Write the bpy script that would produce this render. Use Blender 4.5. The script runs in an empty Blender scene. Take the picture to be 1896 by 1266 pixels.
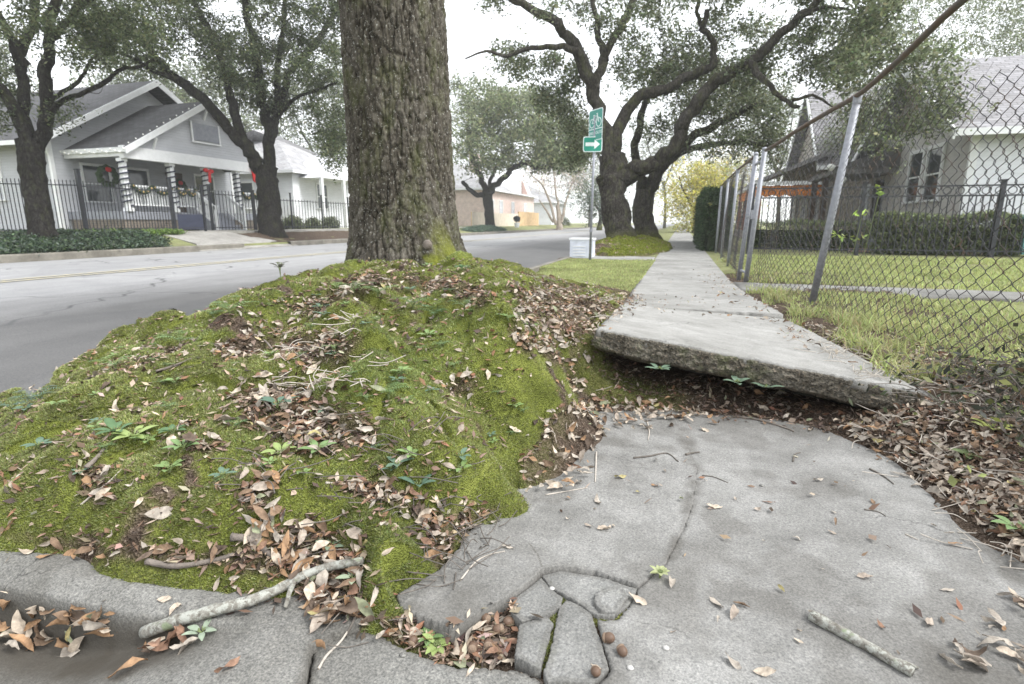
import bpy, bmesh, math, random
import numpy as np
from mathutils import Vector, Matrix

# ------------------------------------------------------------------ camera, world, sun, exposure
SC = bpy.context.scene
COL = SC.collection
F_PX = 1009.0
PITCH = math.atan(221 / 1009.0)
YAW = math.atan(314 / (1009 * math.cos(PITCH) + 221 * math.sin(PITCH)))
CAMH = 0.82
cam_d = bpy.data.cameras.new('camera')
cam = bpy.data.objects.new('camera', cam_d)
COL.objects.link(cam)
cam.location = (0, 0, CAMH)
cam.rotation_euler = (math.pi / 2 - PITCH, 0, YAW)
cam_d.sensor_width = 36.0
cam_d.lens = F_PX / 1896 * 36.0
cam_d.clip_start = 0.02
cam_d.clip_end = 2000
cam_d.dof.use_dof = True
cam_d.dof.focus_distance = 1.6
cam_d.dof.aperture_fstop = 6.3
SC.camera = cam

world = bpy.data.worlds.new('World')
SC.world = world
world.use_nodes = True
wn = world.node_tree
wn.nodes.clear()
sky = wn.nodes.new('ShaderNodeTexSky')
sky.sky_type = 'NISHITA'
sky.sun_disc = False
SUN_EL, SUN_AZ = math.radians(52), math.radians(95)     # azimuth clockwise from +Y
sky.sun_elevation = SUN_EL
sky.sun_rotation = SUN_AZ
sky.air_density = 1.0
sky.dust_density = 3.0
sky.ozone_density = 1.0
hsv = wn.nodes.new('ShaderNodeHueSaturation')
hsv.inputs['Saturation'].default_value = 0.16
bgn = wn.nodes.new('ShaderNodeBackground')
bgn.inputs['Strength'].default_value = 0.15
won = wn.nodes.new('ShaderNodeOutputWorld')
wn.links.new(sky.outputs[0], hsv.inputs['Color'])
ovc = wn.nodes.new('ShaderNodeMix'); ovc.data_type = 'RGBA'      # the cloud sheet: evens the clear sky out to a bright overcast one
ovc.inputs[0].default_value = 0.7
ovc.inputs[7].default_value = (4.9, 5.08, 5.35, 1)
wn.links.new(hsv.outputs[0], ovc.inputs[6])
wn.links.new(ovc.outputs[2], bgn.inputs['Color'])
wn.links.new(bgn.outputs[0], won.inputs['Surface'])

sun_d = bpy.data.lights.new('sun', 'SUN')
sun_d.energy = 1.5
sun_d.angle = math.radians(22)
sun_d.color = (1.0, 0.985, 0.96)
sun = bpy.data.objects.new('sun', sun_d)
COL.objects.link(sun)
_sd = Vector((math.sin(SUN_AZ) * math.cos(SUN_EL), math.cos(SUN_AZ) * math.cos(SUN_EL), math.sin(SUN_EL)))
sun.rotation_euler = _sd.to_track_quat('Z', 'Y').to_euler()

SC.view_settings.view_transform = 'Standard'
SC.view_settings.look = 'None'
SC.view_settings.gamma = 1.0
SC.view_settings.exposure = 1.45
SC.cycles.use_denoising = True
SC.cycles.max_bounces = 5
SC.cycles.diffuse_bounces = 3
SC.cycles.glossy_bounces = 2
SC.cycles.transmission_bounces = 3
SC.cycles.transparent_max_bounces = 6
SC.cycles.volume_bounces = 2

# ------------------------------------------------------------------ measuring helpers: photograph pixels to places on real surfaces
FW = np.array([-math.sin(YAW) * math.cos(PITCH), math.cos(YAW) * math.cos(PITCH), -math.sin(PITCH)])
RT = np.array([math.cos(YAW), math.sin(YAW), 0.0])
UP = np.cross(RT, FW)
EYE = np.array([0, 0, CAMH])
def ray(x, y):
    return FW * F_PX + RT * (x - 948) + UP * (633 - y)
def at_z(x, y, z=0.0):
    r = ray(x, y); return r * ((z - CAMH) / r[2]) + EYE
def at_y(x, y, Y):
    r = ray(x, y); return r * (Y / r[1]) + EYE
def at_x(x, y, X):
    r = ray(x, y); return r * (X / r[0]) + EYE
def at_d(x, y, d):
    return ray(x, y) / F_PX * d + EYE
def project(P):
    Q = np.asarray(P, float) - EYE
    d = np.maximum(Q @ FW, 1e-3)
    return 948 + F_PX * (Q @ RT) / d, 633 - F_PX * (Q @ UP) / d, d

rng = np.random.default_rng(7)
random.seed(7)

def _hash(ix, iy, iz, seed):
    h = (ix.astype(np.int64) * 374761393 + iy.astype(np.int64) * 668265263 + iz.astype(np.int64) * 2147483647 + seed * 1274126177) & 0xFFFFFFFF
    h = ((h ^ (h >> 13)) * 1274126177) & 0xFFFFFFFF
    h = (h ^ (h >> 16)) & 0xFFFFFFFF
    h = (h * 2246822519) & 0xFFFFFFFF
    h ^= h >> 15
    return (h & 0xFFFFFF) / float(0xFFFFFF)
def vnoise(x, y, z=None, seed=0):
    x = np.asarray(x, float); y = np.asarray(y, float)
    z = np.zeros_like(x) if z is None else np.asarray(z, float) + x * 0
    ix, iy, iz = np.floor(x), np.floor(y), np.floor(z)
    fx, fy, fz = x - ix, y - iy, z - iz
    ux, uy, uz = fx * fx * (3 - 2 * fx), fy * fy * (3 - 2 * fy), fz * fz * (3 - 2 * fz)
    def h(a, b, c): return _hash(ix + a, iy + b, iz + c, seed)
    x00 = h(0, 0, 0) * (1 - ux) + h(1, 0, 0) * ux
    x10 = h(0, 1, 0) * (1 - ux) + h(1, 1, 0) * ux
    x01 = h(0, 0, 1) * (1 - ux) + h(1, 0, 1) * ux
    x11 = h(0, 1, 1) * (1 - ux) + h(1, 1, 1) * ux
    return ((x00 * (1 - uy) + x10 * uy) * (1 - uz) + (x01 * (1 - uy) + x11 * uy) * uz) * 2 - 1
def fbm(x, y, z=None, seed=0, o=4, lac=2.1, g=0.5):
    s, a, f, n = 0, 1.0, 1.0, 0
    for k in range(o):
        s = s + a * vnoise(np.asarray(x) * f, np.asarray(y) * f, None if z is None else np.asarray(z) * f, seed + k * 17)
        n += a; a *= g; f *= lac
    return s / n
def voro(x, y, seed=0):
    """F1, F2 and the cell's random value in 2-D"""
    ix, iy = np.floor(x), np.floor(y)
    f1 = np.full(np.shape(x), 9.0); f2 = f1.copy(); cid = f1 * 0
    for a in (-1, 0, 1):
        for b in (-1, 0, 1):
            cx, cy = ix + a, iy + b
            px = cx + _hash(cx, cy, cx * 0, seed); py = cy + _hash(cx, cy, cx * 0, seed + 5)
            d = np.hypot(px - x, py - y)
            n = d < f1
            f2 = np.where(n, f1, np.minimum(f2, d))
            cid = np.where(n, _hash(cx, cy, cx * 0, seed + 9), cid)
            f1 = np.where(n, d, f1)
    return f1, f2, cid
def sstep(a, b, x):
    t = np.clip((x - a) / (b - a), 0, 1); return t * t * (3 - 2 * t)
def poly_sd(px, py, poly):
    """signed distance to a polygon, positive inside"""
    P = np.asarray(poly, float); n = len(P)
    px = np.asarray(px, float); py = np.asarray(py, float)
    d = np.full(px.shape, 1e9); ins = np.zeros(px.shape, bool)
    for i in range(n):
        ax, ay = P[i]; bx, by = P[(i + 1) % n]
        ex, ey = bx - ax, by - ay
        t = np.clip(((px - ax) * ex + (py - ay) * ey) / (ex * ex + ey * ey + 1e-12), 0, 1)
        d = np.minimum(d, np.hypot(px - ax - t * ex, py - ay - t * ey))
        c = ((ay > py) != (by > py)) & (px < (bx - ax) * (py - ay) / (by - ay + 1e-15) + ax)
        ins ^= c
    return np.where(ins, d, -d)
def line_d(px, py, pts):
    P = np.asarray(pts, float); d = np.full(np.shape(px), 1e9)
    for i in range(len(P) - 1):
        ax, ay = P[i]; bx, by = P[i + 1]; ex, ey = bx - ax, by - ay
        t = np.clip(((px - ax) * ex + (py - ay) * ey) / (ex * ex + ey * ey + 1e-12), 0, 1)
        d = np.minimum(d, np.hypot(px - ax - t * ex, py - ay - t * ey))
    return d

# ------------------------------------------------------------------ object helpers
def tag(o, label=None, cat=None, group=None, kind=None):
    if label: o['label'] = label
    if cat: o['category'] = cat
    if group: o['group'] = group
    if kind: o['kind'] = kind
    return o
def empty(name, loc, label, cat, group=None, rz=0.0):
    o = bpy.data.objects.new(name, None); COL.objects.link(o)
    o.location = loc; o.rotation_euler = (0, 0, rz); o.empty_display_size = 0.1
    return tag(o, label, cat, group)
def mesh_np(name, V, faces, mats, smooth=False, attrs=None, cols=None, matidx=None):
    me = bpy.data.meshes.new(name)
    V = np.asarray(V, np.float32)
    if not isinstance(faces, list): faces = [faces]
    faces = [np.asarray(f, np.int32) for f in faces if len(f)]
    nl = sum(f.size for f in faces); nf = sum(len(f) for f in faces)
    me.vertices.add(len(V)); me.vertices.foreach_set('co', V.ravel())
    me.loops.add(nl); me.polygons.add(nf)
    me.loops.foreach_set('vertex_index', np.concatenate([f.ravel() for f in faces]))
    tot = np.concatenate([np.full(len(f), f.shape[1], np.int32) for f in faces])
    st = np.concatenate([[0], np.cumsum(tot)[:-1]]).astype(np.int32)
    me.polygons.foreach_set('loop_start', st)
    try: me.polygons.foreach_set('loop_total', tot)
    except Exception: pass
    me.polygons.foreach_set('use_smooth', np.full(nf, bool(smooth)))
    if matidx is not None: me.polygons.foreach_set('material_index', np.asarray(matidx, np.int32))
    me.update(calc_edges=True)
    if attrs:
        for k, a in attrs.items():
            at = me.attributes.new(k, 'FLOAT', 'POINT'); at.data.foreach_set('value', np.asarray(a, np.float32))
    if cols is not None:
        c = np.ones((len(V), 4), np.float32); c[:, :3] = cols
        at = me.attributes.new('col', 'FLOAT_COLOR', 'POINT'); at.data.foreach_set('color', c.ravel())
    for m in (mats if isinstance(mats, (list, tuple)) else [mats]): me.materials.append(m)
    return me
def obj(name, me, parent=None, loc=None):
    o = bpy.data.objects.new(name, me); COL.objects.link(o)
    if parent is not None:
        o.parent = parent
        if loc is None:
            o.matrix_parent_inverse = (Matrix.Translation(parent.location) @ parent.rotation_euler.to_matrix().to_4x4()).inverted()
    if loc is not None: o.location = loc
    return o

class MB:
    """collects boxes, bars, prisms and tubes into one mesh"""
    def __init__(s): s.V = []; s.F = {3: [], 4: []}; s.n = 0; s.big = []
    def add(s, V, F):
        V = np.asarray(V, float); s.V.append(V)
        for f in F:
            f = [int(i) + s.n for i in f]
            if len(f) in (3, 4): s.F[len(f)].append(f)
            else: s.big.append(f)
        s.n += len(V)
    def box(s, c, d, rz=0.0, R=None):
        x, y, z = [k / 2 for k in d]
        V = np.array([[a, b, e] for a in (-x, x) for b in (-y, y) for e in (-z, z)])
        if rz:
            cc, ss = math.cos(rz), math.sin(rz); V = V @ np.array([[cc, ss, 0], [-ss, cc, 0], [0, 0, 1]])
        if R is not None: V = V @ np.asarray(R).T
        s.add(V + np.asarray(c), [(0, 1, 3, 2), (4, 6, 7, 5), (0, 4, 5, 1), (2, 3, 7, 6), (0, 2, 6, 4), (1, 5, 7, 3)])
        return s
    def span(s, a, b):
        a = np.asarray(a, float); b = np.asarray(b, float)
        return s.box((a + b) / 2, np.abs(b - a))
    def bar(s, a, b, w, h=None, upv=(0, 0, 1)):
        a = np.asarray(a, float); b = np.asarray(b, float); h = h or w
        d = b - a; L = np.linalg.norm(d); d = d / L
        u = np.asarray(upv, float)
        if abs(d @ u) > 0.98: u = np.array([1.0, 0, 0])
        x = np.cross(u, d); x /= np.linalg.norm(x); y = np.cross(d, x)
        R = np.stack([x, y, d], 1)
        return s.box((a + b) / 2, (w, h, L), R=R)
    def tube(s, pts, r, n=8, cap=True):
        V, F = tube_vf(pts, r, n); s.add(V, F)
        if cap:
            k = len(V); s.big.append([s.n - k + i for i in range(n)][::-1]); s.big.append([s.n - n + i for i in range(n)])
        return s
    def prism(s, poly, d):
        """poly: 3-D loop, extruded by vector d"""
        P = np.asarray(poly, float); n = len(P)
        V = np.vstack([P, P + np.asarray(d, float)])
        F = [(i, (i + 1) % n, n + (i + 1) % n, n + i) for i in range(n)]
        F += [list(range(n))[::-1], [n + i for i in range(n)]]
        s.add(V, F); return s
    def ball(s, c, r, nu=10, nv=7):
        V = []; F = []
        r = np.asarray(r, float) * np.ones(3)
        for j in range(nv + 1):
            t = math.pi * j / nv
            for i in range(nu):
                p = 2 * math.pi * i / nu
                V.append((math.sin(t) * math.cos(p), math.sin(t) * math.sin(p), math.cos(t)))
        for j in range(nv):
            for i in range(nu):
                F.append((j * nu + i, (j + 1) * nu + i, (j + 1) * nu + (i + 1) % nu, j * nu + (i + 1) % nu))
        s.add(np.array(V) * r + np.asarray(c), F); return s
    def build(s, name, mat, parent=None, smooth=False, kind=None, label=None, cat=None, group=None):
        V = np.vstack(s.V)
        me = bpy.data.meshes.new(name)
        me.from_pydata(V.tolist(), [], s.F[3] + s.F[4] + s.big)
        me.polygons.foreach_set('use_smooth', [smooth] * len(me.polygons)); me.update()
        me.materials.append(mat)
        return tag(obj(name, me, parent), label, cat, group, kind)

def tube_vf(pts, r, n=8, wob=0.0, seed=0):
    P = np.asarray(pts, float); m = len(P)
    r = np.asarray(r, float) * np.ones(m)
    T = np.gradient(P, axis=0); T /= np.linalg.norm(T, axis=1)[:, None] + 1e-9
    u = np.array([0.0, 0, 1]) if abs(T[0][2]) < 0.9 else np.array([1.0, 0, 0])
    x = np.cross(u, T[0]); x /= np.linalg.norm(x)
    V = []
    ang = np.linspace(0, 2 * math.pi, n, endpoint=False)
    for i in range(m):
        x = x - T[i] * (x @ T[i]); x /= np.linalg.norm(x) + 1e-9
        y = np.cross(T[i], x)
        rr = r[i]
        if wob: rr = rr * (1 + wob * fbm(np.cos(ang) * 1.3 + seed, np.sin(ang) * 1.3, np.full(n, i * 0.45), seed=seed, o=2))
        V.append(P[i] + np.cos(ang)[:, None] * x * (rr if np.ndim(rr) == 0 else rr[:, None]) + np.sin(ang)[:, None] * y * (rr if np.ndim(rr) == 0 else rr[:, None]))
    V = np.vstack(V)
    i, j = np.meshgrid(np.arange(m - 1), np.arange(n), indexing='ij')
    a = i * n + j; b = i * n + (j + 1) % n
    return V, np.stack([a, b, b + n, a + n], -1).reshape(-1, 4)
def catmull(P, k=6):
    P = np.asarray(P, float)
    Q = np.vstack([2 * P[0] - P[1], P, 2 * P[-1] - P[-2]]); out = []
    for i in range(1, len(Q) - 2):
        for t in np.linspace(0, 1, k, endpoint=False):
            p0, p1, p2, p3 = Q[i - 1], Q[i], Q[i + 1], Q[i + 2]
            out.append(0.5 * (2 * p1 + (p2 - p0) * t + (2 * p0 - 5 * p1 + 4 * p2 - p3) * t * t + (3 * p1 - p0 - 3 * p2 + p3) * t ** 3))
    out.append(P[-1]); return np.array(out)

# ------------------------------------------------------------------ materials
MATS = {}
def newmat(name):
    m = bpy.data.materials.new(name); m.use_nodes = True
    nt = m.node_tree; b = nt.nodes['Principled BSDF']; MATS[name] = m
    b.inputs['Specular IOR Level'].default_value = 0.3
    return m, nt, b
def N(nt, t, **kw):
    n = nt.nodes.new(t)
    for k, v in kw.items():
        if k.startswith('_'): setattr(n, k[1:], v)
        else: n.inputs[k.replace('_', ' ')].default_value = v
    return n
def ramp(nt, fac, stops):
    r = nt.nodes.new('ShaderNodeValToRGB'); e = r.color_ramp.elements
    while len(e) < len(stops): e.new(0.5)
    for q, (p, c) in zip(e, stops): q.position = p; q.color = (*c, 1)
    nt.links.new(fac, r.inputs[0]); return r.outputs[0]
def mixc(nt, f, a, b, mode='MIX'):
    m = nt.nodes.new('ShaderNodeMix'); m.data_type = 'RGBA'; m.blend_type = mode
    for s, v in ((0, f), (6, a), (7, b)):
        if hasattr(v, 'links') or hasattr(v, 'is_output'): nt.links.new(v, m.inputs[s])
        elif isinstance(v, tuple): m.inputs[s].default_value = (*v, 1)
        else: m.inputs[s].default_value = v
    return m.outputs[2]
def coord(nt, scale=(1, 1, 1), kind='Object'):
    tc = nt.nodes.new('ShaderNodeTexCoord'); mp = nt.nodes.new('ShaderNodeMapping')
    mp.inputs['Scale'].default_value = scale
    nt.links.new(tc.outputs[kind], mp.inputs[0]); return mp.outputs[0]
def noise(nt, vec, scale, detail=4, rough=0.55, dist=0.0):
    n = N(nt, 'ShaderNodeTexNoise', Scale=scale, Detail=detail, Roughness=rough, Distortion=dist)
    nt.links.new(vec, n.inputs['Vector']); return n.outputs[0]
def bump(nt, b, h, strength=0.5, dist=0.01):
    bn = N(nt, 'ShaderNodeBump', Strength=strength, Distance=dist)
    nt.links.new(h, bn.inputs['Height']); nt.links.new(bn.outputs[0], b.inputs['Normal']); return bn
def simple(name, c, rough=0.7, metal=0.0, var=0.12, scale=6.0, bs=0.2, bd=0.004, spec=0.3):
    m, nt, b = newmat(name)
    v = coord(nt); n = noise(nt, v, scale, 5)
    nt.links.new(ramp(nt, n, [(0.3, tuple(k * (1 - var) for k in c)), (0.7, tuple(min(1, k * (1 + var)) for k in c))]), b.inputs['Base Color'])
    b.inputs['Roughness'].default_value = rough; b.inputs['Metallic'].default_value = metal
    b.inputs['Specular IOR Level'].default_value = spec
    if bs: bump(nt, b, noise(nt, v, scale * 6, 4), bs, bd)
    return m
def attr_mat(name, rough=0.6, trans=0.0, spec=0.25, satn=None):
    """colour comes from each leaf's or blade's own colour attribute"""
    m, nt, b = newmat(name)
    a = nt.nodes.new('ShaderNodeAttribute'); a.attribute_name = 'col'
    nt.links.new(a.outputs['Color'], b.inputs['Base Color'])
    b.inputs['Roughness'].default_value = rough; b.inputs['Specular IOR Level'].default_value = spec
    if trans:
        t = nt.nodes.new('ShaderNodeBsdfTranslucent'); nt.links.new(a.outputs['Color'], t.inputs[0])
        mx = nt.nodes.new('ShaderNodeMixShader'); mx.inputs[0].default_value = trans
        out = nt.nodes['Material Output']
        nt.links.new(b.outputs[0], mx.inputs[1]); nt.links.new(t.outputs[0], mx.inputs[2]); nt.links.new(mx.outputs[0], out.inputs[0])
    return m

def concrete(name, base, dark, spots=0.5, stain=0.5, scale=1.0, lichen=0.0):
    m, nt, b = newmat(name)
    v = coord(nt)
    big = noise(nt, v, 1.6 * scale, 5, 0.6)
    c = ramp(nt, big, [(0.36, dark), (0.5, tuple(.6 * a + .4 * d for a, d in zip(base, dark))), (0.62, base)])
    med = noise(nt, v, 9 * scale, 6, 0.65)
    c = mixc(nt, stain, c, ramp(nt, med, [(0.3, (0.55, 0.55, 0.53)), (0.7, (1.2, 1.2, 1.2))]), 'MULTIPLY')
    fine = noise(nt, v, 150, 3, 0.7)
    c = mixc(nt, spots, c, ramp(nt, fine, [(0.3, (0.5, 0.5, 0.5)), (0.5, (1.0, 1.0, 1.0)), (0.68, (1.45, 1.42, 1.38))]), 'MULTIPLY')
    f2 = noise(nt, v, 230, 3, 0.7)
    c = mixc(nt, spots, c, ramp(nt, f2, [(0.35, (0.45, 0.45, 0.45)), (0.65, (1.5, 1.49, 1.45))]), 'MULTIPLY')
    wv = nt.nodes.new('ShaderNodeTexNoise'); wv.inputs['Scale'].default_value = 5.0; wv.inputs['Detail'].default_value = 6.0; nt.links.new(v, wv.inputs['Vector'])
    ws = nt.nodes.new('ShaderNodeVectorMath'); ws.operation = 'MULTIPLY_ADD'; ws.inputs[1].default_value = (.35, .35, .35); nt.links.new(wv.outputs['Color'], ws.inputs[0]); nt.links.new(v, ws.inputs[2])
    cv = N(nt, 'ShaderNodeTexVoronoi', Scale=1.5); cv.feature = 'DISTANCE_TO_EDGE'; nt.links.new(ws.outputs[0], cv.inputs['Vector'])
    hl = mixc(nt, 1.0, ramp(nt, cv.outputs['Distance'], [(0.0, (.9, .9, .9)), (0.0022, (.5, .5, .5)), (0.0045, (0, 0, 0))]), ramp(nt, noise(nt, v, 1.9, 3), [(.50, (0, 0, 0)), (.58, (1, 1, 1))]), 'MULTIPLY')
    c = mixc(nt, hl, c, tuple(k * 0.3 for k in dark))
    vo = N(nt, 'ShaderNodeTexVoronoi', Scale=60.0); nt.links.new(v, vo.inputs['Vector'])
    sp = ramp(nt, vo.outputs['Distance'], [(0.10, (1, 1, 1)), (0.16, (0, 0, 0))])
    pick = ramp(nt, noise(nt, v, 24, 2), [(0.56, (0, 0, 0)), (0.62, (1, 1, 1))])
    mk = mixc(nt, 1.0, sp, pick, 'MULTIPLY')
    sf = nt.nodes.new('ShaderNodeMath'); sf.operation = 'MULTIPLY'; sf.inputs[1].default_value = 0.7
    nt.links.new(mk, sf.inputs[0])
    c = mixc(nt, sf.outputs[0], c, tuple(k * 0.35 for k in dark))
    if lichen:
        lf = ramp(nt, noise(nt, v, 3.1, 6, 0.7), [(0.56, (0, 0, 0)), (0.7, (1, 1, 1))])
        lm = nt.nodes.new('ShaderNodeMath'); lm.operation = 'MULTIPLY'; lm.inputs[1].default_value = lichen
        nt.links.new(lf, lm.inputs[0])
        c = mixc(nt, lm.outputs[0], c, (0.13, 0.15, 0.07))
    at = nt.nodes.new('ShaderNodeAttribute'); at.attribute_name = 'dirt'
    c = mixc(nt, at.outputs['Fac'], c, (0.055, 0.048, 0.038))
    nt.links.new(c, b.inputs['Base Color'])
    b.inputs['Roughness'].default_value = 0.85
    h = N(nt, 'ShaderNodeMath', _operation='ADD')
    nt.links.new(fine, h.inputs[0]); nt.links.new(med, h.inputs[1])
    bump(nt, b, h.outputs[0], 0.55, 0.0035)
    return m

M_panel = concrete('sidewalk concrete', (0.262, 0.26, 0.252), (0.165, 0.162, 0.155), lichen=0.0)
M_frag = concrete('weathered dark concrete', (0.228, 0.228, 0.221), (0.14, 0.139, 0.133), spots=0.5, lichen=0.3)
M_raised = concrete('pale sidewalk concrete', (0.30, 0.297, 0.285), (0.215, 0.212, 0.20))
M_kerb = concrete('kerb concrete', (0.215, 0.213, 0.203), (0.125, 0.122, 0.114), spots=0.7)
M_far_conc = concrete('old kerb concrete', (0.23, 0.215, 0.185), (0.14, 0.13, 0.11))
M_drive = concrete('driveway concrete', (0.34, 0.33, 0.31), (0.25, 0.24, 0.225))

def mat_edge():
    m, nt, b = newmat('broken concrete edge')
    v = coord(nt)
    vo = N(nt, 'ShaderNodeTexVoronoi', Scale=120.0); nt.links.new(v, vo.inputs['Vector'])
    vr = N(nt, 'ShaderNodeTexVoronoi', Scale=120.0); nt.links.new(v, vr.inputs['Vector'])
    c = ramp(nt, vr.outputs['Color'], [(0.1, (0.05, 0.045, 0.037)), (0.45, (0.12, 0.11, 0.093)), (0.75, (0.17, 0.152, 0.125)), (0.95, (0.25, 0.21, 0.17))])
    n = noise(nt, v, 12, 5, 0.6)
    c = mixc(nt, 0.7, c, ramp(nt, n, [(0.35, (0.45, 0.42, 0.36)), (0.65, (1.1, 1.1, 1.05))]), 'MULTIPLY')
    g = ramp(nt, noise(nt, v, 6, 5, 0.7), [(0.52, (0, 0, 0)), (0.68, (0.8, 0.8, 0.8))])
    c = mixc(nt, g, c, (0.075, 0.09, 0.03))
    nt.links.new(c, b.inputs['Base Color']); b.inputs['Roughness'].default_value = 0.95
    bump(nt, b, vo.outputs['Distance'], 0.7, 0.008)
    return m
M_edge = mat_edge()

def mat_asphalt():
    m, nt, b = newmat('worn asphalt')
    v = coord(nt); sx = nt.nodes.new('ShaderNodeSeparateXYZ')
    tc = nt.nodes.new('ShaderNodeTexCoord'); nt.links.new(tc.outputs['Object'], sx.inputs[0])
    st = noise(nt, coord(nt, (1, 0.18, 1)), 0.9, 5, 0.6)
    add = N(nt, 'ShaderNodeMath', _operation='MULTIPLY_ADD'); nt.links.new(st, add.inputs[0]); add.inputs[1].default_value = 2.4
    nt.links.new(sx.outputs[0], add.inputs[2])
    mr = N(nt, 'ShaderNodeMapRange'); mr.inputs[1].default_value = -6.4; mr.inputs[2].default_value = -4.2
    nt.links.new(add.outputs[0], mr.inputs[0])
    c = mixc(nt, mr.outputs[0], (0.268, 0.266, 0.265), (0.097, 0.095, 0.092))
    med = noise(nt, v, 1.7, 5, 0.6)
    c = mixc(nt, 0.6, c, ramp(nt, med, [(0.3, (0.75, 0.75, 0.76)), (0.7, (1.15, 1.15, 1.15))]), 'MULTIPLY')
    fine = noise(nt, v, 90, 3, 0.75)
    c = mixc(nt, 0.75, c, ramp(nt, fine, [(0.32, (0.5, 0.5, 0.5)), (0.66, (1.5, 1.5, 1.5))]), 'MULTIPLY')
    pt = N(nt, 'ShaderNodeTexVoronoi', Scale=0.33); nt.links.new(coord(nt, (1, .45, 1)), pt.inputs['Vector'])
    c = mixc(nt, .55, c, ramp(nt, pt.outputs['Color'], [(.2, (.82, .82, .83)), (.5, (1, 1, 1)), (.85, (1.14, 1.13, 1.12))]), 'MULTIPLY')
    c = mixc(nt, .5, c, ramp(nt, noise(nt, coord(nt, (1, .12, 1)), 3.0, 4, .7), [(.35, (.8, .8, .8)), (.6, (1.08, 1.08, 1.08))]), 'MULTIPLY')
    # tar-filled and open cracks
    wv = noise(nt, v, 1.1, 4, 0.6)
    vv = nt.nodes.new('ShaderNodeVectorMath'); vv.operation = 'ADD'
    nt.links.new(v, vv.inputs[0])
    w3 = nt.nodes.new('ShaderNodeTexNoise'); w3.inputs['Scale'].default_value = 1.5; nt.links.new(v, w3.inputs['Vector'])
    nt.links.new(w3.outputs['Color'], vv.inputs[1])
    vo = N(nt, 'ShaderNodeTexVoronoi', Scale=0.42); vo.feature = 'DISTANCE_TO_EDGE'; nt.links.new(vv.outputs[0], vo.inputs['Vector'])
    ck = ramp(nt, vo.outputs['Distance'], [(0.0, (1, 1, 1)), (0.006, (0.8, 0.8, 0.8)), (0.011, (0, 0, 0))])
    pk = ramp(nt, noise(nt, v, 0.35, 2), [(0.48, (0, 0, 0)), (0.56, (1, 1, 1))])
    ck = mixc(nt, 1.0, ck, pk, 'MULTIPLY')
    c = mixc(nt, ck, c, (0.05, 0.05, 0.05))
    nt.links.new(c, b.inputs['Base Color'])
    b.inputs['Roughness'].default_value = 0.62; b.inputs['Specular IOR Level'].default_value = 0.45
    bump(nt, b, fine, 0.5, 0.004)
    return m
M_road = mat_asphalt()

def mat_yellow():
    m, nt, b = newmat('worn yellow road paint')
    v = coord(nt); n = noise(nt, v, 14, 5, 0.7)
    nt.links.new(ramp(nt, n, [(0.42, (0.34, 0.335, 0.31)), (0.60, (0.52, 0.45, 0.27))]), b.inputs['Base Color'])
    b.inputs['Roughness'].default_value = 0.7
    return m
M_yellow = mat_yellow()

def mat_soil():
    """bare earth, litter crumbs and moss skin of the mound; the moss attribute says where moss grows"""
    m, nt, b = newmat('earth with moss')
    v = coord(nt)
    n = noise(nt, v, 34, 6, 0.75)
    vo = N(nt, 'ShaderNodeTexVoronoi', Scale=210.0); nt.links.new(v, vo.inputs['Vector'])
    e = ramp(nt, vo.outputs['Color'], [(0.1, (0.05, 0.037, 0.028)), (0.5, (0.10, 0.077, 0.06)), (0.8, (0.17, 0.135, 0.11)), (1.0, (0.27, 0.22, 0.18))])
    e = mixc(nt, 0.75, e, ramp(nt, n, [(0.35, (0.4, 0.38, 0.36)), (0.65, (1.15, 1.1, 1.05))]), 'MULTIPLY')
    g = ramp(nt, noise(nt, v, 7, 5, 0.65), [(0.3, (0.10, 0.115, 0.03)), (0.55, (0.18, 0.205, 0.05)), (0.75, (0.26, 0.28, 0.08))])
    g = mixc(nt, 0.7, g, ramp(nt, noise(nt, v, 160, 3, 0.7), [(0.3, (0.45, 0.45, 0.4)), (0.7, (1.3, 1.3, 1.2))]), 'MULTIPLY')
    at = nt.nodes.new('ShaderNodeAttribute'); at.attribute_name = 'moss'
    nt.links.new(mixc(nt, at.outputs['Fac'], e, g), b.inputs['Base Color'])
    b.inputs['Roughness'].default_value = 1.0; b.inputs['Specular IOR Level'].default_value = 0.05
    h = N(nt, 'ShaderNodeMath', _operation='ADD'); nt.links.new(n, h.inputs[0]); nt.links.new(vo.outputs['Distance'], h.inputs[1])
    bump(nt, b, h.outputs[0], 0.8, 0.01)
    return m
M_soil = mat_soil()

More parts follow.
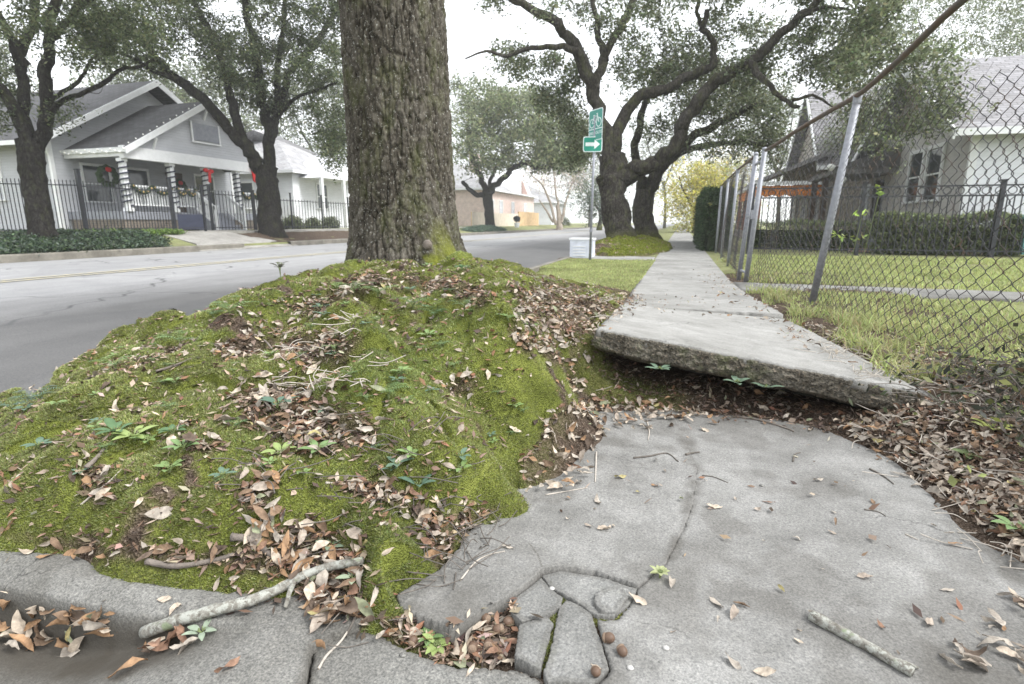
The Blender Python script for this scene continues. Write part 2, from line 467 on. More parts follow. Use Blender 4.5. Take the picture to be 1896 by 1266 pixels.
def mat_bark(name, c0, c1, c2, sc=(9, 9, 3), moss=0.0, bs=1.0, bd=0.03, crackattr=False):
    m, nt, b = newmat(name)
    v = coord(nt, sc)
    w = nt.nodes.new('ShaderNodeTexNoise'); w.inputs['Scale'].default_value = 1.2; nt.links.new(v, w.inputs['Vector'])
    vv = nt.nodes.new('ShaderNodeVectorMath'); vv.operation = 'ADD'; nt.links.new(v, vv.inputs[0]); nt.links.new(w.outputs['Color'], vv.inputs[1])
    vo = N(nt, 'ShaderNodeTexVoronoi', Scale=1.0); vo.feature = 'DISTANCE_TO_EDGE'; nt.links.new(vv.outputs[0], vo.inputs['Vector'])
    n = noise(nt, coord(nt, (1, 1, 0.5)), 22, 6, 0.7)
    c = ramp(nt, n, [(0.3, c0), (0.5, c1), (0.7, c2)])
    big = noise(nt, coord(nt, (1, 1, 0.4)), 2.2, 4, 0.6)
    c = mixc(nt, 0.6, c, ramp(nt, big, [(0.35, (0.7, 0.68, 0.62)), (0.65, (1.2, 1.2, 1.2))]), 'MULTIPLY')
    if crackattr:
        a = nt.nodes.new('ShaderNodeAttribute'); a.attribute_name = 'plate'
        c = mixc(nt, 0.8, c, ramp(nt, a.outputs['Fac'], [(0.0, (0.18, 0.16, 0.14)), (0.4, (0.62, 0.6, 0.56)), (1.0, (1.3, 1.3, 1.3))]), 'MULTIPLY')
        tcg = nt.nodes.new('ShaderNodeSeparateXYZ'); tcc = nt.nodes.new('ShaderNodeTexCoord'); nt.links.new(tcc.outputs['Object'], tcg.inputs[0])
        li = ramp(nt, noise(nt, coord(nt, (1, 1, .8)), 75, 3, 0.6), [(0.60, (0, 0, 0)), (0.70, (1, 1, 1))])
        c = mixc(nt, li, c, (0.30, 0.30, 0.27))
    else:
        c = mixc(nt, 0.6, c, ramp(nt, vo.outputs['Distance'], [(0.0, (0.35, 0.33, 0.3)), (0.16, (1.1, 1.1, 1.1))]), 'MULTIPLY')
    if moss:
        at = nt.nodes.new('ShaderNodeAttribute'); at.attribute_name = 'moss'
        mg = ramp(nt, noise(nt, v, 4, 5, 0.7), [(0.3, (0.07, 0.08, 0.014)), (0.7, (0.19, 0.205, 0.03))])
        f2 = ramp(nt, noise(nt, coord(nt, (1, 1, .5)), 5, 4, 0.7), [(0.5, (0, 0, 0)), (0.72, (moss, moss, moss))])
        c = mixc(nt, f2, c, (0.10, 0.115, 0.04))
        c = mixc(nt, at.outputs['Fac'], c, mg)
    nt.links.new(c, b.inputs['Base Color'])
    b.inputs['Roughness'].default_value = 0.95; b.inputs['Specular IOR Level'].default_value = 0.1
    h = N(nt, 'ShaderNodeMath', _operation='ADD'); nt.links.new(n, h.inputs[0]); nt.links.new(vo.outputs['Distance'], h.inputs[1])
    bump(nt, b, h.outputs[0], bs, bd)
    return m
M_bark_main = mat_bark('scaly oak bark', (0.032, 0.028, 0.023), (0.066, 0.059, 0.049), (0.13, 0.12, 0.10), sc=(30, 30, 14), moss=0.55, bs=0.8, bd=0.012, crackattr=True)
M_bark = mat_bark('grey oak bark', (0.025, 0.023, 0.02), (0.05, 0.045, 0.04), (0.10, 0.094, 0.083), moss=0.5)
M_bark_dark = mat_bark('dark oak bark', (0.014, 0.013, 0.012), (0.026, 0.024, 0.022), (0.055, 0.051, 0.046), moss=0.25)
M_bark_pale = mat_bark('pale smooth bark', (0.25, 0.21, 0.17), (0.36, 0.31, 0.26), (0.45, 0.40, 0.34), bs=0.3)
def mottle(m, scale, lo, hi, bs=0.5, bd=0.002):
    nt = m.node_tree; b = nt.nodes['Principled BSDF']; a = next(n for n in nt.nodes if n.type == 'ATTRIBUTE')
    v = coord(nt, kind='Object'); n = noise(nt, v, scale, 5, .7)
    c = mixc(nt, 1.0, a.outputs['Color'], ramp(nt, n, [(.32, lo), (.68, hi)]), 'MULTIPLY'); nt.links.new(c, b.inputs['Base Color']); bump(nt, b, n, bs, bd)
M_leaf = attr_mat('tree leaves', 0.5, 0.45, 0.35)
M_litter = attr_mat('dry leaf litter', 0.7, 0.12, 0.25)
M_mossblade = attr_mat('moss fronds', 0.9, 0.4, 0.1)
M_grass = attr_mat('grass blades', 0.6, 0.45, 0.2)
M_plant = attr_mat('green herb leaves', 0.5, 0.35, 0.35)
mottle(M_litter, 3.0, (.55, .52, .5), (1.3, 1.28, 1.22))
M_litter_mass = attr_mat('dry leaf litter in mass', 0.75, 0.12, 0.2); mottle(M_litter_mass, 70.0, (.5, .48, .46), (1.3, 1.28, 1.22))

# ------------------------------------------------------------------ the lie of the land
CP = []
def cp_px(*L):
    for x, y, z in L:
        P = at_z(x, y, z); CP.append((P[0], P[1], z))
cp_px((0, 985, .03), (150, 1000, .03), (300, 1025, .03), (450, 1050, .02), (600, 1090, -.01), (690, 1110, -.02), (830, 1065, -.03), (870, 1000, -.03), (950, 925, -.02), (1000, 840, -.02), (1060, 760, -.01),
      (0, 935, .09), (150, 940, .10), (250, 965, .10), (400, 990, .09), (520, 960, .11), (640, 1000, .06), (720, 1005, .085), (700, 1060, .05), (920, 885, .085), (850, 905, .12), (975, 790, .13), (1035, 715, .17),
      (300, 850, .18), (550, 850, .20), (800, 830, .20), (100, 850, .14), (0, 800, .06), (700, 750, .27), (880, 720, .27), (980, 700, .26), (500, 720, .27), (300, 720, .24), (150, 740, .14), (600, 620, .36),
      (800, 620, .37), (950, 620, .35), (1050, 600, .32), (1095, 620, .29), (1150, 570, .2), (1050, 540, .25), (700, 530, .44), (850, 520, .45), (900, 490, .43), (640, 510, .44))
CP += [(-2.7, 1.2, -.03), (-2.75, 1.55, .03), (-2.9, 2.15, .15), (-2.9, 2.9, .25), (-2.75, 3.6, .38), (-2.65, 4.5, .42), (-2.05, 4.1, .50), (-1.6, 4.5, .44), (-2.3, 4.9, .45), (-2.6, 5.5, .25), (-2.5, 6.5, .1), (-2.5, 8, .0), (-2.45, 10, -.02),
       (-2.6, .8, -.04), (-3.3, .8, -.22), (-3.3, 1.6, -.2), (-3.4, 2.4, -.2), (-3.4, 3.2, -.2), (-3.35, 4.2, -.2), (-3.2, 5.2, -.2), (-3.0, 6.5, -.2), (-2.85, 8, -.2), (-2.8, 10, -.2), (-3.5, .3, -.24), (-2.2, .3, -.22), (-1.5, .4, -.22), (-.9, .5, -.2), (-1.4, .75, -.16), (-.7, .8, -.1),
       (-.5, 5, .13), (-.5, 6, .06), (-.5, 7, .03), (-.5, 8.5, -.01), (-.5, 10, -.01), (-1.5, 5.5, .26), (-1.5, 6.5, .08), (-1.5, 8, .02), (-1.5, 10, 0),
       (-.42, 3.4, .24), (-.45, 4.2, .18), (-.2, 1.2, -.034), (.3, 1, -.036), (.65, 1, -.036), (-.15, 1.8, -.036), (.3, 1.8, -.036), (.65, 1.8, -.036), (0, .4, -.05), (.65, .4, -.05), (0, 1.5, -.036), (.3, 1.4, -.036), (.3, .7, -.036),
       (-.2, 2.2, -.04), (.3, 2.2, -.04), (.7, 2.1, -.04), (-.25, 2.43, .02), (.1, 2.45, .0), (.5, 2.42, .0), (.72, 2.40, .02), (.85, 2.33, .075), (.93, 2.38, .12), (1.0, 2.35, .145), (.97, 2.5, .165), (-.25, 2.65, .08), (.2, 2.7, .05), (.6, 2.65, .03), (-.25, 3.0, .13), (.3, 3.1, .08), (.7, 3.0, -.02),
       (-.2, 4.0, .04), (.3, 4.0, .03), (.65, 4.0, 0), (0, 5, .02), (.6, 5, .0), (0, 6, -.02), (.6, 6.5, -.03), (0, 8, -.06), (.6, 8, -.06), (0, 10, -.08), (.6, 10, -.08),
       (.82, .4, -.03), (.84, 1.0, -.02), (.86, 1.5, -.01), (.88, 1.9, .02), (1.0, 1.0, .03), (1.2, 1.0, .06), (1.02, 1.6, .08), (1.2, 1.8, .14), (1.0, 2.2, .12), (1.3, 2.4, .18), (1.05, 2.6, .17), (1.2, 3.2, .15), (.95, 3.2, .14), (1.2, 4, .12), (.88, 4.2, .115),
       (.85, 5.2, .08), (1.2, 5.2, .08), (.82, 6.5, .06), (1.2, 6.5, .05), (.8, 8, .01), (1.1, 8, .02), (.8, 10, .0), (1.3, 10, .02), (1.8, 1, .07), (1.8, 2.5, .12), (1.8, 4, .08), (1.8, 6, .05), (2.4, 1, .04), (2.4, 3, .05), (2.4, 5, .04), (2.4, 8, .02), (2.4, 10, .012), (1.8, 10, .014), (1.2, .3, .03), (2.4, .3, .03)]
cp_px((980, 1110, -.028), (1025, 1190, -.013), (1015, 1225, -.015), (1100, 1150, -.015), (1120, 1140, -.012), (1030, 1110, -.014), (1080, 1085, -.022), (1150, 1130, -.010), (1180, 1092, -.016), (900, 1165, -.034), (840, 1195, -.038), (770, 1170, -.04), (1230, 1050, -.022), (950, 1200, -.034), (1000, 1240, -.034), (1130, 1230, -.017), (1115, 1180, -.017))
CP = np.array(CP)
_A = np.hypot(CP[:, None, 0] - CP[None, :, 0], CP[:, None, 1] - CP[None, :, 1]) + np.eye(len(CP)) * -0.012
_B = np.linalg.solve(np.block([[_A, np.ones((len(CP), 1))], [np.ones((1, len(CP))), np.zeros((1, 1))]]), np.concatenate([CP[:, 2], [0]]))
def G0(x, y):
    x = np.asarray(x, float); y = np.asarray(y, float)
    s = np.full(x.shape, _B[-1])
    for (cx, cy, _), w in zip(CP, _B[:-1]): s = s + w * np.hypot(x - cx, y - cy)
    return s
# where litter lies thick, outlined on the photograph's own ground
LIT = [[(590, 530), (700, 488), (790, 500), (860, 505), (935, 540), (900, 575), (790, 548), (700, 545), (640, 560), (540, 600), (500, 560)],
       [(930, 525), (1040, 520), (1130, 545), (1185, 548), (1120, 600), (1108, 690), (1060, 700), (1030, 640), (1000, 610), (960, 590)],
       [(950, 580), (1010, 620), (1090, 690), (1060, 735), (1040, 680), (960, 660), (930, 620)],
       [(440, 790), (420, 730), (520, 700), (640, 740), (710, 790), (690, 830), (560, 850), (500, 800)],
       [(500, 640), (600, 590), (700, 620), (640, 680), (560, 700)],
       [(180, 690), (330, 630), (350, 645), (240, 700), (160, 730)], [(380, 640), (520, 590), (560, 610), (430, 670)],
       [(600, 890), (720, 890), (800, 920), (900, 930), (960, 930), (900, 975), (860, 1020), (840, 1060), (800, 1060), (770, 980), (700, 940)],
       [(0, 972), (150, 992), (300, 1012), (430, 1005), (480, 965), (600, 950), (640, 995), (680, 1020), (690, 1160), (600, 1170), (520, 1090), (400, 1060), (200, 1045), (0, 1000)],
       [(945, 870), (1000, 790), (1050, 735), (1330, 740), (1340, 775), (1130, 800), (1110, 870), (1060, 910), (960, 920)],
       [(1100, 660), (1700, 740), (1896, 780), (1900, 1010), (1800, 980), (1640, 850), (1500, 770), (1330, 770), (1300, 745)],
       [(1420, 600), (1700, 700), (1896, 800), (1896, 720), (1700, 640), (1600, 640), (1500, 600)],
       [(1320, 500), (1380, 550), (1500, 605), (1560, 660), (1500, 640), (1400, 590), (1300, 510)],
       [(140, 840), (200, 870), (215, 900), (180, 940), (150, 900)], [(340, 800), (420, 800), (400, 860), (330, 850)], [(830, 690), (900, 690), (880, 740), (820, 740)],
       [(440, 900), (520, 880), (500, 950), (440, 950)], [(700, 1140), (960, 1120), (960, 1250), (700, 1200)]]
def litter_w(x, y, z):
    u, v, _ = project(np.stack([x, y, z], -1))
    w = np.zeros(np.shape(x))
    n = 30 * fbm(np.asarray(x) * 11, np.asarray(y) * 11, seed=31, o=4)
    for q in LIT: w = np.maximum(w, sstep(0, 22, poly_sd(u, v, q) + n))
    return w
def moss_w(x, y, z):
    """1 where moss covers the mound"""
    inside = sstep(-3.35, -3.15, x) * sstep(-.30, -.40, x) * sstep(.5, .6, y) * sstep(6.0, 4.9, y)
    under = .6 * sstep(.15, -.1, x) * sstep(2.37, 2.42, y) * sstep(2.72, 2.6, y) * sstep(-.5, -.4, x)
    n = fbm(x * 5, y * 5, seed=3, o=4)
    m = inside * sstep(-.62, -.36, n + .25 * fbm(x * 22, y * 22, seed=19, o=3)) * (1 - .82 * litter_w(x, y, z))
    # moss in the joints between the broken pieces
    u, v, _ = project(np.stack([x, y, z], -1))
    jt = np.maximum.reduce([sstep(16, 4, line_d(u, v, q)) for q in ([(1000, 1235), (1020, 1180), (1030, 1140), (1040, 1112)], [(1110, 1150), (1150, 1135), (1165, 1110)], [(1060, 1062), (1130, 1072), (1185, 1090), (1230, 1052)], [(755, 1175), (840, 1180), (930, 1120)])])
    return np.clip(np.maximum(np.maximum(m, under * 0.9), jt * sstep(-.5, 0, n)), 0, 1)
def lumps(x, y):
    """moss cushions over roots and soil"""
    wx = x + .06 * fbm(x * 4, y * 4, seed=61, o=2); wy = y + .06 * fbm(x * 4, y * 4, seed=62, o=2)
    f1, f2, c = voro(wx * 4.3, wy * 5.5, 11)
    a = (1 - np.clip(f1, 0, 1) ** 2) * (0.3 + 0.9 * c) * .095
    f1, f2, c = voro(wx * 9 + 5, wy * 10, 14)
    a = a + (1 - np.clip(f1, 0, 1) ** 2) * (0.2 + c) * .018
    return a - .035 + .018 * fbm(x * 3, y * 3, seed=5)
# knotted roots that the moss drapes: world-space ridges running out of the trunk
def rootline(*L): return [tuple(at_z(x, y, z)[:2]) for x, y, z in L]
ROOTS = [(rootline((860, 500, .47), (900, 540, .43), (960, 590, .38), (1010, 640, .33)), .11, .10),
         (rootline((840, 520, .45), (880, 620, .36), (960, 700, .28), (1010, 760, .16)), .11, .075),
         (rootline((700, 530, .44), (650, 620, .36), (700, 720, .27), (760, 800, .22)), .10, .065),
         (rootline((900, 640, .34), (1000, 690, .27), (1045, 720, .2)), .08, .07),
         (rootline((640, 520, .44), (480, 600, .36), (300, 700, .25), (150, 760, .17)), .11, .06),
         (rootline((560, 900, .15), (640, 960, .12), (700, 1010, .09), (715, 1080, .04)), .075, .045),
         (rootline((760, 850, .2), (880, 860, .15), (930, 890, .08)), .08, .03),
         (rootline((350, 850, .18), (300, 930, .13), (250, 990, .08)), .09, .035),
         (rootline((205, 640, .17), (250, 632, .19), (300, 628, .22)), .10, .075), (rootline((340, 620, .25), (430, 600, .31)), .10, .05),
         (rootline((1060, 700, .1), (1150, 720, .07), (1300, 740, .02)), .035, .03)]
def pxs(L, z=0.0): return [tuple(at_z(x, y, z)[:2]) for x, y in L]
P1 = pxs([(733, 1108), (742, 1132), (790, 1152), (832, 1168), (868, 1150), (948, 1103), (985, 1076), (1000, 1058), (1040, 1050), (1105, 1060), (1183, 1086), (1232, 1043), (1268, 973), (1284, 930), (1292, 868), (1262, 800), (1245, 757), (1060, 757), (1010, 800), (962, 860), (940, 930), (870, 985), (850, 1020), (815, 1060), (765, 1090)])
_EK = np.array([tuple(at_z(a, b, 0)[:2]) for a, b in [(-900, 900), (-300, 1015), (0, 1075), (111, 1100), (221, 1128), (332, 1146), (443, 1160), (572, 1172), (620, 1165)]])
def G(x, y, detail=True):
    x = np.asarray(x, float); y = np.asarray(y, float)
    z = G0(x, y)
    m = sstep(-3.3, -2.95, x) * sstep(-.36, -.5, x) * sstep(.72, 1.0, y + .12 * sstep(-1.3, -2.6, x)) * sstep(7, 5, y)
    z = z + m * lumps(x, y)
    for pts, w, h in ROOTS:
        z = z + h * np.exp(-(line_d(x, y, pts) / w) ** 2)
    z = z - .16 * sstep(-.05, .0, np.interp(x, _EK[:, 0], _EK[:, 1]) - y) * sstep(-.68, -.8, x)
    sp = poly_sd(x, y, P1)
    cw = sstep(1.42, 1.18, y)
    z = np.where(sp > -.03, np.minimum(z, np.maximum(.06 - 2.2 * (sp + .03), -.022)) * cw + z * (1 - cw), z)      # soil stops at the panel's edge
    b = sstep(.8, 1.0, x) * sstep(8, 6, y)
    z = z + b * .02 * fbm(x * 7, y * 7, seed=8)
    if detail:
        z = z + .006 * fbm(x * 26, y * 26, seed=9, o=3) * np.where((x > -.4) & (x < .8) & (y < 2.35), .4, 1)
    return z

def grid_mesh(name, xs, ys, zf, mat, attrs=None, keep=None, smooth=True):
    X, Y = np.meshgrid(xs, ys)
    Z = zf(X, Y)
    V = np.stack([X, Y, Z], -1).reshape(-1, 3)
    ny, nx = X.shape
    i, j = np.meshgrid(np.arange(ny - 1), np.arange(nx - 1), indexing='ij')
    a = i * nx + j
    F = np.stack([a, a + 1, a + nx + 1, a + nx], -1).reshape(-1, 4)
    if keep is not None:
        k = keep(X, Y).reshape(-1); F = F[k[F].any(1)]
    at = {k: f(X, Y, Z).reshape(-1) for k, f in (attrs or {}).items()}
    return mesh_np(name, V, F, mat, smooth, at)

ys = np.concatenate([np.arange(.2, 3.4, .009), np.arange(3.4, 6.5, .018), np.arange(6.5, 10.01, .05)])
xs = np.concatenate([np.arange(-3.5, -.3, .009), np.arange(-.3, 1.4, .015), np.arange(1.4, 2.41, .04)])
soil_me = grid_mesh('earth mound', xs, ys, G, M_soil, {'moss': moss_w})
soil = tag(obj('ground', soil_me), 'earth mound heaved up by roots around the large oak, and the soil beside the sidewalk', kind='structure')

# the wide ground: lawns and verges either side of the sunken road bed
def mat_lawn():
    m, nt, b = newmat('lawn and leaf mould')
    v = coord(nt); n = noise(nt, v, 2.2, 6, 0.65); f = noise(nt, v, 60, 4, 0.75)
    c = ramp(nt, n, [(0.3, (0.16, 0.17, 0.08)), (0.5, (0.22, 0.235, 0.11)), (0.7, (0.28, 0.295, 0.15))])
    d = ramp(nt, noise(nt, v, 1.3, 5, 0.7), [(0.5, (0, 0, 0)), (0.66, (0.8, 0.8, 0.8))])
    c = mixc(nt, d, c, (0.17, 0.14, 0.095))
    c = mixc(nt, 0.7, c, ramp(nt, f, [(0.3, (0.5, 0.5, 0.5)), (0.7, (1.4, 1.4, 1.4))]), 'MULTIPLY')
    nt.links.new(c, b.inputs['Base Color']); b.inputs['Roughness'].default_value = 1; b.inputs['Specular IOR Level'].default_value = 0.05
    bump(nt, b, f, 0.8, 0.03)
    return m
M_lawn = mat_lawn()
def gz(X, Y):
    X = np.asarray(X, float)
    z = np.where(X < -2.6, -.34, 0.0)
    z = np.where((X > -3.6) & (X < 2.3) & (Y > .1) & (Y < 9.8), -.34, z)
    far = .02 + .34 * sstep(-15.9, -18, X) + .10 * sstep(-18, -20, X)
    z = np.where(X < -15.85, far, z)
    z = z + np.where(X > 1.3, .012 * fbm(X * .9, Y * .9, seed=2, o=2), 0)
    return z
gx = np.array([-600, -200, -90, -60, -40, -30, -24, -21, -20, -19, -18.4, -17.8, -17.2, -16.8, -16.4, -16.1, -15.86, -15.84, -10, -3.61, -3.59, -2.62, -2.58, 0, 2.29, 2.31, 3, 4, 5, 6, 8, 10, 13, 17, 25, 40, 90, 300, 700])
gy = np.concatenate([[-300, -60, -20, -5, 0, .09, .11], np.arange(1, 9.5, 1.2), [9.79, 9.81], np.arange(11, 40, 2), [45, 60, 80, 110, 160, 250, 500, 1200]])
gm = grid_mesh('lawn', gx, gy, gz, M_lawn)
tag(obj('ground', gm), 'lawn and leaf mould on both sides of the road', kind='structure')

# ------------------------------------------------------------------ road
def road_z(X):
    return -.15 + .15 * (1 - ((X + 9.2) / 6.6) ** 2)
rx = np.linspace(-15.72, -2.55, 40)
ry = np.concatenate([np.arange(-12, 40, 1.0), [45, 60, 90, 150, 300, 600]])
road = tag(obj('road', grid_mesh('road', rx, ry, lambda X, Y: road_z(X) + .006 * fbm(X * .8, Y * .5, seed=4), M_road)), 'grey asphalt road with a worn yellow centre line', kind='structure')
def ribbon(name, xa, xb, ya, yb, off, mat, n=60, lab=None):
    me = grid_mesh(name, np.linspace(xa, xb, 4), np.linspace(ya, yb, n), lambda X, Y: road_z(X) + .006 * fbm(X * .8, Y * .5, seed=4) + off, mat)
    return tag(obj(name, me), lab, kind='structure')
ribbon('road_marking', -9.38, -9.26, 2, 150, .008, M_yellow, 200, 'worn yellow centre line of the road')
ribbon('road_marking', -9.10, -8.98, 2, 150, .008, M_yellow, 200, 'second worn yellow centre line of the road')
def kerb_run(name, x0, x1, ya, yb, z0, z1, mat, lab):
    """kerb with a rounded road-side arris, made of lengths with joints"""
    yy = []
    y = ya
    while y < yb: yy += [y, y + .01, y + 2.99]; y += 3.0
    w = abs(x1 - x0); s = 1 if x1 > x0 else -1
    prof = [(0, z0), (0, z1 - .03), (.01, z1 - .01), (.03, z1), (w, z1 + .005), (w, z0)]
    V = []; F = []
    for k, yv in enumerate(yy):
        dz = -.006 if k % 3 == 0 else 0
        for (u, zz) in prof: V.append((x0 + s * u, yv, zz + dz))
    n = len(prof)
    for k in range(len(yy) - 1):
        for q in range(n - 1): F.append((k * n + q, k * n + q + 1, (k + 1) * n + q + 1, (k + 1) * n + q))
    return tag(obj(name, mesh_np(name, V, [F], mat)), lab, kind='structure')
kerb_run('kerb', -15.70, -15.88, -10, 15.0, -.3, .05, M_far_conc, 'stained concrete kerb below the dark ground cover bed')
kerb_run('kerb', -15.70, -15.88, 19.6, 200, -.3, .05, M_far_conc, 'kerb along the far side of the road past the driveway')
kerb_run('kerb', -2.62, -2.46, 6.9, 200, -.3, .02, M_far_conc, 'kerb along the near grass verge')

# ------------------------------------------------------------------ concrete laid as slabs with worn, chipped edges
def slab(name, poly, ztop, thick, res, mat, label, kind='structure', cat=None, group=None, jag=.002, rnd=.0013, seed=1, dirt=None, smooth=True, rough=.0016):
    P = np.asarray(poly, float)
    xs = np.arange(P[:, 0].min() - .02, P[:, 0].max() + .02, res); ys = np.arange(P[:, 1].min() - .02, P[:, 1].max() + .02, res)
    X, Y = np.meshgrid(xs, ys)
    def sdf(x, y): return poly_sd(x, y, P) + jag * fbm(x * 24, y * 24, seed=seed, o=3)
    sd = sdf(X, Y)
    gy_, gx_ = np.gradient(sd, res); g = np.hypot(gx_, gy_) + 1e-6
    out = sd < 0
    mv = np.where(out, -sd, np.where(sd < .62 * res, -sd, 0)) / g
    X2 = X + gx_ / g * np.minimum(mv, 2 * res); Y2 = Y + gy_ / g * np.minimum(mv, 2 * res)
    t = np.clip(1 - np.where(sd < .62 * res, 0, sd) / rnd, 0, .85)
    Z = ztop(X, Y) - rnd * (1 - np.sqrt(np.clip(1 - t * t, 0, 1))) + rough * fbm(X * 45, Y * 45, seed=seed + 3, o=3)
    Z = np.where(out, ztop(X, Y) - thick + .01 * fbm(X * 20, Y * 20, seed=seed + 8), Z)
    V = np.stack([X2, Y2, Z], -1).reshape(-1, 3)
    ny, nx = X.shape
    i, j = np.meshgrid(np.arange(ny - 1), np.arange(nx - 1), indexing='ij'); a = i * nx + j
    F = np.stack([a, a + 1, a + nx + 1, a + nx], -1).reshape(-1, 4)
    k = (sd > 0).reshape(-1); F = F[k[F].any(1)]
    used = np.unique(F); rm = np.full(len(V), -1); rm[used] = np.arange(len(used))
    D = (dirt(X, Y) if dirt else np.zeros_like(X)).reshape(-1)
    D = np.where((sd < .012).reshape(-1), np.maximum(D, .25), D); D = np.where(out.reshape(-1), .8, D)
    me = mesh_np(name, V[used], rm[F], mat, smooth, {'dirt': D[used]})
    return tag(obj(name, me), label, cat, group, kind)
def pxs(L, z=0.0): return [tuple(at_z(x, y, z)[:2]) for x, y in L]

P6 = pxs([(1182, 1086), (1230, 1042), (1266, 973), (1280, 930), (1288, 868), (1258, 800), (1240, 757), (1500, 768), (1640, 815), (1780, 900), (1920, 1010), (2300, 1300), (2300, 1700), (1060, 1700), (1075, 1300), (1131, 1240), (1117, 1188), (1107, 1143), (1140, 1146), (1171, 1112)])
P5 = pxs([(1002, 1062), (1040, 1053), (1105, 1063), (1182, 1088), (1167, 1112), (1138, 1139), (1108, 1137), (1090, 1128), (1077, 1118), (1048, 1100), (1020, 1084)])
P2 = pxs([(950, 1104), (986, 1079), (1001, 1064), (1018, 1086), (1046, 1102), (1040, 1120), (1012, 1134), (966, 1147), (946, 1128)])
P3 = pxs([(960, 1150), (1010, 1136), (1024, 1150), (1012, 1185), (999, 1232), (985, 1228), (953, 1210), (956, 1180)])
P4 = pxs([(1036, 1122), (1048, 1106), (1080, 1122), (1096, 1136), (1113, 1185), (1127, 1235), (1095, 1262), (1012, 1258), (1008, 1235), (1024, 1180)])
def dirt_main(X, Y):
    u, v, _ = project(np.stack([X, Y, X * 0], -1))
    d = .55 * sstep(24, 4, line_d(u, v, [(1210, 1080), (1245, 1030), (1262, 980), (1275, 940), (1290, 880), (1275, 820), (1240, 760)])) * sstep(-.5, .3, fbm(X * 14, Y * 14, seed=44))
    d = np.maximum(d, .5 * sstep(60, 0, -poly_sd(u, v, [(950, 900), (1060, 750), (1340, 760), (1500, 768), (1640, 815), (1780, 900), (1920, 1010), (3000, 1500), (3000, 0), (900, 0)])) * sstep(-.1, .5, fbm(X * 9, Y * 9, seed=45)))
    d = np.maximum(d, .45 * sstep(-.05, .3, fbm(X * 3.2, Y * 3.2, seed=46, o=5)) * sstep(930, 1100, v))
    d = np.maximum(d, .28 * sstep(.05, .3, fbm(X * 6, Y * 6, seed=48, o=5)))
    d = np.maximum(d, .55 * sstep(.1, .3, fbm(X * 5, Y * 5, seed=47, o=4)) * sstep(1600, 1750, u) * sstep(900, 1050, v))
    return np.maximum(d, .7 * sstep(2.0, .6, line_d(u, v, [(980, 1010), (995, 1030), (1003, 1052)])))
slab('sidewalk', P1, lambda X, Y: .006 - .009 * sstep(1.1, 1.45, Y) + .006 * sstep(-.1, -.55, X) + .006 * fbm(X * 2, Y * 2, seed=21), .055, .0034, M_panel, 'cracked grey concrete sidewalk panel with a pointed tongue reaching the moss', seed=2, dirt=dirt_main)
slab('sidewalk', P6, lambda X, Y: -.006 + .006 * fbm(X * 2, Y * 2, seed=22), .07, .006, M_panel, 'worn grey concrete sidewalk panel between the crack and the leaf drift', seed=3, dirt=dirt_main)
for nm, pl, zt, sd_, lb in (('concrete_fragment', P5, -.002, 5, 'flat broken concrete piece wedged against the crack tip, rough chip at its end'),
                            ('concrete_fragment', P2, -.003, 6, 'small rounded concrete fragment above the nut-filled hole'),
                            ('concrete_fragment', P3, -.006, 7, 'narrow concrete fragment with mossy joint, beside the acorns'),
                            ('concrete_fragment', P4, -.004, 8, 'large broad concrete fragment beyond the mossy joint')):
    slab(nm, pl, (lambda z0, s: lambda X, Y: z0 + .004 * fbm(X * 4, Y * 4, seed=s) + .012 * (X - X.mean()))(zt, sd_), 0.05, .0022, M_frag, lb, kind='thing', cat='concrete fragment', group='broken pieces of the sidewalk corner', seed=sd_, jag=.0045, rnd=.0009, rough=.0018)
# rough chip on the wedge
slab('concrete_chip', pxs([(1100, 1102), (1122, 1092), (1150, 1088), (1164, 1108), (1142, 1136), (1112, 1134), (1099, 1118)]), lambda X, Y: .006 + .004 * fbm(X * 60, Y * 60, seed=81, o=4), .02, .0018, M_frag, 'rough lump of broken aggregate beside the moss tuft', kind='thing', cat='concrete chip', seed=82, jag=.007, rnd=.004, rough=.004)

AB = pxs([(584, 1192), (625, 1172), (694, 1168), (738, 1198), (834, 1236), (900, 1238), (967, 1245), (1000, 1262), (1010, 1400), (540, 1420), (572, 1260)], -.02)
slab('sidewalk', AB, lambda X, Y: -.02 + .005 * fbm(X * 3, Y * 3, seed=25), .06, .005, M_kerb, 'coarse concrete apron below the acorn-filled hole', seed=9)
# kerb return with its gutter pan
EDGE = pxs([(-900, 900), (-300, 1015), (0, 1075), (111, 1100), (221, 1128), (332, 1146), (443, 1160), (572, 1172), (620, 1165)])
KP = pxs([(-900, 860), (-200, 940), (0, 960), (300, 1000), (520, 1040), (640, 1090), (668, 1150), (618, 1174), (575, 1196), (560, 1262), (530, 1500), (-900, 1500), (-1500, 1100)])
def kerb_z(X, Y):
    E = np.array(EDGE)
    ey = np.interp(X, E[:, 0], E[:, 1])
    s = ey - Y                                   # >0 on the gutter side
    drop = .125 * sstep(-.72, -1.35, X)
    t = sstep(-.008, .022, s)
    pan = .03 * sstep(.04, .5, s)
    return .004 - drop * t + pan * (drop > .02) * .4 - .018 * sstep(-.05, -.012, s) * (drop / .125) + .004 * fbm(X * 5, Y * 5, seed=28)
def kerb_dark(X, Y):  # darker band just below the kerb edge, plus random dirt patches
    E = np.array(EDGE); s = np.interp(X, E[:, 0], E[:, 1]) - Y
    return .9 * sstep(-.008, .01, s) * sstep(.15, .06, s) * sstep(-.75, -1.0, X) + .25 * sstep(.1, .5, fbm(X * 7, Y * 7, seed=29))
slab('kerb', KP, kerb_z, .12, .0055, M_kerb, 'worn concrete kerb return with a shallow gutter at the foot of the mossy mound', seed=12, dirt=kerb_dark)

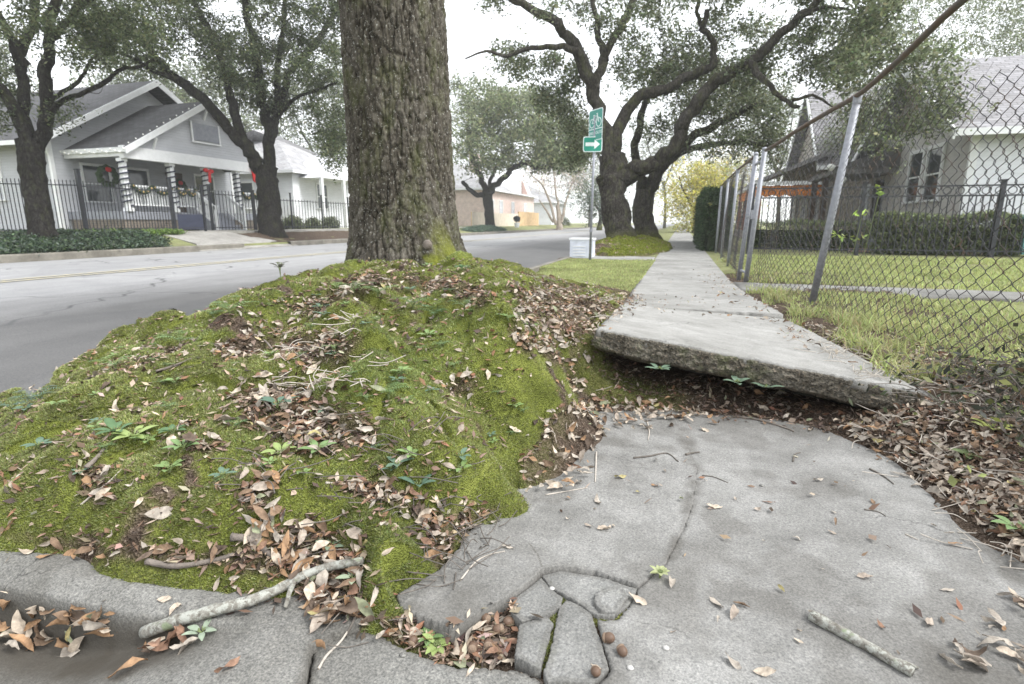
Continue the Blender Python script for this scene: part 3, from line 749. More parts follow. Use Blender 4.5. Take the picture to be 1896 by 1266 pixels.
# the sidewalk beyond the step: slabs laid end to end
def rect(x0, x1, y0, y1): return [(x0, y0), (x1, y0), (x1, y1), (x0, y1)]
slab('sidewalk', [(-.42, 4.36), (-.1, 4.31), (.3, 4.25), (.74, 4.225), (.72, 6.08), (-.47, 6.12)], lambda X, Y: np.interp(Y, [4.2, 6.1], [.185, .09]) + 0 * X, .1, .02, M_raised, 'pale sidewalk slab behind the heaved one', seed=14, jag=.02, rnd=.012)
slab('sidewalk', [(-.48, 6.135), (.72, 6.1), (.7, 8.0), (-.5, 8.0)], lambda X, Y: np.interp(Y, [6.1, 8], [.085, .03]) + 0 * X, .1, .02, M_raised, 'pale sidewalk slab beside the chain-link gate', seed=15, jag=.02, rnd=.012)
fw_ = MB(); y = 8.02
while y < 140:
    fw_.span((-.52, y, -.1), (.70, y + 1.5, .02 - .004 * (int(y) % 2))); y += 1.512
fw_.build('sidewalk', M_raised, kind='structure', label='pale sidewalk running away past the mossy hummock')
slab('path', [(.72, 7.1), (12, 6.75), (12, 7.35), (.72, 8.0)], lambda X, Y: .03 + 0 * X, .05, .05, M_kerb, 'grey concrete path leading across the lawn from the gate', seed=16, jag=.01)
slab('path', [(-1.9, 12.5), (-.53, 12.3), (-.53, 13.6), (-2.3, 13.9)], lambda X, Y: .02 + 0 * X, .05, .04, M_raised, 'short pale walk crossing the verge before the hummock', seed=17, jag=.01)

# the heaved slab
FL, FR, RR, RL = np.array([-.345, 2.47]), np.array([.97, 2.42]), np.array([.76, 4.20]), np.array([-.41, 4.24])
def raised_z(X, Y):
    u = np.clip((X + .345) / 1.3, 0, 1); v = np.clip((Y - 2.45) / 1.75, -.05, 1)
    return ((.348 * (1 - u) + .17 * u)) * (1 - v) + (.205 * (1 - u) + .145 * u) * v
def build_raised():
    root = empty('heaved_slab', (.3, 3.3, .1), 'pale concrete sidewalk slab tilted up in the air over a dark gap', 'concrete slab')
    e = np.array([FL, (-.2, 2.452), (.0, 2.46), (.15, 2.44), (.3, 2.452), (.45, 2.43), (.6, 2.44), (.72, 2.41), (.86, 2.43), FR, RR, (.2, 4.215), RL])
    t = slab('slab_top', e, raised_z, .04, .011, M_raised, None, kind=None, seed=33, jag=.012, rnd=.016, rough=.0015)
    t.parent = root; t.matrix_parent_inverse = Matrix.Translation(root.location).inverted()
    # broken front and side faces
    pts = np.vstack([[RL], [(-.37, 3.3)], e[:10], [(.9, 3.0)], [RR]])
    L = np.concatenate([[0], np.cumsum(np.hypot(*np.diff(pts, axis=0).T))])
    s = np.arange(0, L[-1], .006); X = np.interp(s, L, pts[:, 0]); Y = np.interp(s, L, pts[:, 1])
    X = X + .008 * fbm(s * 20, s * 0, seed=71); Y = Y + .008 * fbm(s * 20, s * 0 + 9, seed=72)
    tx, ty = np.gradient(X), np.gradient(Y); l = np.hypot(tx, ty); nx_, ny_ = ty / l, -tx / l
    nv = 24
    v = np.linspace(0, 1, nv)[:, None]
    thick = .112 + .016 * fbm(s * 6, s * 0, seed=73, o=4)
    zt = raised_z(X, Y) - .008
    Z = zt[None] - v * thick[None]; lip = sstep(.16, .30, v + .06 * fbm(s[None] * 12 + 0 * v, v * 3, seed=76))
    bulge = .004 + lip * (-.008 + .022 * fbm(s[None] * 22 + 0 * v, Z * 40, seed=74, o=5, g=.65) + .01 * np.sin(v * math.pi)) - .05 * sstep(.75, 1, v) 
    f1, f2, c = voro(s[None] * 40 + 0 * v, Z * 40, 5); bulge = bulge + .010 * (c - .4) * sstep(.7, .1, f1) * lip
    bulge = np.where(v < .02, -.004, bulge)
    V = np.stack([X[None] + nx_[None] * bulge, Y[None] + ny_[None] * bulge, Z], -1)
    # underside carried inwards
    ix, iy = np.clip(X + nx_ * -.5, -.2, .7), np.clip(Y + ny_ * -.5, 2.5, 4.0)
    inn = np.stack([ix, iy, raised_z(ix, iy) - .125], -1)[None]
    V = np.concatenate([V, inn], 0)
    n = len(s); i, j = np.meshgrid(np.arange(nv), np.arange(n - 1), indexing='ij'); a = i * n + j
    F = np.stack([a, a + n, a + n + 1, a + 1], -1).reshape(-1, 4)
    obj('broken_edge', mesh_np('broken_edge', V.reshape(-1, 3), F, M_edge, True), root)['label'] = 'crumbling aggregate edge of the heaved slab'
    return root
heaved = build_raised()

# ------------------------------------------------------------------ the big oak in front
def big_oak():
    base = at_y(752, 480, 4.15); top = at_y(727, 0, 4.15)
    bx, by = base[0], 4.15
    lean = (top[0] - base[0]) / (top[2] - base[2])
    root = empty('oak_tree', (bx, by, .45), 'massive scaly-barked oak trunk rising out of the mossy mound', 'tree')
    n, zs = 420, np.concatenate([np.arange(.05, 3.0, .0085), np.arange(3.0, 6.2, .04)])
    th = np.linspace(0, 2 * math.pi, n, endpoint=False)
    T, Z = np.meshgrid(th, zs)
    h = Z - .5
    r = .405 - .012 * np.clip(h, 0, 3) + .035 * np.exp(-np.clip(h, -.08, 9) / .16) + .03 * np.exp(-np.clip(h, 0, 9) / .6) + .05 * sstep(4.5, 6.2, Z)
    # buttresses
    for a0, w, am in ((-.55, .33, .30), (-2.3, .4, .03), (2.4, .4, .05), (1.0, .5, .15), (-1.5, .35, .04)):
        da = np.angle(np.exp(1j * (T - a0)))
        r = r + am * np.exp(-(da / w) ** 2) * np.exp(-np.clip(h, -.08, 9) / .17)
    r = r * (1 + .035 * fbm(np.cos(T) * 1.2, np.sin(T) * 1.2, Z * .7, seed=40, o=3))
    # bark plates: stretched cells, wrapped seamlessly
    R = .42
    wob = .045 * fbm(np.cos(T) * 4, np.sin(T) * 4, Z * 5, seed=41, o=3)
    def plates(k, sz, seed, wv):
        u2 = np.mod(T / (2 * math.pi) * k + wob * wv, k)
        f1, f2, c = voro(u2, Z / sz + wob * 6, seed)
        return f2 - f1, c
    e1, c1 = plates(44, .17, 51, 16); e2, c2 = plates(110, .05, 52, 22)
    ridge = np.abs(fbm(np.cos(T) * 7, np.sin(T) * 7, Z * 2.2, seed=47, o=3))
    g1 = sstep(0, .26, e1); g2 = sstep(0, .35, e2)
    plate = np.clip(.25 * g1 + .5 * g1 * g2 + .5 * sstep(0, .18, ridge), 0, 1)
    d = .008 * g1 + .006 * g2 + .006 * c2 * g1 + .012 * sstep(0, .2, ridge) + .007 * fbm(np.cos(T) * 26, np.sin(T) * 26, Z * 34, seed=43, o=3)
    r = r + d - .012
    xc = bx + lean * (Z - .5); yc = by + 0 * Z
    V = np.stack([xc + r * np.cos(T), yc + r * np.sin(T), Z], -1).reshape(-1, 3)
    i, j = np.meshgrid(np.arange(len(zs) - 1), np.arange(n), indexing='ij')
    F = np.stack([i * n + j, i * n + (j + 1) % n, (i + 1) * n + (j + 1) % n, (i + 1) * n + j], -1).reshape(-1, 4)
    mz = np.clip(1.1 - (Z - .45) / (.05 + .36 * np.exp(-(np.angle(np.exp(1j * (T + .5))) / .38) ** 2) + .12 * np.exp(-(np.angle(np.exp(1j * (T + 2.4))) / .4) ** 2)), 0, 1)
    moss = mz * sstep(-.2, .2, fbm(np.cos(T) * 4, np.sin(T) * 4, Z * 6, seed=44))
    moss = np.clip(moss * 1.2, 0, 1)
    me = mesh_np('trunk', V, F, M_bark_main, True, {'plate': plate.reshape(-1), 'moss': moss.reshape(-1)})
    obj('trunk', me, root)
    limbs = []
    tp = np.array([bx + lean * 5.6, by, 6.0])
    for a, el, L, rr in ((-.4, .9, 5, .24), (1.2, .75, 6, .26), (2.5, .8, 5.5, .24), (3.9, .95, 5, .22), (5.0, .8, 5, .2)):
        q = [tp, tp + np.array([math.cos(a) * .7, math.sin(a) * .7, .9]) * .9]
        for k in range(3):
            q.append(q[-1] + L / 3 * np.array([math.cos(a + .2 * k), math.sin(a + .2 * k), el - .15 * k]))
        c = catmull(q, 6); V, F = tube_vf(c, np.linspace(rr, .06, len(c)), 12, .15, 3)
        obj('limb', mesh_np('limb', V, F, M_bark, True), root); limbs.append(c)
    return root, limbs
oak_root, oak_limbs = big_oak()
dg = bpy.context.evaluated_depsgraph_get()

# ------------------------------------------------------------------ one ray-castable surface of everything litter can lie on
from mathutils.bvhtree import BVHTree
def world_bvh(objs):
    V = []; F = []; n = 0
    for o in objs:
        M = np.array(o.matrix_world if o.parent is None else (Matrix.Identity(4)))
        me = o.data; c = np.empty(len(me.vertices) * 3, np.float32); me.vertices.foreach_get('co', c); c = c.reshape(-1, 3)
        if o.parent is None: c = c + np.array(o.location)
        V.append(c)
        lt = np.empty(len(me.loops), np.int32); me.loops.foreach_get('vertex_index', lt)
        st = np.empty(len(me.polygons), np.int32); me.polygons.foreach_get('loop_start', st); to = np.empty(len(me.polygons), np.int32); me.polygons.foreach_get('loop_total', to)
        for k in (3, 4):
            s = st[to == k]
            if len(s): F += (lt[s[:, None] + np.arange(k)] + n).tolist()
        n += len(c)
    return BVHTree.FromPolygons(np.vstack(V).tolist(), F)
SURF = world_bvh([o for o in SC.objects if o.type == 'MESH' and (o.name.split('.')[0] in ('ground', 'sidewalk', 'kerb', 'path', 'road', 'concrete_fragment', 'slab_top'))])
def drop(x, y, z0=1.2):
    h = SURF.ray_cast(Vector((x, y, z0)), Vector((0, 0, -1)))
    return (h[0], h[1]) if h[0] is not None else (Vector((x, y, 0)), Vector((0, 0, 1)))
def look(px, py):
    """the spot of ground seen at a pixel of the photograph"""
    r = ray(px, py); h = SURF.ray_cast(Vector(EYE), Vector(r / np.linalg.norm(r)))
    return (h[0], h[1]) if h[0] is not None else (Vector(at_z(px, py)), Vector((0, 0, 1)))

# ------------------------------------------------------------------ moss: hundreds of thousands of tiny fronds
def blades(name, P, nrm, h, w, col, mat, lean=.5, segs=1, label=None, rs=1):
    g = np.random.default_rng(rs); n = len(P)
    a = g.uniform(0, 2 * math.pi, n); ln = g.normal(0, lean, (n, 2))
    d = nrm + np.stack([ln[:, 0], ln[:, 1], np.zeros(n)], 1); d /= np.linalg.norm(d, axis=1)[:, None]
    s = np.stack([np.cos(a), np.sin(a), np.zeros(n)], 1) * (w[:, None] / 2)
    if segs == 1:
        V = np.stack([P - s, P + s, P + d * h[:, None]], 1).reshape(-1, 3)
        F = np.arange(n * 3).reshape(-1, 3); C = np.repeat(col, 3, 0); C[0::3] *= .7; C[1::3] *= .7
        Fs = [F]
    else:
        b2 = P + d * h[:, None] * .55
        tip = P + d * h[:, None] * .95 + np.stack([ln[:, 0], ln[:, 1], -.35 * np.abs(ln[:, 0])], 1) * h[:, None] * .5
        V = np.stack([P - s, P + s, b2 + s * .75, b2 - s * .75, tip], 1).reshape(-1, 3)
        k = np.arange(n)[:, None] * 5
        Fs = [k + np.array([[2, 3, 4]]), k + np.array([[0, 1, 2, 3]])]; C = np.repeat(col, 5, 0)
    o = obj(name, mesh_np(name, V, Fs, mat, False, None, C))
    return tag(o, label, None, None, 'stuff')
def palette(n, cols, w, g, var=.18):
    c = np.array(cols)[g.choice(len(cols), n, p=np.array(w) / sum(w))]
    return np.clip(c * (1 + g.normal(0, var, (n, 1))) * (1 + g.normal(0, .05, (n, 3))), .005, .95)
def do_moss():
    g = np.random.default_rng(5)
    X = []; Y = []
    for x0, x1, y0, y1, n in ((-3.3, -.35, .6, 1.7, 620000), (-3.4, -.3, 1.7, 3.0, 380000), (-3.4, -.35, 3.0, 5.2, 190000), (-.5, .4, 2.38, 2.72, 22000)):
        X.append(g.uniform(x0, x1, n)); Y.append(g.uniform(y0, y1, n))
    X.append(g.uniform(-.75, -.1, 60000)); Y.append(g.uniform(.7, 1.25, 60000))
    X = np.concatenate(X); Y = np.concatenate(Y)
    u, v, d = project(np.stack([X, Y, X * 0 + .1], -1))
    k = (u > -150) & (u < 2000) & (v < 1400); X = X[k]; Y = Y[k]
    Z = G(X, Y)
    m = moss_w(X, Y, Z)
    pr = m * (0.75 + .5 * fbm(X * 30, Y * 30, seed=77, o=3))
    k = (g.uniform(0, 1, len(X)) < pr) & (m > .12)
    X, Y, Z = X[k], Y[k], Z[k]
    e = .006
    gx_ = (G(X + e, Y) - G(X - e, Y)) / (2 * e); gy_ = (G(X, Y + e) - G(X, Y - e)) / (2 * e)
    nr = np.stack([-gx_, -gy_, np.ones_like(X)], 1); nr /= np.linalg.norm(nr, axis=1)[:, None]
    n = len(X); dist = np.hypot(X, Y)
    t = .5 + .5 * fbm(X * 6, Y * 6, seed=78, o=4)[:, None]
    t2 = sstep(.45, .75, .5 + .5 * fbm(X * 2.2, Y * 2.2, seed=79, o=3))[:, None]
    c = palette(n, [(.30, .335, .125), (.395, .425, .17), (.205, .24, .085), (.49, .50, .25), (.25, .235, .14)], [5, 4, 3, 2, 1.3], g)
    c = c * (.5 + .95 * t); c = c * (1 - .25 * t2) + c * .25 * t2 * np.array([.6, .9, .6])
    h = g.uniform(.004, .009, n) * (1 + .12 * dist); w = .0024 * (1 + .38 * dist)
    P = np.stack([X, Y, Z - .001], 1)
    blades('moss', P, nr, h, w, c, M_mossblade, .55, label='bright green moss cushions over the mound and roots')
    # moss on the foot of the trunk
do_moss()
def grass_area(name, label, x0, x1, y0, y1, n, hmin, hmax, w, cols, wt, clump=.0, mask=None, rs=3, lean=.35):
    g = np.random.default_rng(rs)
    X = g.uniform(x0, x1, n); Y = y0 + (y1 - y0) * g.uniform(0, 1, n) ** 1.35
    if mask is not None:
        k = g.uniform(0, 1, n) < mask(X, Y); X = X[k]; Y = Y[k]
    Z = np.array([drop(a, b)[0].z for a, b in zip(X, Y)]) if len(X) < 260000 else X * 0
    d = np.hypot(X, Y); n = len(X)
    c = palette(n, cols, wt, g, .2); t = (.5 + .5 * fbm(X * 2.2, Y * 2.2, seed=rs + 5))[:, None]; c = c * (.65 + .7 * t)
    h = g.uniform(hmin, hmax, n) * (.6 + .8 * t[:, 0]); wd = w * (1 + .22 * d)
    nr = np.tile(np.array([[0, 0, 1.0]]), (n, 1))
    return blades(name, np.stack([X, Y, Z - .004], 1), nr, h, wd, c, M_grass, lean, 2, label, rs)
GC = [(.30, .34, .13), (.38, .41, .18), (.24, .27, .10), (.46, .44, .26), (.42, .48, .19)]
onpath = lambda X, Y: ((Y > 6.98 - .04 * X) & (Y < 8.05 - .05 * X)) | ((X < .78))
grass_area('grass', 'bright lawn grass behind the chain-link fence', 1.0, 9, .2, 15, 140000, .03, .075, .0045, GC, [4, 4, 2, 1, 3], rs=11, mask=lambda X, Y: np.where(onpath(X, Y), 0, 1) * sstep(-.55, .1, fbm(X * 1.1, Y * 1.1, seed=6)) * sstep(1.0, 1.5, X - .25 * (Y < 2.5) + .2 * fbm(X * 6, Y * 6, seed=2)))
grass_area('grass', 'tufts of grass and weeds along the foot of the chain-link fence', .75, 1.65, 2.6, 13, 26000, .05, .15, .004, GC + [(.36, .30, .17)], [3, 3, 3, 2, 3, 2], rs=12, lean=.5, mask=lambda X, Y: sstep(-.05, .3, fbm(X * 5, Y * 3, seed=7)) * sstep(.72, 1.1, X + .06 * np.minimum(Y - 3, 3) * (Y < 9)) * np.where(onpath(X, Y) & (X > .72) & (Y > 6.9) & (Y < 8.1), 0, 1))
grass_area('grass', 'short pale grass on the verge between kerb and sidewalk', -2.45, -.5, 6.3, 12.4, 60000, .02, .045, .004, GC, [5, 5, 1, 2, 3], rs=13, mask=lambda X, Y: sstep(6.2, 7.2, Y + .6 * fbm(X * 2, Y * 2, seed=8)))

# ------------------------------------------------------------------ leaf shapes
LC = [(.45, .39, .325), (.38, .345, .305), (.33, .21, .125), (.21, .145, .10), (.12, .09, .07), (.25, .27, .18), (.335, .29, .25), (.36, .32, .16), (.25, .155, .11)]
LCN = ['pale tan', 'beige grey', 'orange-brown', 'brown', 'dark brown', 'greenish grey', 'pinkish tan', 'yellowish', 'reddish brown']
def leaf_vf(seed, wid=.34, curl=None, nx=7):
    g = np.random.default_rng(seed)
    t = np.linspace(0, 1, nx); cu = g.normal(0, .9) if curl is None else curl
    half = wid / 2 * np.sin(np.pi * t ** g.uniform(.8, 1.05)) ** .8; half[0] = .012; half[-1] = .008
    cup = g.uniform(-.2, 1.0); tw = g.normal(0, .7); sk = g.normal(0, .06)
    V = []
    for k, tt in enumerate(t):
        x = (tt - .5); ang = cu * (tt - .5)
        cx = math.sin(ang) / cu if abs(cu) > .05 else x; cz = (1 - math.cos(ang)) / cu if abs(cu) > .05 else 0
        for s in (-1, 0, 1):
            y = s * half[k] * (1 + g.normal(0, .07)); z = cz + (g.normal(0, .03) if s else 0) + abs(s) * half[k] * cup * 1.2 + y * math.sin(tw * (tt - .5) * 2) + g.normal(0, .008)
            V.append((cx, y * math.cos(tw * (tt - .5)) + sk * math.sin(math.pi * tt), z))
    V = np.array(V); V[:, 2] -= V[:, 2].min()
    F = [(k * 3 + q, k * 3 + q + 1, (k + 1) * 3 + q + 1, (k + 1) * 3 + q) for k in range(nx - 1) for q in (0, 1)]
    # stalk
    n = len(V); e = V[1]
    V = np.vstack([V, e + [[0, -.009, .004]], e + [[0, .009, .004]], e + [[-.14, .03, .03]]])
    return V, np.array(F), np.array([[n, n + 1, n + 2]])
SHAPES = [leaf_vf(100 + k, wid=[.30, .36, .42, .33, .38, .28, .34, .40, .31, .36, .26, .48, .22, .38, .45, .33][k], nx=[7, 7, 8, 7, 9][k % 5]) for k in range(16)]
_lm = {}
def leaf_mesh(s, c):
    if (s, c) not in _lm:
        V, F4, F3 = SHAPES[s]
        g = np.random.default_rng(s * 31 + c)
        C = np.tile(np.array(LC[c]), (len(V), 1)) * (1 + g.normal(0, .10, (len(V), 1))); C[1:-3:3] *= 1.15; C[-3:] *= .6
        _lm[(s, c)] = mesh_np('fallen_leaf', V, [F4, F3], M_litter, True, None, np.clip(C, 0, 1))
    return _lm[(s, c)]
def orient(nrm, yaw, tilt, g):
    z = np.array(nrm, float) + g.normal(0, tilt, 3) * np.array([1, 1, .3]); z /= np.linalg.norm(z)
    x = np.array([math.cos(yaw), math.sin(yaw), 0]); x = x - z * (x @ z); x /= np.linalg.norm(x)
    return np.stack([x, np.cross(z, x), z], 1)
LEAVES = []       # (pos, R, size, shape, colour, zone)
def scatter_leaves():
    g = np.random.default_rng(21)
    def zone(px, n, lift, size, tilt, cw, name, z=.1):
        P = np.array([at_z(a, b, z)[:2] for a, b in px]); lo, hi = P.min(0) - .05, P.max(0) + .05; k = 0; tries = 0
        while k < n and tries < n * 40:
            tries += 1
            x, y = g.uniform(lo, hi)
            p, nr = drop(x, y)
            u, v, d = project(np.array(p)[None]); ins = poly_sd(u, v, px)[0]
            if name in ('nut hole', 'mound foot') and p.z > -.02 and poly_sd(np.array([p.x]), np.array([p.y]), P1)[0] > .004 and g.uniform() < .97: continue
            if name == 'under slab': p = Vector((x, y, float(G(x, y)))); nr = Vector((0, -.3, .95)); u, v, d = project(np.array(p)[None]); ins = 50
            if 'drift' in name and p.z > .12 and -.4 < p.x < .93 and 2.4 < p.y < 4.2 and g.uniform() < .9: continue
            if g.uniform() > 1 / (1 + math.exp(-(ins - 4) / (9 if z > .05 else 4))): continue
            c = g.choice(len(LC), p=np.array(cw) / sum(cw))
            LEAVES.append((np.array(p) + [0, 0, .003 + abs(g.normal(0, lift))], orient(nr, g.uniform(0, 6.283), tilt, g), g.uniform(*size) * g.choice([.5, .65, .8, 1, 1.08]), int(g.integers(len(SHAPES))), int(c), name))
            k += 1
    A = [6, 7, 1.5, 3, 2.5, .6, 4, .3, 1]; B = [5, 4, 4, 4, 2, .6, 3, .5, 3]; Cc = [4, 6, 1, 4, 5, .8, 4, .2, 1]
    zone(LIT[0], 420, .012, (.035, .06), .45, Cc, 'trunk foot', .45)
    zone(LIT[1], 1000, .012, (.03, .06), .4, Cc, 'slab litter', .25)
    zone(LIT[2], 170, .012, (.03, .055), .4, A, 'slab litter', .25)
    zone(LIT[3], 180, .014, (.03, .06), .5, A, 'mound litter', .22)
    zone(LIT[4], 80, .01, (.03, .05), .4, A, 'mound litter', .33)
    zone(LIT[5], 60, .01, (.03, .05), .4, A, 'mound litter', .25); zone(LIT[6], 90, .01, (.03, .05), .4, A, 'mound litter', .33)
    zone(LIT[7], 140, .010, (.025, .05), .45, B, 'mound foot', .04)
    zone(LIT[8], 85, .010, (.04, .07), .45, B, 'kerb heap', .02)
    zone([(440, 950), (640, 960), (690, 1030), (685, 1160), (590, 1170), (500, 1060)], 85, .014, (.04, .065), .5, B, 'kerb heap', .02)
    zone(LIT[9], 190, .014, (.035, .06), .5, A, 'panel heap', .01)
    zone([(1060, 735), (1330, 745), (1330, 775), (1120, 790), (1040, 800)], 80, .02, (.04, .06), .5, B, 'panel heap', .01)
    zone([(1110, 665), (1690, 745), (1640, 800), (1330, 770), (1110, 745)], 120, .008, (.035, .06), .5, B, 'under slab', .02)
    zone(LIT[10], 700, .012, (.03, .055), .45, Cc, 'fence drift', .03)
    zone([(1500, 760), (1700, 790), (1896, 930), (1900, 1060), (1800, 960), (1650, 840)], 240, .015, (.03, .055), .5, A, 'fence drift', .03)
    zone(LIT[11], 640, .012, (.03, .055), .4, Cc, 'fence drift', .13)
    zone(LIT[12], 200, .01, (.03, .05), .4, B, 'far litter', .08)
    zone([(10, 1115), (90, 1105), (190, 1135), (240, 1165), (190, 1200), (60, 1205), (0, 1190)], 46, .012, (.045, .07), .38, [5, 2, 6, 2, .5, 2, 2, .5, 1], 'gutter pile', -.1)
    zone([(250, 1160), (380, 1160), (370, 1215), (260, 1220)], 12, .01, (.04, .06), .4, B, 'gutter pile', -.08)
    zone(LIT[13], 30, .01, (.03, .05), .4, B, 'mound litter', .14); zone(LIT[14], 22, .01, (.03, .05), .4, A, 'mound litter', .17)
    zone(LIT[15], 20, .01, (.03, .05), .4, A, 'mound litter', .25); zone(LIT[16], 30, .01, (.03, .05), .4, B, 'mound litter', .12)
    zone([(720, 1150), (960, 1130), (960, 1250), (860, 1250), (700, 1190)], 34, .008, (.03, .045), .4, B, 'nut hole', -.03)
    mo = [(0, 740), (200, 620), (480, 540), (650, 500), (900, 500), (1040, 640), (1050, 740), (950, 900), (850, 1000), (700, 1100), (450, 1040), (0, 980)]
    zone(mo, 950, .004, (.025, .05), .3, A, 'on moss', .22)
    zone([(1000, 880), (1900, 880), (1900, 1260), (1200, 1260)], 40, .002, (.02, .04), .2, A, 'bare panel', .0)
    zone([(1180, 470), (1345, 500), (1500, 620), (1110, 610)], 60, .002, (.03, .05), .2, A, 'far litter', .1)
    zone([(1850, 1120), (1896, 1100), (1960, 1250), (1700, 1266), (1760, 1180)], 24, .006, (.04, .06), .4, A, 'corner drift', .0)
    zone([(1150, 535), (1300, 568), (1330, 590), (1240, 585), (1150, 560)], 60, .003, (.02, .035), .3, Cc, 'far litter', .2)
scatter_leaves()
HAND = [(488, 697, .075, 0, 0, .2, 'long pale tan leaf lying flat on moss below the tree'), (585, 707, .05, 1, 1, 1.2, 'oval beige leaf standing on edge amid the moss'), (415, 780, .075, 2, 6, -.2, 'broad pinkish tan leaf in the middle of the mound'),
        (745, 853, .06, 3, 1, 1.1, 'pale curled leaf alone on smooth moss under the shoulder root'), (300, 950, .075, 4, 1, .35, 'large grey green leaf propped upright at the mound foot'), (1027, 905, .06, 1, 0, .4, 'broad tan leaf leaning at the end of the leaf heap'),
        (1053, 887, .04, 5, 0, .4, 'slim cream leaf beside the thin broken twig'), (1148, 886, .045, 6, 7, .2, 'flat tan leaf with stalk on bare concrete'), (1107, 930, .05, 8, 1, 1.8, 'folded cream leaf standing on concrete near twig'), (1119, 981, .042, 2, 0, .1, 'round cream leaf alone on the cracked panel'),
        (1212, 901, .028, 3, 2, -.9, 'tiny orange leaf on bare concrete'), (1322, 940, .048, 4, 0, -.15, 'curled cream leaf just beyond the dark crack'), (1304, 797, .045, 7, 0, -1.0, 'arched pale leaf below the heaved slab'), (1515, 891, .036, 6, 1, 0, 'narrow grey leaf far out on the panel'),
        (1601, 1070, .038, 2, 6, -.1, 'small pink tan leaf above the thick stick'), (1754, 1094, .036, 5, 1, 0, 'white underside leaf near the panel edge'), (1720, 1155, .040, 4, 6, .7, 'pointed tan leaf standing right of the thick stick'), (1358, 1138, .046, 1, 6, 1.0, 'tan leaf lying above the middle of the lower panel'),
        (1326, 1121, .042, 3, 1, -1.1, 'whitish slim leaf next to a tan one'), (1180, 1112, .046, 7, 0, -.7, 'curled cream leaf resting at the crack tip moss'), (1243, 1082, .044, 1, 1, 1.3, 'upright pale leaf beside the crumbled moss corner'), (1357, 1232, .044, 6, 1, -1.2, 'pale leaf near the bottom of the panel'),
        (987, 1250, .050, 2, 6, -.9, 'pinkish leaf at the rim of the coarse apron'), (880, 978, .05, 9, 0, .9, 'cream leaf curved like a crescent at the moss foot'), (917, 967, .035, 3, 1, .8, 'pale small leaf beside the crescent leaf'), (940, 1014, .036, 5, 1, -.3, 'pinkish white leaf at the end of the thin twig'),
        (765, 1172, .048, 6, 0, -.25, 'tan leaf under the tongue of the panel'), (240, 1243, .075, 0, 2, .35, 'large orange-brown arched leaf in the gutter pan'), (424, 1240, .05, 6, 8, .9, 'rusty brown leaf on the gutter concrete'), (588, 1190, .055, 8, 2, 1.2, 'orange leaf standing in the apron joint'),
        (307, 1111, .036, 4, 0, 0, 'white oval leaf on the kerb top'), (327, 1132, .042, 1, 0, 1.5, 'pale leaf upright behind the lichened branch'), (405, 1080, .034, 3, 6, 1.4, 'small pink leaf on the kerb below the root'), (436, 1070, .026, 2, 1, .3, 'tiny pale oval leaf on the kerb'),
        (150, 1190, .055, 9, 0, 1.2, 'cream leaf bent over the gutter pile edge'), (55, 1025, .05, 8, 0, .3, 'cream green leaf lying on the kerb top'), (88, 1032, .045, 3, 2, .7, 'orange leaf on the kerb beneath the moss'), (135, 1022, .04, 4, 2, .5, 'round tan orange leaf on the kerb'), (195, 1030, .04, 6, 2, -.1, 'golden leaf on the kerb beneath dark moss'),
        (1105, 1238, .03, 5, 0, -.9, 'small pale leaf near the lower fragment edge'), (1795, 1222, .055, 7, 6, -.5, 'pink arched leaf in the bottom corner drift'), (1850, 1195, .06, 0, 1, -.6, 'long pale leaf in the bottom corner drift'), (800, 1026, .05, 6, 2, .3, 'tan leaf on debris beside the mossy root')]
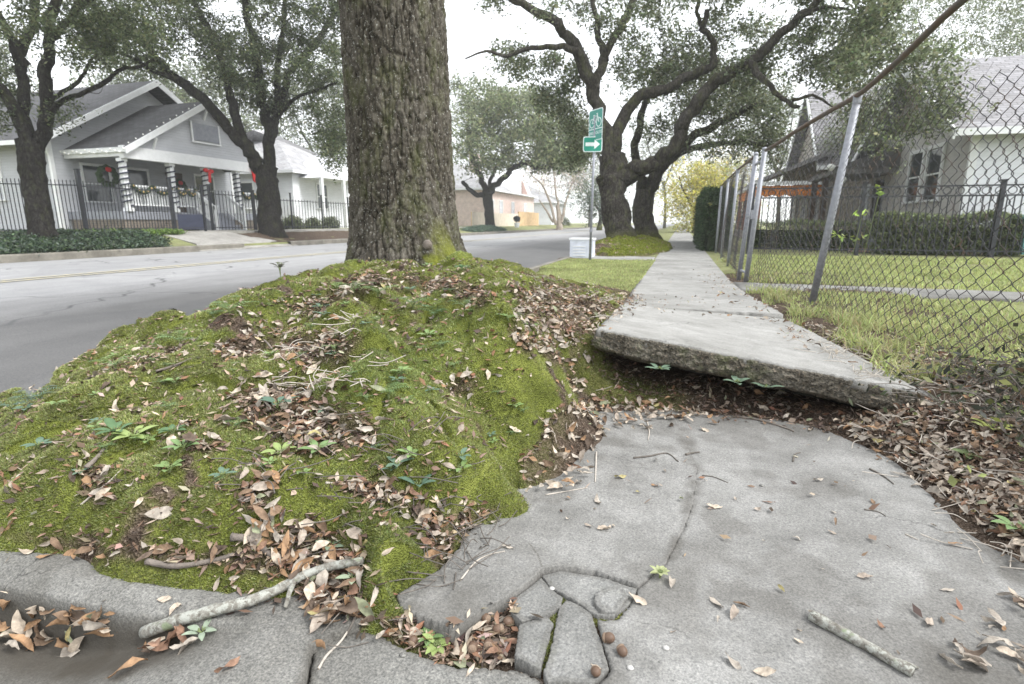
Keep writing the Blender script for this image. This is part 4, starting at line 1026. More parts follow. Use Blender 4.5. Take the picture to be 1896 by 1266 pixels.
def place_leaves():
    g = np.random.default_rng(4)
    n = 0; hp = []
    for px, py, s, sh, c, yaw, lab in HAND:
        p, nr = look(px, py)
        o = bpy.data.objects.new('fallen_leaf', leaf_mesh(sh % 10, c)); COL.objects.link(o)
        R = orient(nr, YAW + yaw, .12, g)
        M = Matrix([[*map(float, R[0]), 0], [*map(float, R[1]), 0], [*map(float, R[2]), 0], [0, 0, 0, 1]])
        o.matrix_world = Matrix.Translation(p + Vector(nr) * .003) @ M @ Matrix.Diagonal((s, s, s, 1))
        tag(o, lab, 'leaf', 'single fallen leaves'); hp.append(np.array(p)); n += 1
    P = np.array([l[0] for l in LEAVES]); u, v, d = project(P)
    sz = np.array([l[2] for l in LEAVES]) / d
    inv = (u > 5) & (u < 1890) & (v < 1260)
    order = np.argsort(-(sz * inv))
    zl = {'trunk foot': 'dry leaf in the litter against the big trunk', 'slab litter': 'dry leaf in the litter between the trunk and the heaved slab', 'mound litter': 'dry leaf in a litter pocket on the mossy mound', 'mound foot': 'dry leaf in the debris where moss meets the cracked panel',
          'kerb heap': 'dry leaf heaped between the mossy mound and the kerb', 'panel heap': 'dry leaf heaped where the mound meets the sidewalk panel', 'fence drift': 'dry leaf in the drift between sidewalk and chain-link fence', 'under slab': 'dry leaf in the dark gap under the heaved slab', 'far litter': 'dry leaf on the sidewalk beyond the heaved slab',
          'gutter pile': 'dry leaf in the pile lying in the gutter pan', 'nut hole': 'dry leaf among the acorns in the hole by the fragments', 'on moss': 'dry leaf lying loose on open moss', 'bare panel': 'small dry leaf scattered on the bare lower panel', 'corner drift': 'dry leaf in the drift at the lower panel corner'}
    ind = set(order[:300 - n].tolist())
    Vs, F4s, F3s, Cs, nv = [], [], [], [], 0
    for k, (p, R, s, sh, c, z) in enumerate(LEAVES):
        if k in ind:
            o = bpy.data.objects.new('fallen_leaf', leaf_mesh(sh, c)); COL.objects.link(o)
            M = Matrix([[*map(float, R[0]), 0], [*map(float, R[1]), 0], [*map(float, R[2]), 0], [0, 0, 0, 1]])
            o.matrix_world = Matrix.Translation(Vector(p)) @ M @ Matrix.Diagonal((s, s, s, 1))
            tag(o, LCN[c] + ' ' + zl[z], 'leaf', LCN[c] + ' leaves: ' + z)
        else:
            V, F4, F3 = SHAPES[sh]
            Vs.append((V * s) @ R.T + p); F4s.append(F4 + nv); F3s.append(F3 + nv)
            Cs.append(np.clip(np.tile(np.array(LC[c]) * (1 + g.normal(0, .15)), (len(V), 1)) * (1 + g.normal(0, .06, (len(V), 1))), 0, 1)); nv += len(V)
    tag(obj('leaf_litter', mesh_np('leaf_litter', np.vstack(Vs), [np.vstack(F4s), np.vstack(F3s)], M_litter_mass, True, None, np.vstack(Cs))), 'dense brown leaf litter on the mound and along the sidewalk edges', kind='stuff')
    # crumbs: broken bits of leaf, bark and twig
    g = np.random.default_rng(8); C = []
    nC = 230000
    X = g.uniform(-3.2, 1.9, nC); Y = .7 + 5.6 * g.uniform(0, 1, nC) ** 1.5
    Z = G(X, Y); w = litter_w(X, Y, Z); u, v, _ = project(np.stack([X, Y, Z], -1))
    w = np.maximum(w, .15 * (X < -.5)); w = np.where((poly_sd(u, v, [(-50, 480), (1300, 480), (1300, 560), (1110, 610), (1100, 740), (1700, 740), (1500, 600), (1350, 500), (1950, 500), (1950, 1080), (1700, 880), (1500, 775), (1050, 760), (930, 930), (730, 1110), (960, 1130), (960, 1260), (590, 1180), (300, 1030), (-50, 980)]) > 0), w, w * .0 + .004)
    k = (g.uniform(0, 1, nC) < w) & (u > -40) & (u < 1940) & (v < 1290); X, Y = X[k], Y[k]
    k = ~((poly_sd(X, Y, P1) > .002) & (Y < 1.25)) & ~((X > -.42) & (X < .95) & (Y > 2.4) & (Y < 4.1)) & ~((poly_sd(X, Y, P6) > .0) & (Y < 1.3) & (X < .5))
    X, Y = X[k], Y[k]
    PZ = np.array([drop(a, b)[0].z for a, b in zip(X, Y)])
    xu = g.uniform(-.33, .9, 2600); yu = g.uniform(2.33, 2.8, 2600); X = np.append(X, xu); Y = np.append(Y, yu); PZ = np.append(PZ, G(xu, yu)); n = len(X)
    P = np.stack([X, Y, PZ + g.uniform(.001, .012, n)], 1)
    L = g.uniform(.006, .02, n); W = L * g.uniform(.12, .6, n); a = g.uniform(0, 6.283, n); t = g.normal(0, .35, (n, 2))
    dx = np.stack([np.cos(a), np.sin(a), t[:, 0]], 1) * L[:, None]; dy = np.stack([-np.sin(a), np.cos(a), t[:, 1]], 1) * W[:, None]
    V = np.stack([P - dx, P + dy * .8, P + dx, P - dy], 1).reshape(-1, 3)
    col = palette(n, [(.30, .23, .18), (.16, .11, .08), (.42, .35, .29), (.08, .06, .05), (.25, .14, .09)], [4, 4, 3, 3, 2], g)
    tag(obj('leaf_crumbs', mesh_np('leaf_crumbs', V, np.arange(n * 4).reshape(-1, 4), M_litter, False, None, np.repeat(col, 4, 0))), 'crumbled brown leaf and bark bits among the litter', kind='stuff')
place_leaves()

# ------------------------------------------------------------------ trees: limbs that follow the real ones, twigs grown to reach leaf clumps
LEAFCOL = [(.075, .095, .045), (.105, .128, .06), (.052, .068, .034), (.15, .175, .09), (.12, .13, .06)]
def leaf_quads(C, spread, per, size, g, cols=LEAFCOL, w=(4, 4, 3, 2, 1), flat=.7, var=.25):
    C = np.asarray(C); n = len(C) * per
    k = 9                                        # leaves sit in sprigs, sprigs in clumps
    ns = -(-per // k); sp = np.repeat(C, ns, 0) + g.normal(0, 1, (len(C) * ns, 3)) * np.array([spread, spread, spread * flat]) * 1.15
    ctr = np.repeat(sp.reshape(len(C), ns, 3), k, 1)[:, :per].reshape(-1, 3) + g.normal(0, 1, (n, 3)) * size * .75 if per >= 60 else np.repeat(C, per, 0) + g.normal(0, 1, (n, 3)) * np.array([spread, spread, spread * flat])
    a = g.uniform(0, 6.283, n); e = g.normal(0, .6, n); t = g.normal(0, .7, n)
    u = np.stack([np.cos(a) * np.cos(e), np.sin(a) * np.cos(e), np.sin(e)], 1)
    v = np.stack([-np.sin(a) * np.cos(t), np.cos(a) * np.cos(t), np.sin(t)], 1)
    L = (size * g.uniform(.6, 1.3, n))[:, None]; W = L * g.uniform(.35, .6, n)[:, None]
    V = np.stack([ctr - u * L * .5, ctr + v * W * .5 - u * L * .05, ctr + u * L * .5, ctr - v * W * .5 - u * L * .05], 1).reshape(-1, 3)
    cl = np.repeat(1 + g.normal(0, .22, (len(C), 1)), per, 0)
    c = palette(n, cols, w, g, var) * np.clip(cl, .5, 1.6)
    return V, np.repeat(c, 4, 0)
def grow_tree(name, label, cat, limbs, targets, bark, leafcols=LEAFCOL, per=150, spread=.33, size=.10, group=None, seed=1, trunk_sides=18, twig_r=.007, wts=(4, 4, 3, 2, 1), depthjit=.5, leaf_mat=None, bark_wob=.2, side_twigs=0, hang=0):
    """limbs: (part name, [(px, py, d)...], r0 px, r1 px); targets: (polygon in px, d0, d1, count)"""
    g = np.random.default_rng(seed)
    base = None; curves = []
    for pn, pts, r0, r1 in limbs:
        P = np.array([at_d(x, y, d) for x, y, d in pts]); ds = np.array([p[2] for p in pts])
        c = catmull(P, 6); k = len(c)
        dd = np.interp(np.linspace(0, 1, k), np.linspace(0, 1, len(ds)), ds)
        r = np.linspace(0, 1, k) ** .85 * (r1 - r0) + r0; pxm = np.interp(np.linspace(0, 1, k), np.linspace(0, 1, len(ds)), [p[0] for p in pts]); r = r / F_PX * dd * np.cos(np.arctan((pxm - 948) / F_PX)) ** 1.1
        if base is None:
            base = c[0].copy()
            hh = np.abs(c[:, 2] - c[0, 2]); r = r * (1 + .35 * np.exp(-hh / .25) + .12 * np.exp(-hh / .8))
            c = np.vstack([c[0] - [0, 0, .5], c[0] - [0, 0, .12], c]); r = np.concatenate([[r[0] * 1.1, r[0] * 1.05], r])
        else:
            c = c + np.stack([fbm(np.arange(k) * .5, np.zeros(k) + q, seed=seed + len(curves) * 3, o=2) for q in (1, 5, 9)], 1) * (r[:, None] * .7)
        curves.append((pn, c, r))
    root = empty(name, tuple(base), label, cat, group)
    for n_, (pn, c, r) in enumerate(curves):
        V, F = tube_vf(c, r, trunk_sides if n_ == 0 else 12, bark_wob, seed + n_)
        mo = np.clip(1.0 - (V[:, 2] - base[2]) / .5, 0, 1) * .6 if n_ == 0 and bark is not M_bark_dark else np.zeros(len(V))
        obj(pn, mesh_np(pn, V, [F], bark, True, {'moss': mo}), root)
    nodes = np.vstack([c[len(c) // (3 if i == 0 else 8):] for i, (_, c, _) in enumerate(curves)])
    NR = np.concatenate([r[len(c) // (3 if i == 0 else 8):] for i, (_, c, r) in enumerate(curves)])
    T = []
    for poly, d0, d1, cnt in targets:
        Pp = np.array(poly, float); lo, hi = Pp.min(0), Pp.max(0); k = 0
        while k < cnt:
            x, y = g.uniform(lo, hi)
            if poly_sd(np.array([x]), np.array([y]), Pp)[0] > 0: T.append(at_d(x, y, g.uniform(d0, d1))); k += 1
    TV = []; TF = []; tn = 0; ctr = []
    if T:
        T = np.array(T); rem = list(range(len(T)))
        dmin = np.array([np.min(np.linalg.norm(nodes - t, axis=1)) for t in T])
        for ti in np.argsort(dmin):
            t = T[ti]; dd = np.linalg.norm(nodes - t, axis=1); j = int(np.argmin(dd + .4 * np.maximum(0, nodes[:, 2] - t[2]))); L = dd[j]
            if L < .15: ctr.append(t); continue
            s = nodes[j]; m1 = s + (t - s) * .35 + g.normal(0, .13, 3) * L; m2 = s + (t - s) * .7 + g.normal(0, .10, 3) * L + [0, 0, .06 * L]
            c = catmull([s, m1, m2, t], max(2, min(5, int(L * 2.5)))); r0 = min(NR[j] * .65, twig_r + .0105 * L)
            rr = np.linspace(r0, twig_r * .6, len(c))
            V, F = tube_vf(c, rr, 5 if r0 < .03 else 7); TV.append(V); TF.append(F + tn); tn += len(V)
            nodes = np.vstack([nodes, c[1:]]); NR = np.concatenate([NR, rr[1:]])
            ctr += [t, c[-2] if len(c) > 2 else t]
            if L > 1.2: ctr.append(c[len(c) // 2] + g.normal(0, .2, 3))
    for q in range(side_twigs):
        j = int(g.integers(len(nodes))); s = nodes[j]; d = g.normal(0, 1, 3); d[2] = abs(d[2]) * .6; d /= np.linalg.norm(d)
        L = g.uniform(.3, .9) * (1.5 if side_twigs > 300 else 1); c = catmull([s, s + d * L * .5 + g.normal(0, .06, 3), s + d * L + g.normal(0, .12, 3)], 3)
        V, F = tube_vf(c, np.linspace(min(.012, NR[j] * .5), .004, len(c)), 4); TV.append(V); TF.append(F + tn); tn += len(V)
    if TV: obj('twigs_and_branchlets', mesh_np('branchlets', np.vstack(TV), [np.vstack(TF)], bark, True), root).name = 'branchwork'
    if ctr and per:
        V, C = leaf_quads(np.array(ctr), spread, per, size, g, leafcols, wts)
        obj('crown', mesh_np('crown', V, [np.arange(len(V)).reshape(-1, 4)], leaf_mat or M_leaf, False, None, C), root)
    return root
def L3(d0, d1, *pts):
    n = len(pts); return [(x, y, d0 + (d1 - d0) * k / (n - 1)) for k, (x, y) in enumerate(pts)]

# left tree by the ground cover bed
d = 15.6
grow_tree('oak_tree', 'dark forked oak growing in the ground cover bed before the bungalow', 'tree', [
    ('trunk', L3(d, d, (80, 436), (73, 400), (66, 350), (58, 300), (55, 262)), 23, 28),
    ('limb', L3(d, 14.5, (50, 275), (40, 237), (10, 175), (-35, 120), (-90, 60), (-160, -60)), 18, 9),
    ('limb', L3(d, 15.8, (55, 275), (48, 215), (42, 150), (38, 105), (58, 50), (66, -10), (60, -120)), 16, 8),
    ('limb', L3(d, 15.2, (66, 280), (79, 221), (87, 158), (90, 99), (93, 40), (104, -10), (140, -150)), 17, 10),
    ('limb', L3(d, 14.8, (45, 120), (24, 79), (0, 34), (-40, -20)), 13, 8),
    ('limb', L3(15.4, 15.0, (84, 225), (100, 200), (118, 184), (158, 170), (197, 150), (221, 130), (261, 121), (286, 110)), 8, 3),
    ('limb', L3(15.5, 15.8, (85, 190), (118, 170), (150, 146), (166, 115), (184, 96)), 6, 2.5),
    ('limb', L3(15.2, 13.8, (92, 80), (130, 30), (190, -20), (270, -90)), 10, 5)],
    [([(-120, -160), (330, -160), (330, 60), (200, 70), (120, 130), (60, 60), (0, 60), (-120, 100)], 12.5, 17.5, 120), ([(110, 20), (260, 20), (240, 110), (130, 120)], 14, 16.5, 26), ([(-60, 80), (45, 90), (30, 230), (-60, 250)], 14, 16.5, 16), ([(90, 170), (140, 190), (130, 230), (100, 220)], 15, 16, 3)],
    M_bark_dark, per=120, spread=.19, size=.10, seed=11, side_twigs=60)

# second left tree with the long reaching limb
d = 24.4
grow_tree('oak_tree', 'tall dark oak beside the driveway with one long limb over the porch roof', 'tree', [
    ('trunk', L3(d, d, (505, 438), (500, 410), (498, 370), (494, 335), (494, 310)), 22, 21),
    ('limb', L3(d, 21, (488, 335), (470, 300), (454, 269), (419, 233), (375, 178), (328, 146), (284, 103), (253, 67), (213, 40), (165, 5), (100, -40)), 14, 6),
    ('limb', L3(24, 22.5, (478, 312), (455, 265), (438, 221), (427, 170), (411, 115), (387, 59), (367, 20), (340, -60)), 12, 5),
    ('limb', L3(d, 24.5, (498, 325), (498, 237), (486, 190), (474, 118), (466, 71), (452, 0), (440, -60)), 13, 5),
    ('limb', L3(d, 25.5, (500, 270), (510, 225), (526, 158), (553, 115), (585, 79), (620, 20), (640, -60)), 9, 4),
    ('limb', L3(d, 25, (506, 240), (514, 190), (517, 99), (525, 51), (530, -40)), 8, 4),
    ('limb', L3(21.8, 20.8, (328, 146), (300, 138), (276, 126), (237, 103), (178, 87), (130, 87)), 6, 2.5),
    ('limb', L3(24.4, 23.5, (515, 215), (535, 190), (553, 178), (590, 165), (624, 152)), 4.5, 2)],
    [([(300, -160), (640, -160), (635, 110), (560, 150), (540, 180), (430, 160), (350, 120), (300, 60)], 20.5, 27.5, 250), ([(150, -160), (340, -160), (330, 70), (260, 90), (150, 60)], 19, 23, 60), ([(200, 60), (330, 60), (330, 140), (230, 120)], 20.5, 23, 14), ([(560, 130), (640, 130), (650, 330), (590, 290)], 22, 25, 34), ([(395, 60), (540, 60), (540, 230), (440, 200)], 23.5, 26, 40)],
    M_bark_dark, per=115, spread=.24, size=.135, seed=12, side_twigs=80)

# spreading live oak on the right
d = 17.8
grow_tree('live_oak', 'wide live oak with sweeping mossy limbs behind the bike route sign', 'tree', [
    ('trunk', L3(d, d, (1150, 452), (1146, 425), (1140, 390), (1134, 350), (1136, 318), (1132, 290)), 23, 24),
    ('limb', L3(d, 16.2, (1126, 300), (1112, 220), (1098, 158), (1075, 105), (1045, 62), (1020, 36), (966, 8), (900, -30)), 16, 6),
    ('limb', L3(17.4, 18, (1100, 165), (1112, 130), (1130, 82), (1156, 47), (1171, 0), (1185, -60)), 10, 5),
    ('limb', L3(17.6, 18.6, (1118, 110), (1110, 70), (1102, 24), (1094, -30)), 7, 4),
    ('limb', L3(16.9, 16.0, (1078, 102), (1041, 88), (994, 86), (938, 103), (899, 95), (862, 108)), 7, 1.2),
    ('limb', L3(d, 16.5, (1136, 320), (1140, 240), (1175, 190), (1235, 166), (1280, 142), (1318, 118), (1322, 88), (1302, 52), (1310, 20)), 13, 5),
    ('limb', L3(d, 14.2, (1142, 330), (1172, 318), (1215, 300), (1256, 253), (1286, 205), (1316, 158), (1350, 132), (1400, 108), (1440, 66), (1480, 30), (1530, -10), (1600, -60)), 17, 7),
    ('limb', L3(14.8, 13.8, (1470, 38), (1510, 18), (1550, 15), (1590, 28), (1610, 60), (1608, 95)), 4.5, 1.8),
    ('limb', L3(15.3, 14.6, (1385, 118), (1405, 140), (1425, 160), (1460, 190), (1480, 198)), 8, 3.5),
    ('limb', L3(14.6, 14.2, (1465, 186), (1503, 176), (1530, 190), (1546, 200)), 4, 1.5),
    ('limb', L3(16.8, 16.2, (1300, 50), (1290, 20), (1300, -20)), 4, 3),
    ('limb', L3(17.8, 17.6, (1132, 345), (1116, 340), (1106, 326)), 11, 8)],
    [([(880, -150), (1500, -150), (1480, 20), (1380, 90), (1310, 60), (1200, 90), (1150, 60), (1050, 30), (960, 20), (880, 20)], 15.5, 21, 130),
     ([(900, 90), (1080, 100), (1095, 240), (1000, 190), (920, 130)], 17.5, 20, 34), ([(1150, 60), (1310, 60), (1330, 140), (1180, 180), (1140, 120)], 18, 21, 44),
     ([(1330, 120), (1480, 40), (1640, 60), (1560, 160), (1450, 130), (1350, 180)], 15.5, 18.5, 48), ([(1480, -140), (1700, -140), (1640, 80), (1500, 40)], 12.5, 16, 60),
     ([(1560, 90), (1700, 60), (1790, 110), (1770, 230), (1640, 290), (1560, 240)], 12.5, 15, 46), ([(1000, 190), (1100, 200), (1100, 290), (1040, 310), (1000, 270)], 18, 20.5, 22), ([(1290, 260), (1420, 240), (1420, 300), (1300, 300)], 17.5, 20, 4)],
    M_bark, per=99, spread=.20, size=.125, seed=13, side_twigs=520, bark_wob=.34, leafcols=[(.13, .155, .085), (.17, .20, .11), (.085, .105, .055), (.24, .27, .165), (.19, .195, .105)])
d = 23.0
grow_tree('live_oak', 'second live oak standing just behind the first in the verge', 'tree', [
    ('trunk', L3(d, d, (1197, 446), (1194, 420), (1190, 390), (1194, 355)), 20, 18),
    ('limb', L3(d, 22, (1192, 360), (1182, 320), (1176, 270), (1190, 210), (1210, 150)), 11, 5),
    ('limb', L3(d, 20.5, (1196, 370), (1214, 330), (1240, 298), (1275, 274), (1329, 266), (1380, 262), (1420, 274)), 10, 3.5),
    ('limb', L3(d, 21, (1200, 350), (1235, 300), (1290, 250), (1349, 218), (1380, 200), (1412, 188)), 12, 5),
    ('limb', L3(20.9, 20.6, (1360, 265), (1385, 250), (1400, 240), (1420, 232)), 3, 1.5)],
    [([(1150, 150), (1300, 100), (1440, 130), (1440, 200), (1300, 230), (1200, 250)], 20, 26, 90), ([(1300, 200), (1440, 190), (1450, 300), (1380, 300), (1300, 260)], 20, 23, 22), ([(1380, 150), (1480, 200), (1420, 290)], 20, 24, 12)],
    M_bark, per=90, spread=.30, size=.14, seed=14, side_twigs=80, leafcols=[(.12, .145, .075), (.15, .175, .10), (.08, .10, .05), (.2, .22, .13), (.17, .17, .085)])
d = 51.8
grow_tree('live_oak', 'small dark-stemmed live oak in a green bed across the road', 'tree', [
    ('trunk', L3(d, d, (907, 424), (906, 400), (904, 375), (901, 352)), 8.5, 9),
    ('limb', L3(d, 50, (900, 362), (884, 360), (868, 350), (858, 335)), 5, 3.5),
    ('limb', L3(d, 52, (900, 358), (889, 325), (876, 296), (868, 262), (866, 230)), 6, 3),
    ('limb', L3(d, 47, (904, 365), (915, 345), (938, 322), (970, 302), (990, 308), (1010, 310), (1040, 298), (1070, 280), (1095, 258)), 6, 3),
    ('limb', L3(d, 53, (904, 352), (912, 325), (930, 290), (950, 270)), 4, 2)],
    [([(845, 150), (900, 150), (960, 170), (1040, 190), (1090, 230), (1085, 290), (1000, 300), (930, 320), (885, 320), (850, 290)], 46, 57, 120), ([(985, 260), (1090, 250), (1060, 310), (1000, 310)], 46, 50, 26)],
    M_bark_dark, per=90, spread=.5, size=.34, seed=15, side_twigs=20, leafcols=[(.16, .19, .10), (.22, .25, .13), (.12, .15, .08), (.30, .32, .18), (.2, .22, .13)])
# a bare crape myrtle and the trees closing the view
d = 70
grow_tree('bare_tree', 'leafless pale many-stemmed tree by the wooden fence', 'tree', [
    ('trunk', L3(d, d, (1036, 418), (1034, 400), (1032, 380)), 4, 3),
    ('limb', L3(d, d, (1030, 415), (1020, 380), (1005, 345), (985, 325)), 3, 1.2), ('limb', L3(d, d, (1036, 400), (1030, 360), (1025, 320)), 3, 1), ('limb', L3(d, d, (1040, 410), (1048, 370), (1062, 330)), 3, 1), ('limb', L3(d, d, (1024, 412), (1012, 390), (998, 370)), 2.5, 1)],
    [([(965, 310), (1000, 285), (1060, 285), (1090, 320), (1085, 360), (1040, 350), (980, 360)], 66, 74, 130)],
    M_bark_pale, per=9, spread=.8, size=.28, seed=16, twig_r=.02, side_twigs=500, leafcols=[(.45, .38, .33), (.5, .45, .38)], wts=(1, 1))
def far_tree(label, px, py, d, top, halfw, seed, cols, n=70, per=110, name='tree', group='trees closing the view behind the houses', bark=None, size=.3, low=.35):
    rb = 7 * 30 / d
    h = py - top
    grow_tree(name, label, 'tree', [
        ('trunk', L3(d, d, (px, py), (px + 2, py - h * .2), (px, py - h * .4)), rb, rb * .8),
        ('limb', L3(d, d - 1, (px, py - h * .35), (px - halfw * .4, py - h * .6), (px - halfw * .6, py - h * .8)), rb * .6, 1),
        ('limb', L3(d, d + 1, (px, py - h * .35), (px + halfw * .35, py - h * .62), (px + halfw * .5, py - h * .82)), rb * .6, 1)],
        [([(px - halfw, py - h * .45), (px - halfw * .9, py - h * .75), (px - halfw * .4, py - h), (px + halfw * .4, py - h), (px + halfw * .9, py - h * .75), (px + halfw, py - h * .45), (px + halfw * .5, py - h * low), (px - halfw * .5, py - h * low)], d - halfw * d / F_PX * .5, d + halfw * d / F_PX * .5, n)],
        bark or M_bark, per=per, spread=d * .017, size=size, seed=seed, group=group, leafcols=cols, side_twigs=0)
GA = [(.13, .155, .085), (.17, .2, .11), (.10, .12, .06), (.22, .25, .15), (.18, .19, .10)]
GY = [(.55, .50, .10), (.45, .43, .10), (.62, .55, .16), (.35, .38, .10), (.5, .4, .14)]
GP = [(.25, .28, .17), (.3, .33, .2), (.2, .23, .13), (.35, .37, .25), (.3, .28, .18)]
for a in [('pale leafy tree rising behind the bungalow roof', 250, 400, 42, 90, 110, 31, GA, 70), ('broad hazy tree behind the long porch limb', 400, 400, 48, 110, 100, 32, GA, 70), ('tall tree behind the white house roof', 590, 400, 52, 120, 90, 33, GA, 70),
          ('dense tree at the picture-window side of the bungalow', -60, 400, 36, 60, 120, 34, GA, 70), ('hazy tree beyond the brick house', 860, 410, 90, 180, 70, 35, GA, 50), ('rounded tree at the far end of the street', 1090, 425, 100, 250, 80, 36, GA, 80),
          ('bluish green tree low behind the sign pole', 1110, 420, 60, 340, 26, 37, [(.10, .15, .11), (.13, .18, .14)] + GA[:3], 26), ('hazy olive tree behind the twin live oaks', 1230, 425, 80, 200, 60, 39, GA, 50)]:
    far_tree(*a[:8], n=a[8], size=.26)
far_tree('bright yellow autumn tree at the end of the sidewalk', 1285, 436, 46, 300, 46, 41, GY, n=70, name='autumn_tree', group=None, size=.2, low=.05)
far_tree('yellow green tree beyond the clipped hedge', 1345, 430, 60, 285, 44, 42, GY[3:] + GP[:3], n=50, name='autumn_tree', group=None, size=.22, low=.05)
far_tree('pale pinkish leaved tree behind the yellow one', 1330, 430, 75, 262, 40, 43, [(.45, .36, .26), (.4, .36, .22), (.3, .3, .2), (.5, .42, .3), (.4, .4, .25)], n=40, name='autumn_tree', group=None, size=.22, low=.2)
far_tree('leafy tree spreading over the grey shingled house', 1640, 420, 24, 130, 110, 44, GA, n=70, size=.13, low=.42, name='tree', group=None)
far_tree('tall tree whose crown shows above the white wall', 1820, 420, 34, -60, 200, 45, GA, n=130, size=.16, low=.55, name='tree', group=None)
far_tree('hazy tree behind the wooden shingled gable', 1440, 420, 48, 150, 60, 46, GA, n=40, size=.2, low=.3, name='tree', group=None)

# ------------------------------------------------------------------ low planting
def leafy_mass(name, label, kind, cat, C, spread, per, size, cols, seed, mat=None, stems=None, group=None, flat=.7):
    g = np.random.default_rng(seed); V, Cc = leaf_quads(C, spread, per, size, g, cols, [1] * len(cols), flat)
    me = mesh_np(name, V, [np.arange(len(V)).reshape(-1, 4)], mat or M_plant, False, None, Cc)
    return tag(obj(name, me), label, cat, group, kind)
g = np.random.default_rng(50)
IV = [(.05, .085, .04), (.08, .12, .055), (.10, .13, .10), (.035, .06, .035)]
n = 2600
P = np.stack([g.uniform(-18.6, -15.95, n), g.uniform(3, 14.6, n), np.zeros(n)], 1)
P = P[P[:, 1] < 14.6 - 1.2 * np.clip((P[:, 0] + 17) / 1.2, 0, 1) ** 2]
P[:, 2] = gz(P[:, 0], P[:, 1]) + .09 + .05 * fbm(P[:, 0] * 2, P[:, 1] * 2, seed=4)
leafy_mass('ground_cover', 'dark liriope and ivy ground cover around the forked oak', 'stuff', None, P, .10, 34, .10, IV, 51, flat=.6)
P2 = np.stack([g.uniform(-18.6, -17.9, 300), g.uniform(12.5, 16.6, 300), np.full(300, .46)], 1)
leafy_mass('grass', 'strip of brighter grass behind the ground cover bed', 'stuff', None, P2, .10, 40, .09, [(.12, .2, .04), (.16, .24, .06)], 52, flat=.5)
def hedge(name, label, a, b, w, h, z0, cols, seed, dens=260, size=.05, cat='hedge', per=16):
    """clipped hedge: dense woody core with a leafy skin"""
    g = np.random.default_rng(seed); a = np.array(a, float); b = np.array(b, float); L = np.linalg.norm(b - a); dr = (b - a) / L; nr = np.array([-dr[1], dr[0]])
    root = empty(name, (a[0], a[1], z0), label, cat)
    n = int(dens * (2 * L * h + L * w + 2 * w * h) / 3)
    s = g.uniform(0, L, n); t = g.uniform(-w / 2, w / 2, n); z = g.uniform(0, h, n); f = g.uniform(0, 1, n)
    A = np.array([L * h * 2, L * w, w * h * 2]); A = np.cumsum(A / A.sum())
    t = np.where(f < A[0], np.sign(t) * w / 2, t); z = np.where((f >= A[0]) & (f < A[1]), h, z); s = np.where(f >= A[1], np.where(s > L / 2, L, 0), s)
    bul = (.06 if name == 'clipped_hedge' else .34) * fbm(s * 1.9, z * 2 + t, seed=seed)
    C = np.stack([a[0] + dr[0] * s + nr[0] * (t * (1 + bul)), a[1] + dr[1] * s + nr[1] * (t * (1 + bul)), z0 + z * (1 + bul * .6)], 1)
    V, Cc = leaf_quads(C, .05, per, size, g, cols, [1] * len(cols))
    obj('foliage', mesh_np('foliage', V, [np.arange(len(V)).reshape(-1, 4)], M_plant, False, None, Cc), root)
    m = MB(); c = (a + b) / 2
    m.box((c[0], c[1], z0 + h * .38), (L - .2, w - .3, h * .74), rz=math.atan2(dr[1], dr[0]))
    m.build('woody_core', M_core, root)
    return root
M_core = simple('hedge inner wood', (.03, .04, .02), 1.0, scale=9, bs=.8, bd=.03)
HG = [(.035, .07, .03), (.06, .10, .045), (.09, .13, .06), (.03, .05, .025)]
hedge('clipped_hedge', 'tall dark clipped hedge where the chain-link fence ends', (.98, 17.0), (1.0, 25.5), .75, 1.75, 0, HG, 61, 420, .055)
HL = [(.15, .19, .09), (.21, .25, .12), (.10, .13, .06), (.27, .30, .16)]
hedge('garden_hedge', 'low loose green hedge in front of the white-walled house', (5.1, 17.1), (7.9, 16.9), .9, .95, 0, HL, 62, 420, .07, per=20)
hedge('garden_hedge', 'dark green hedge beyond the iron fence near the orange porch', (2.2, 19.5), (5.2, 18.6), .8, .8, 0, HL, 63, 240, .06)
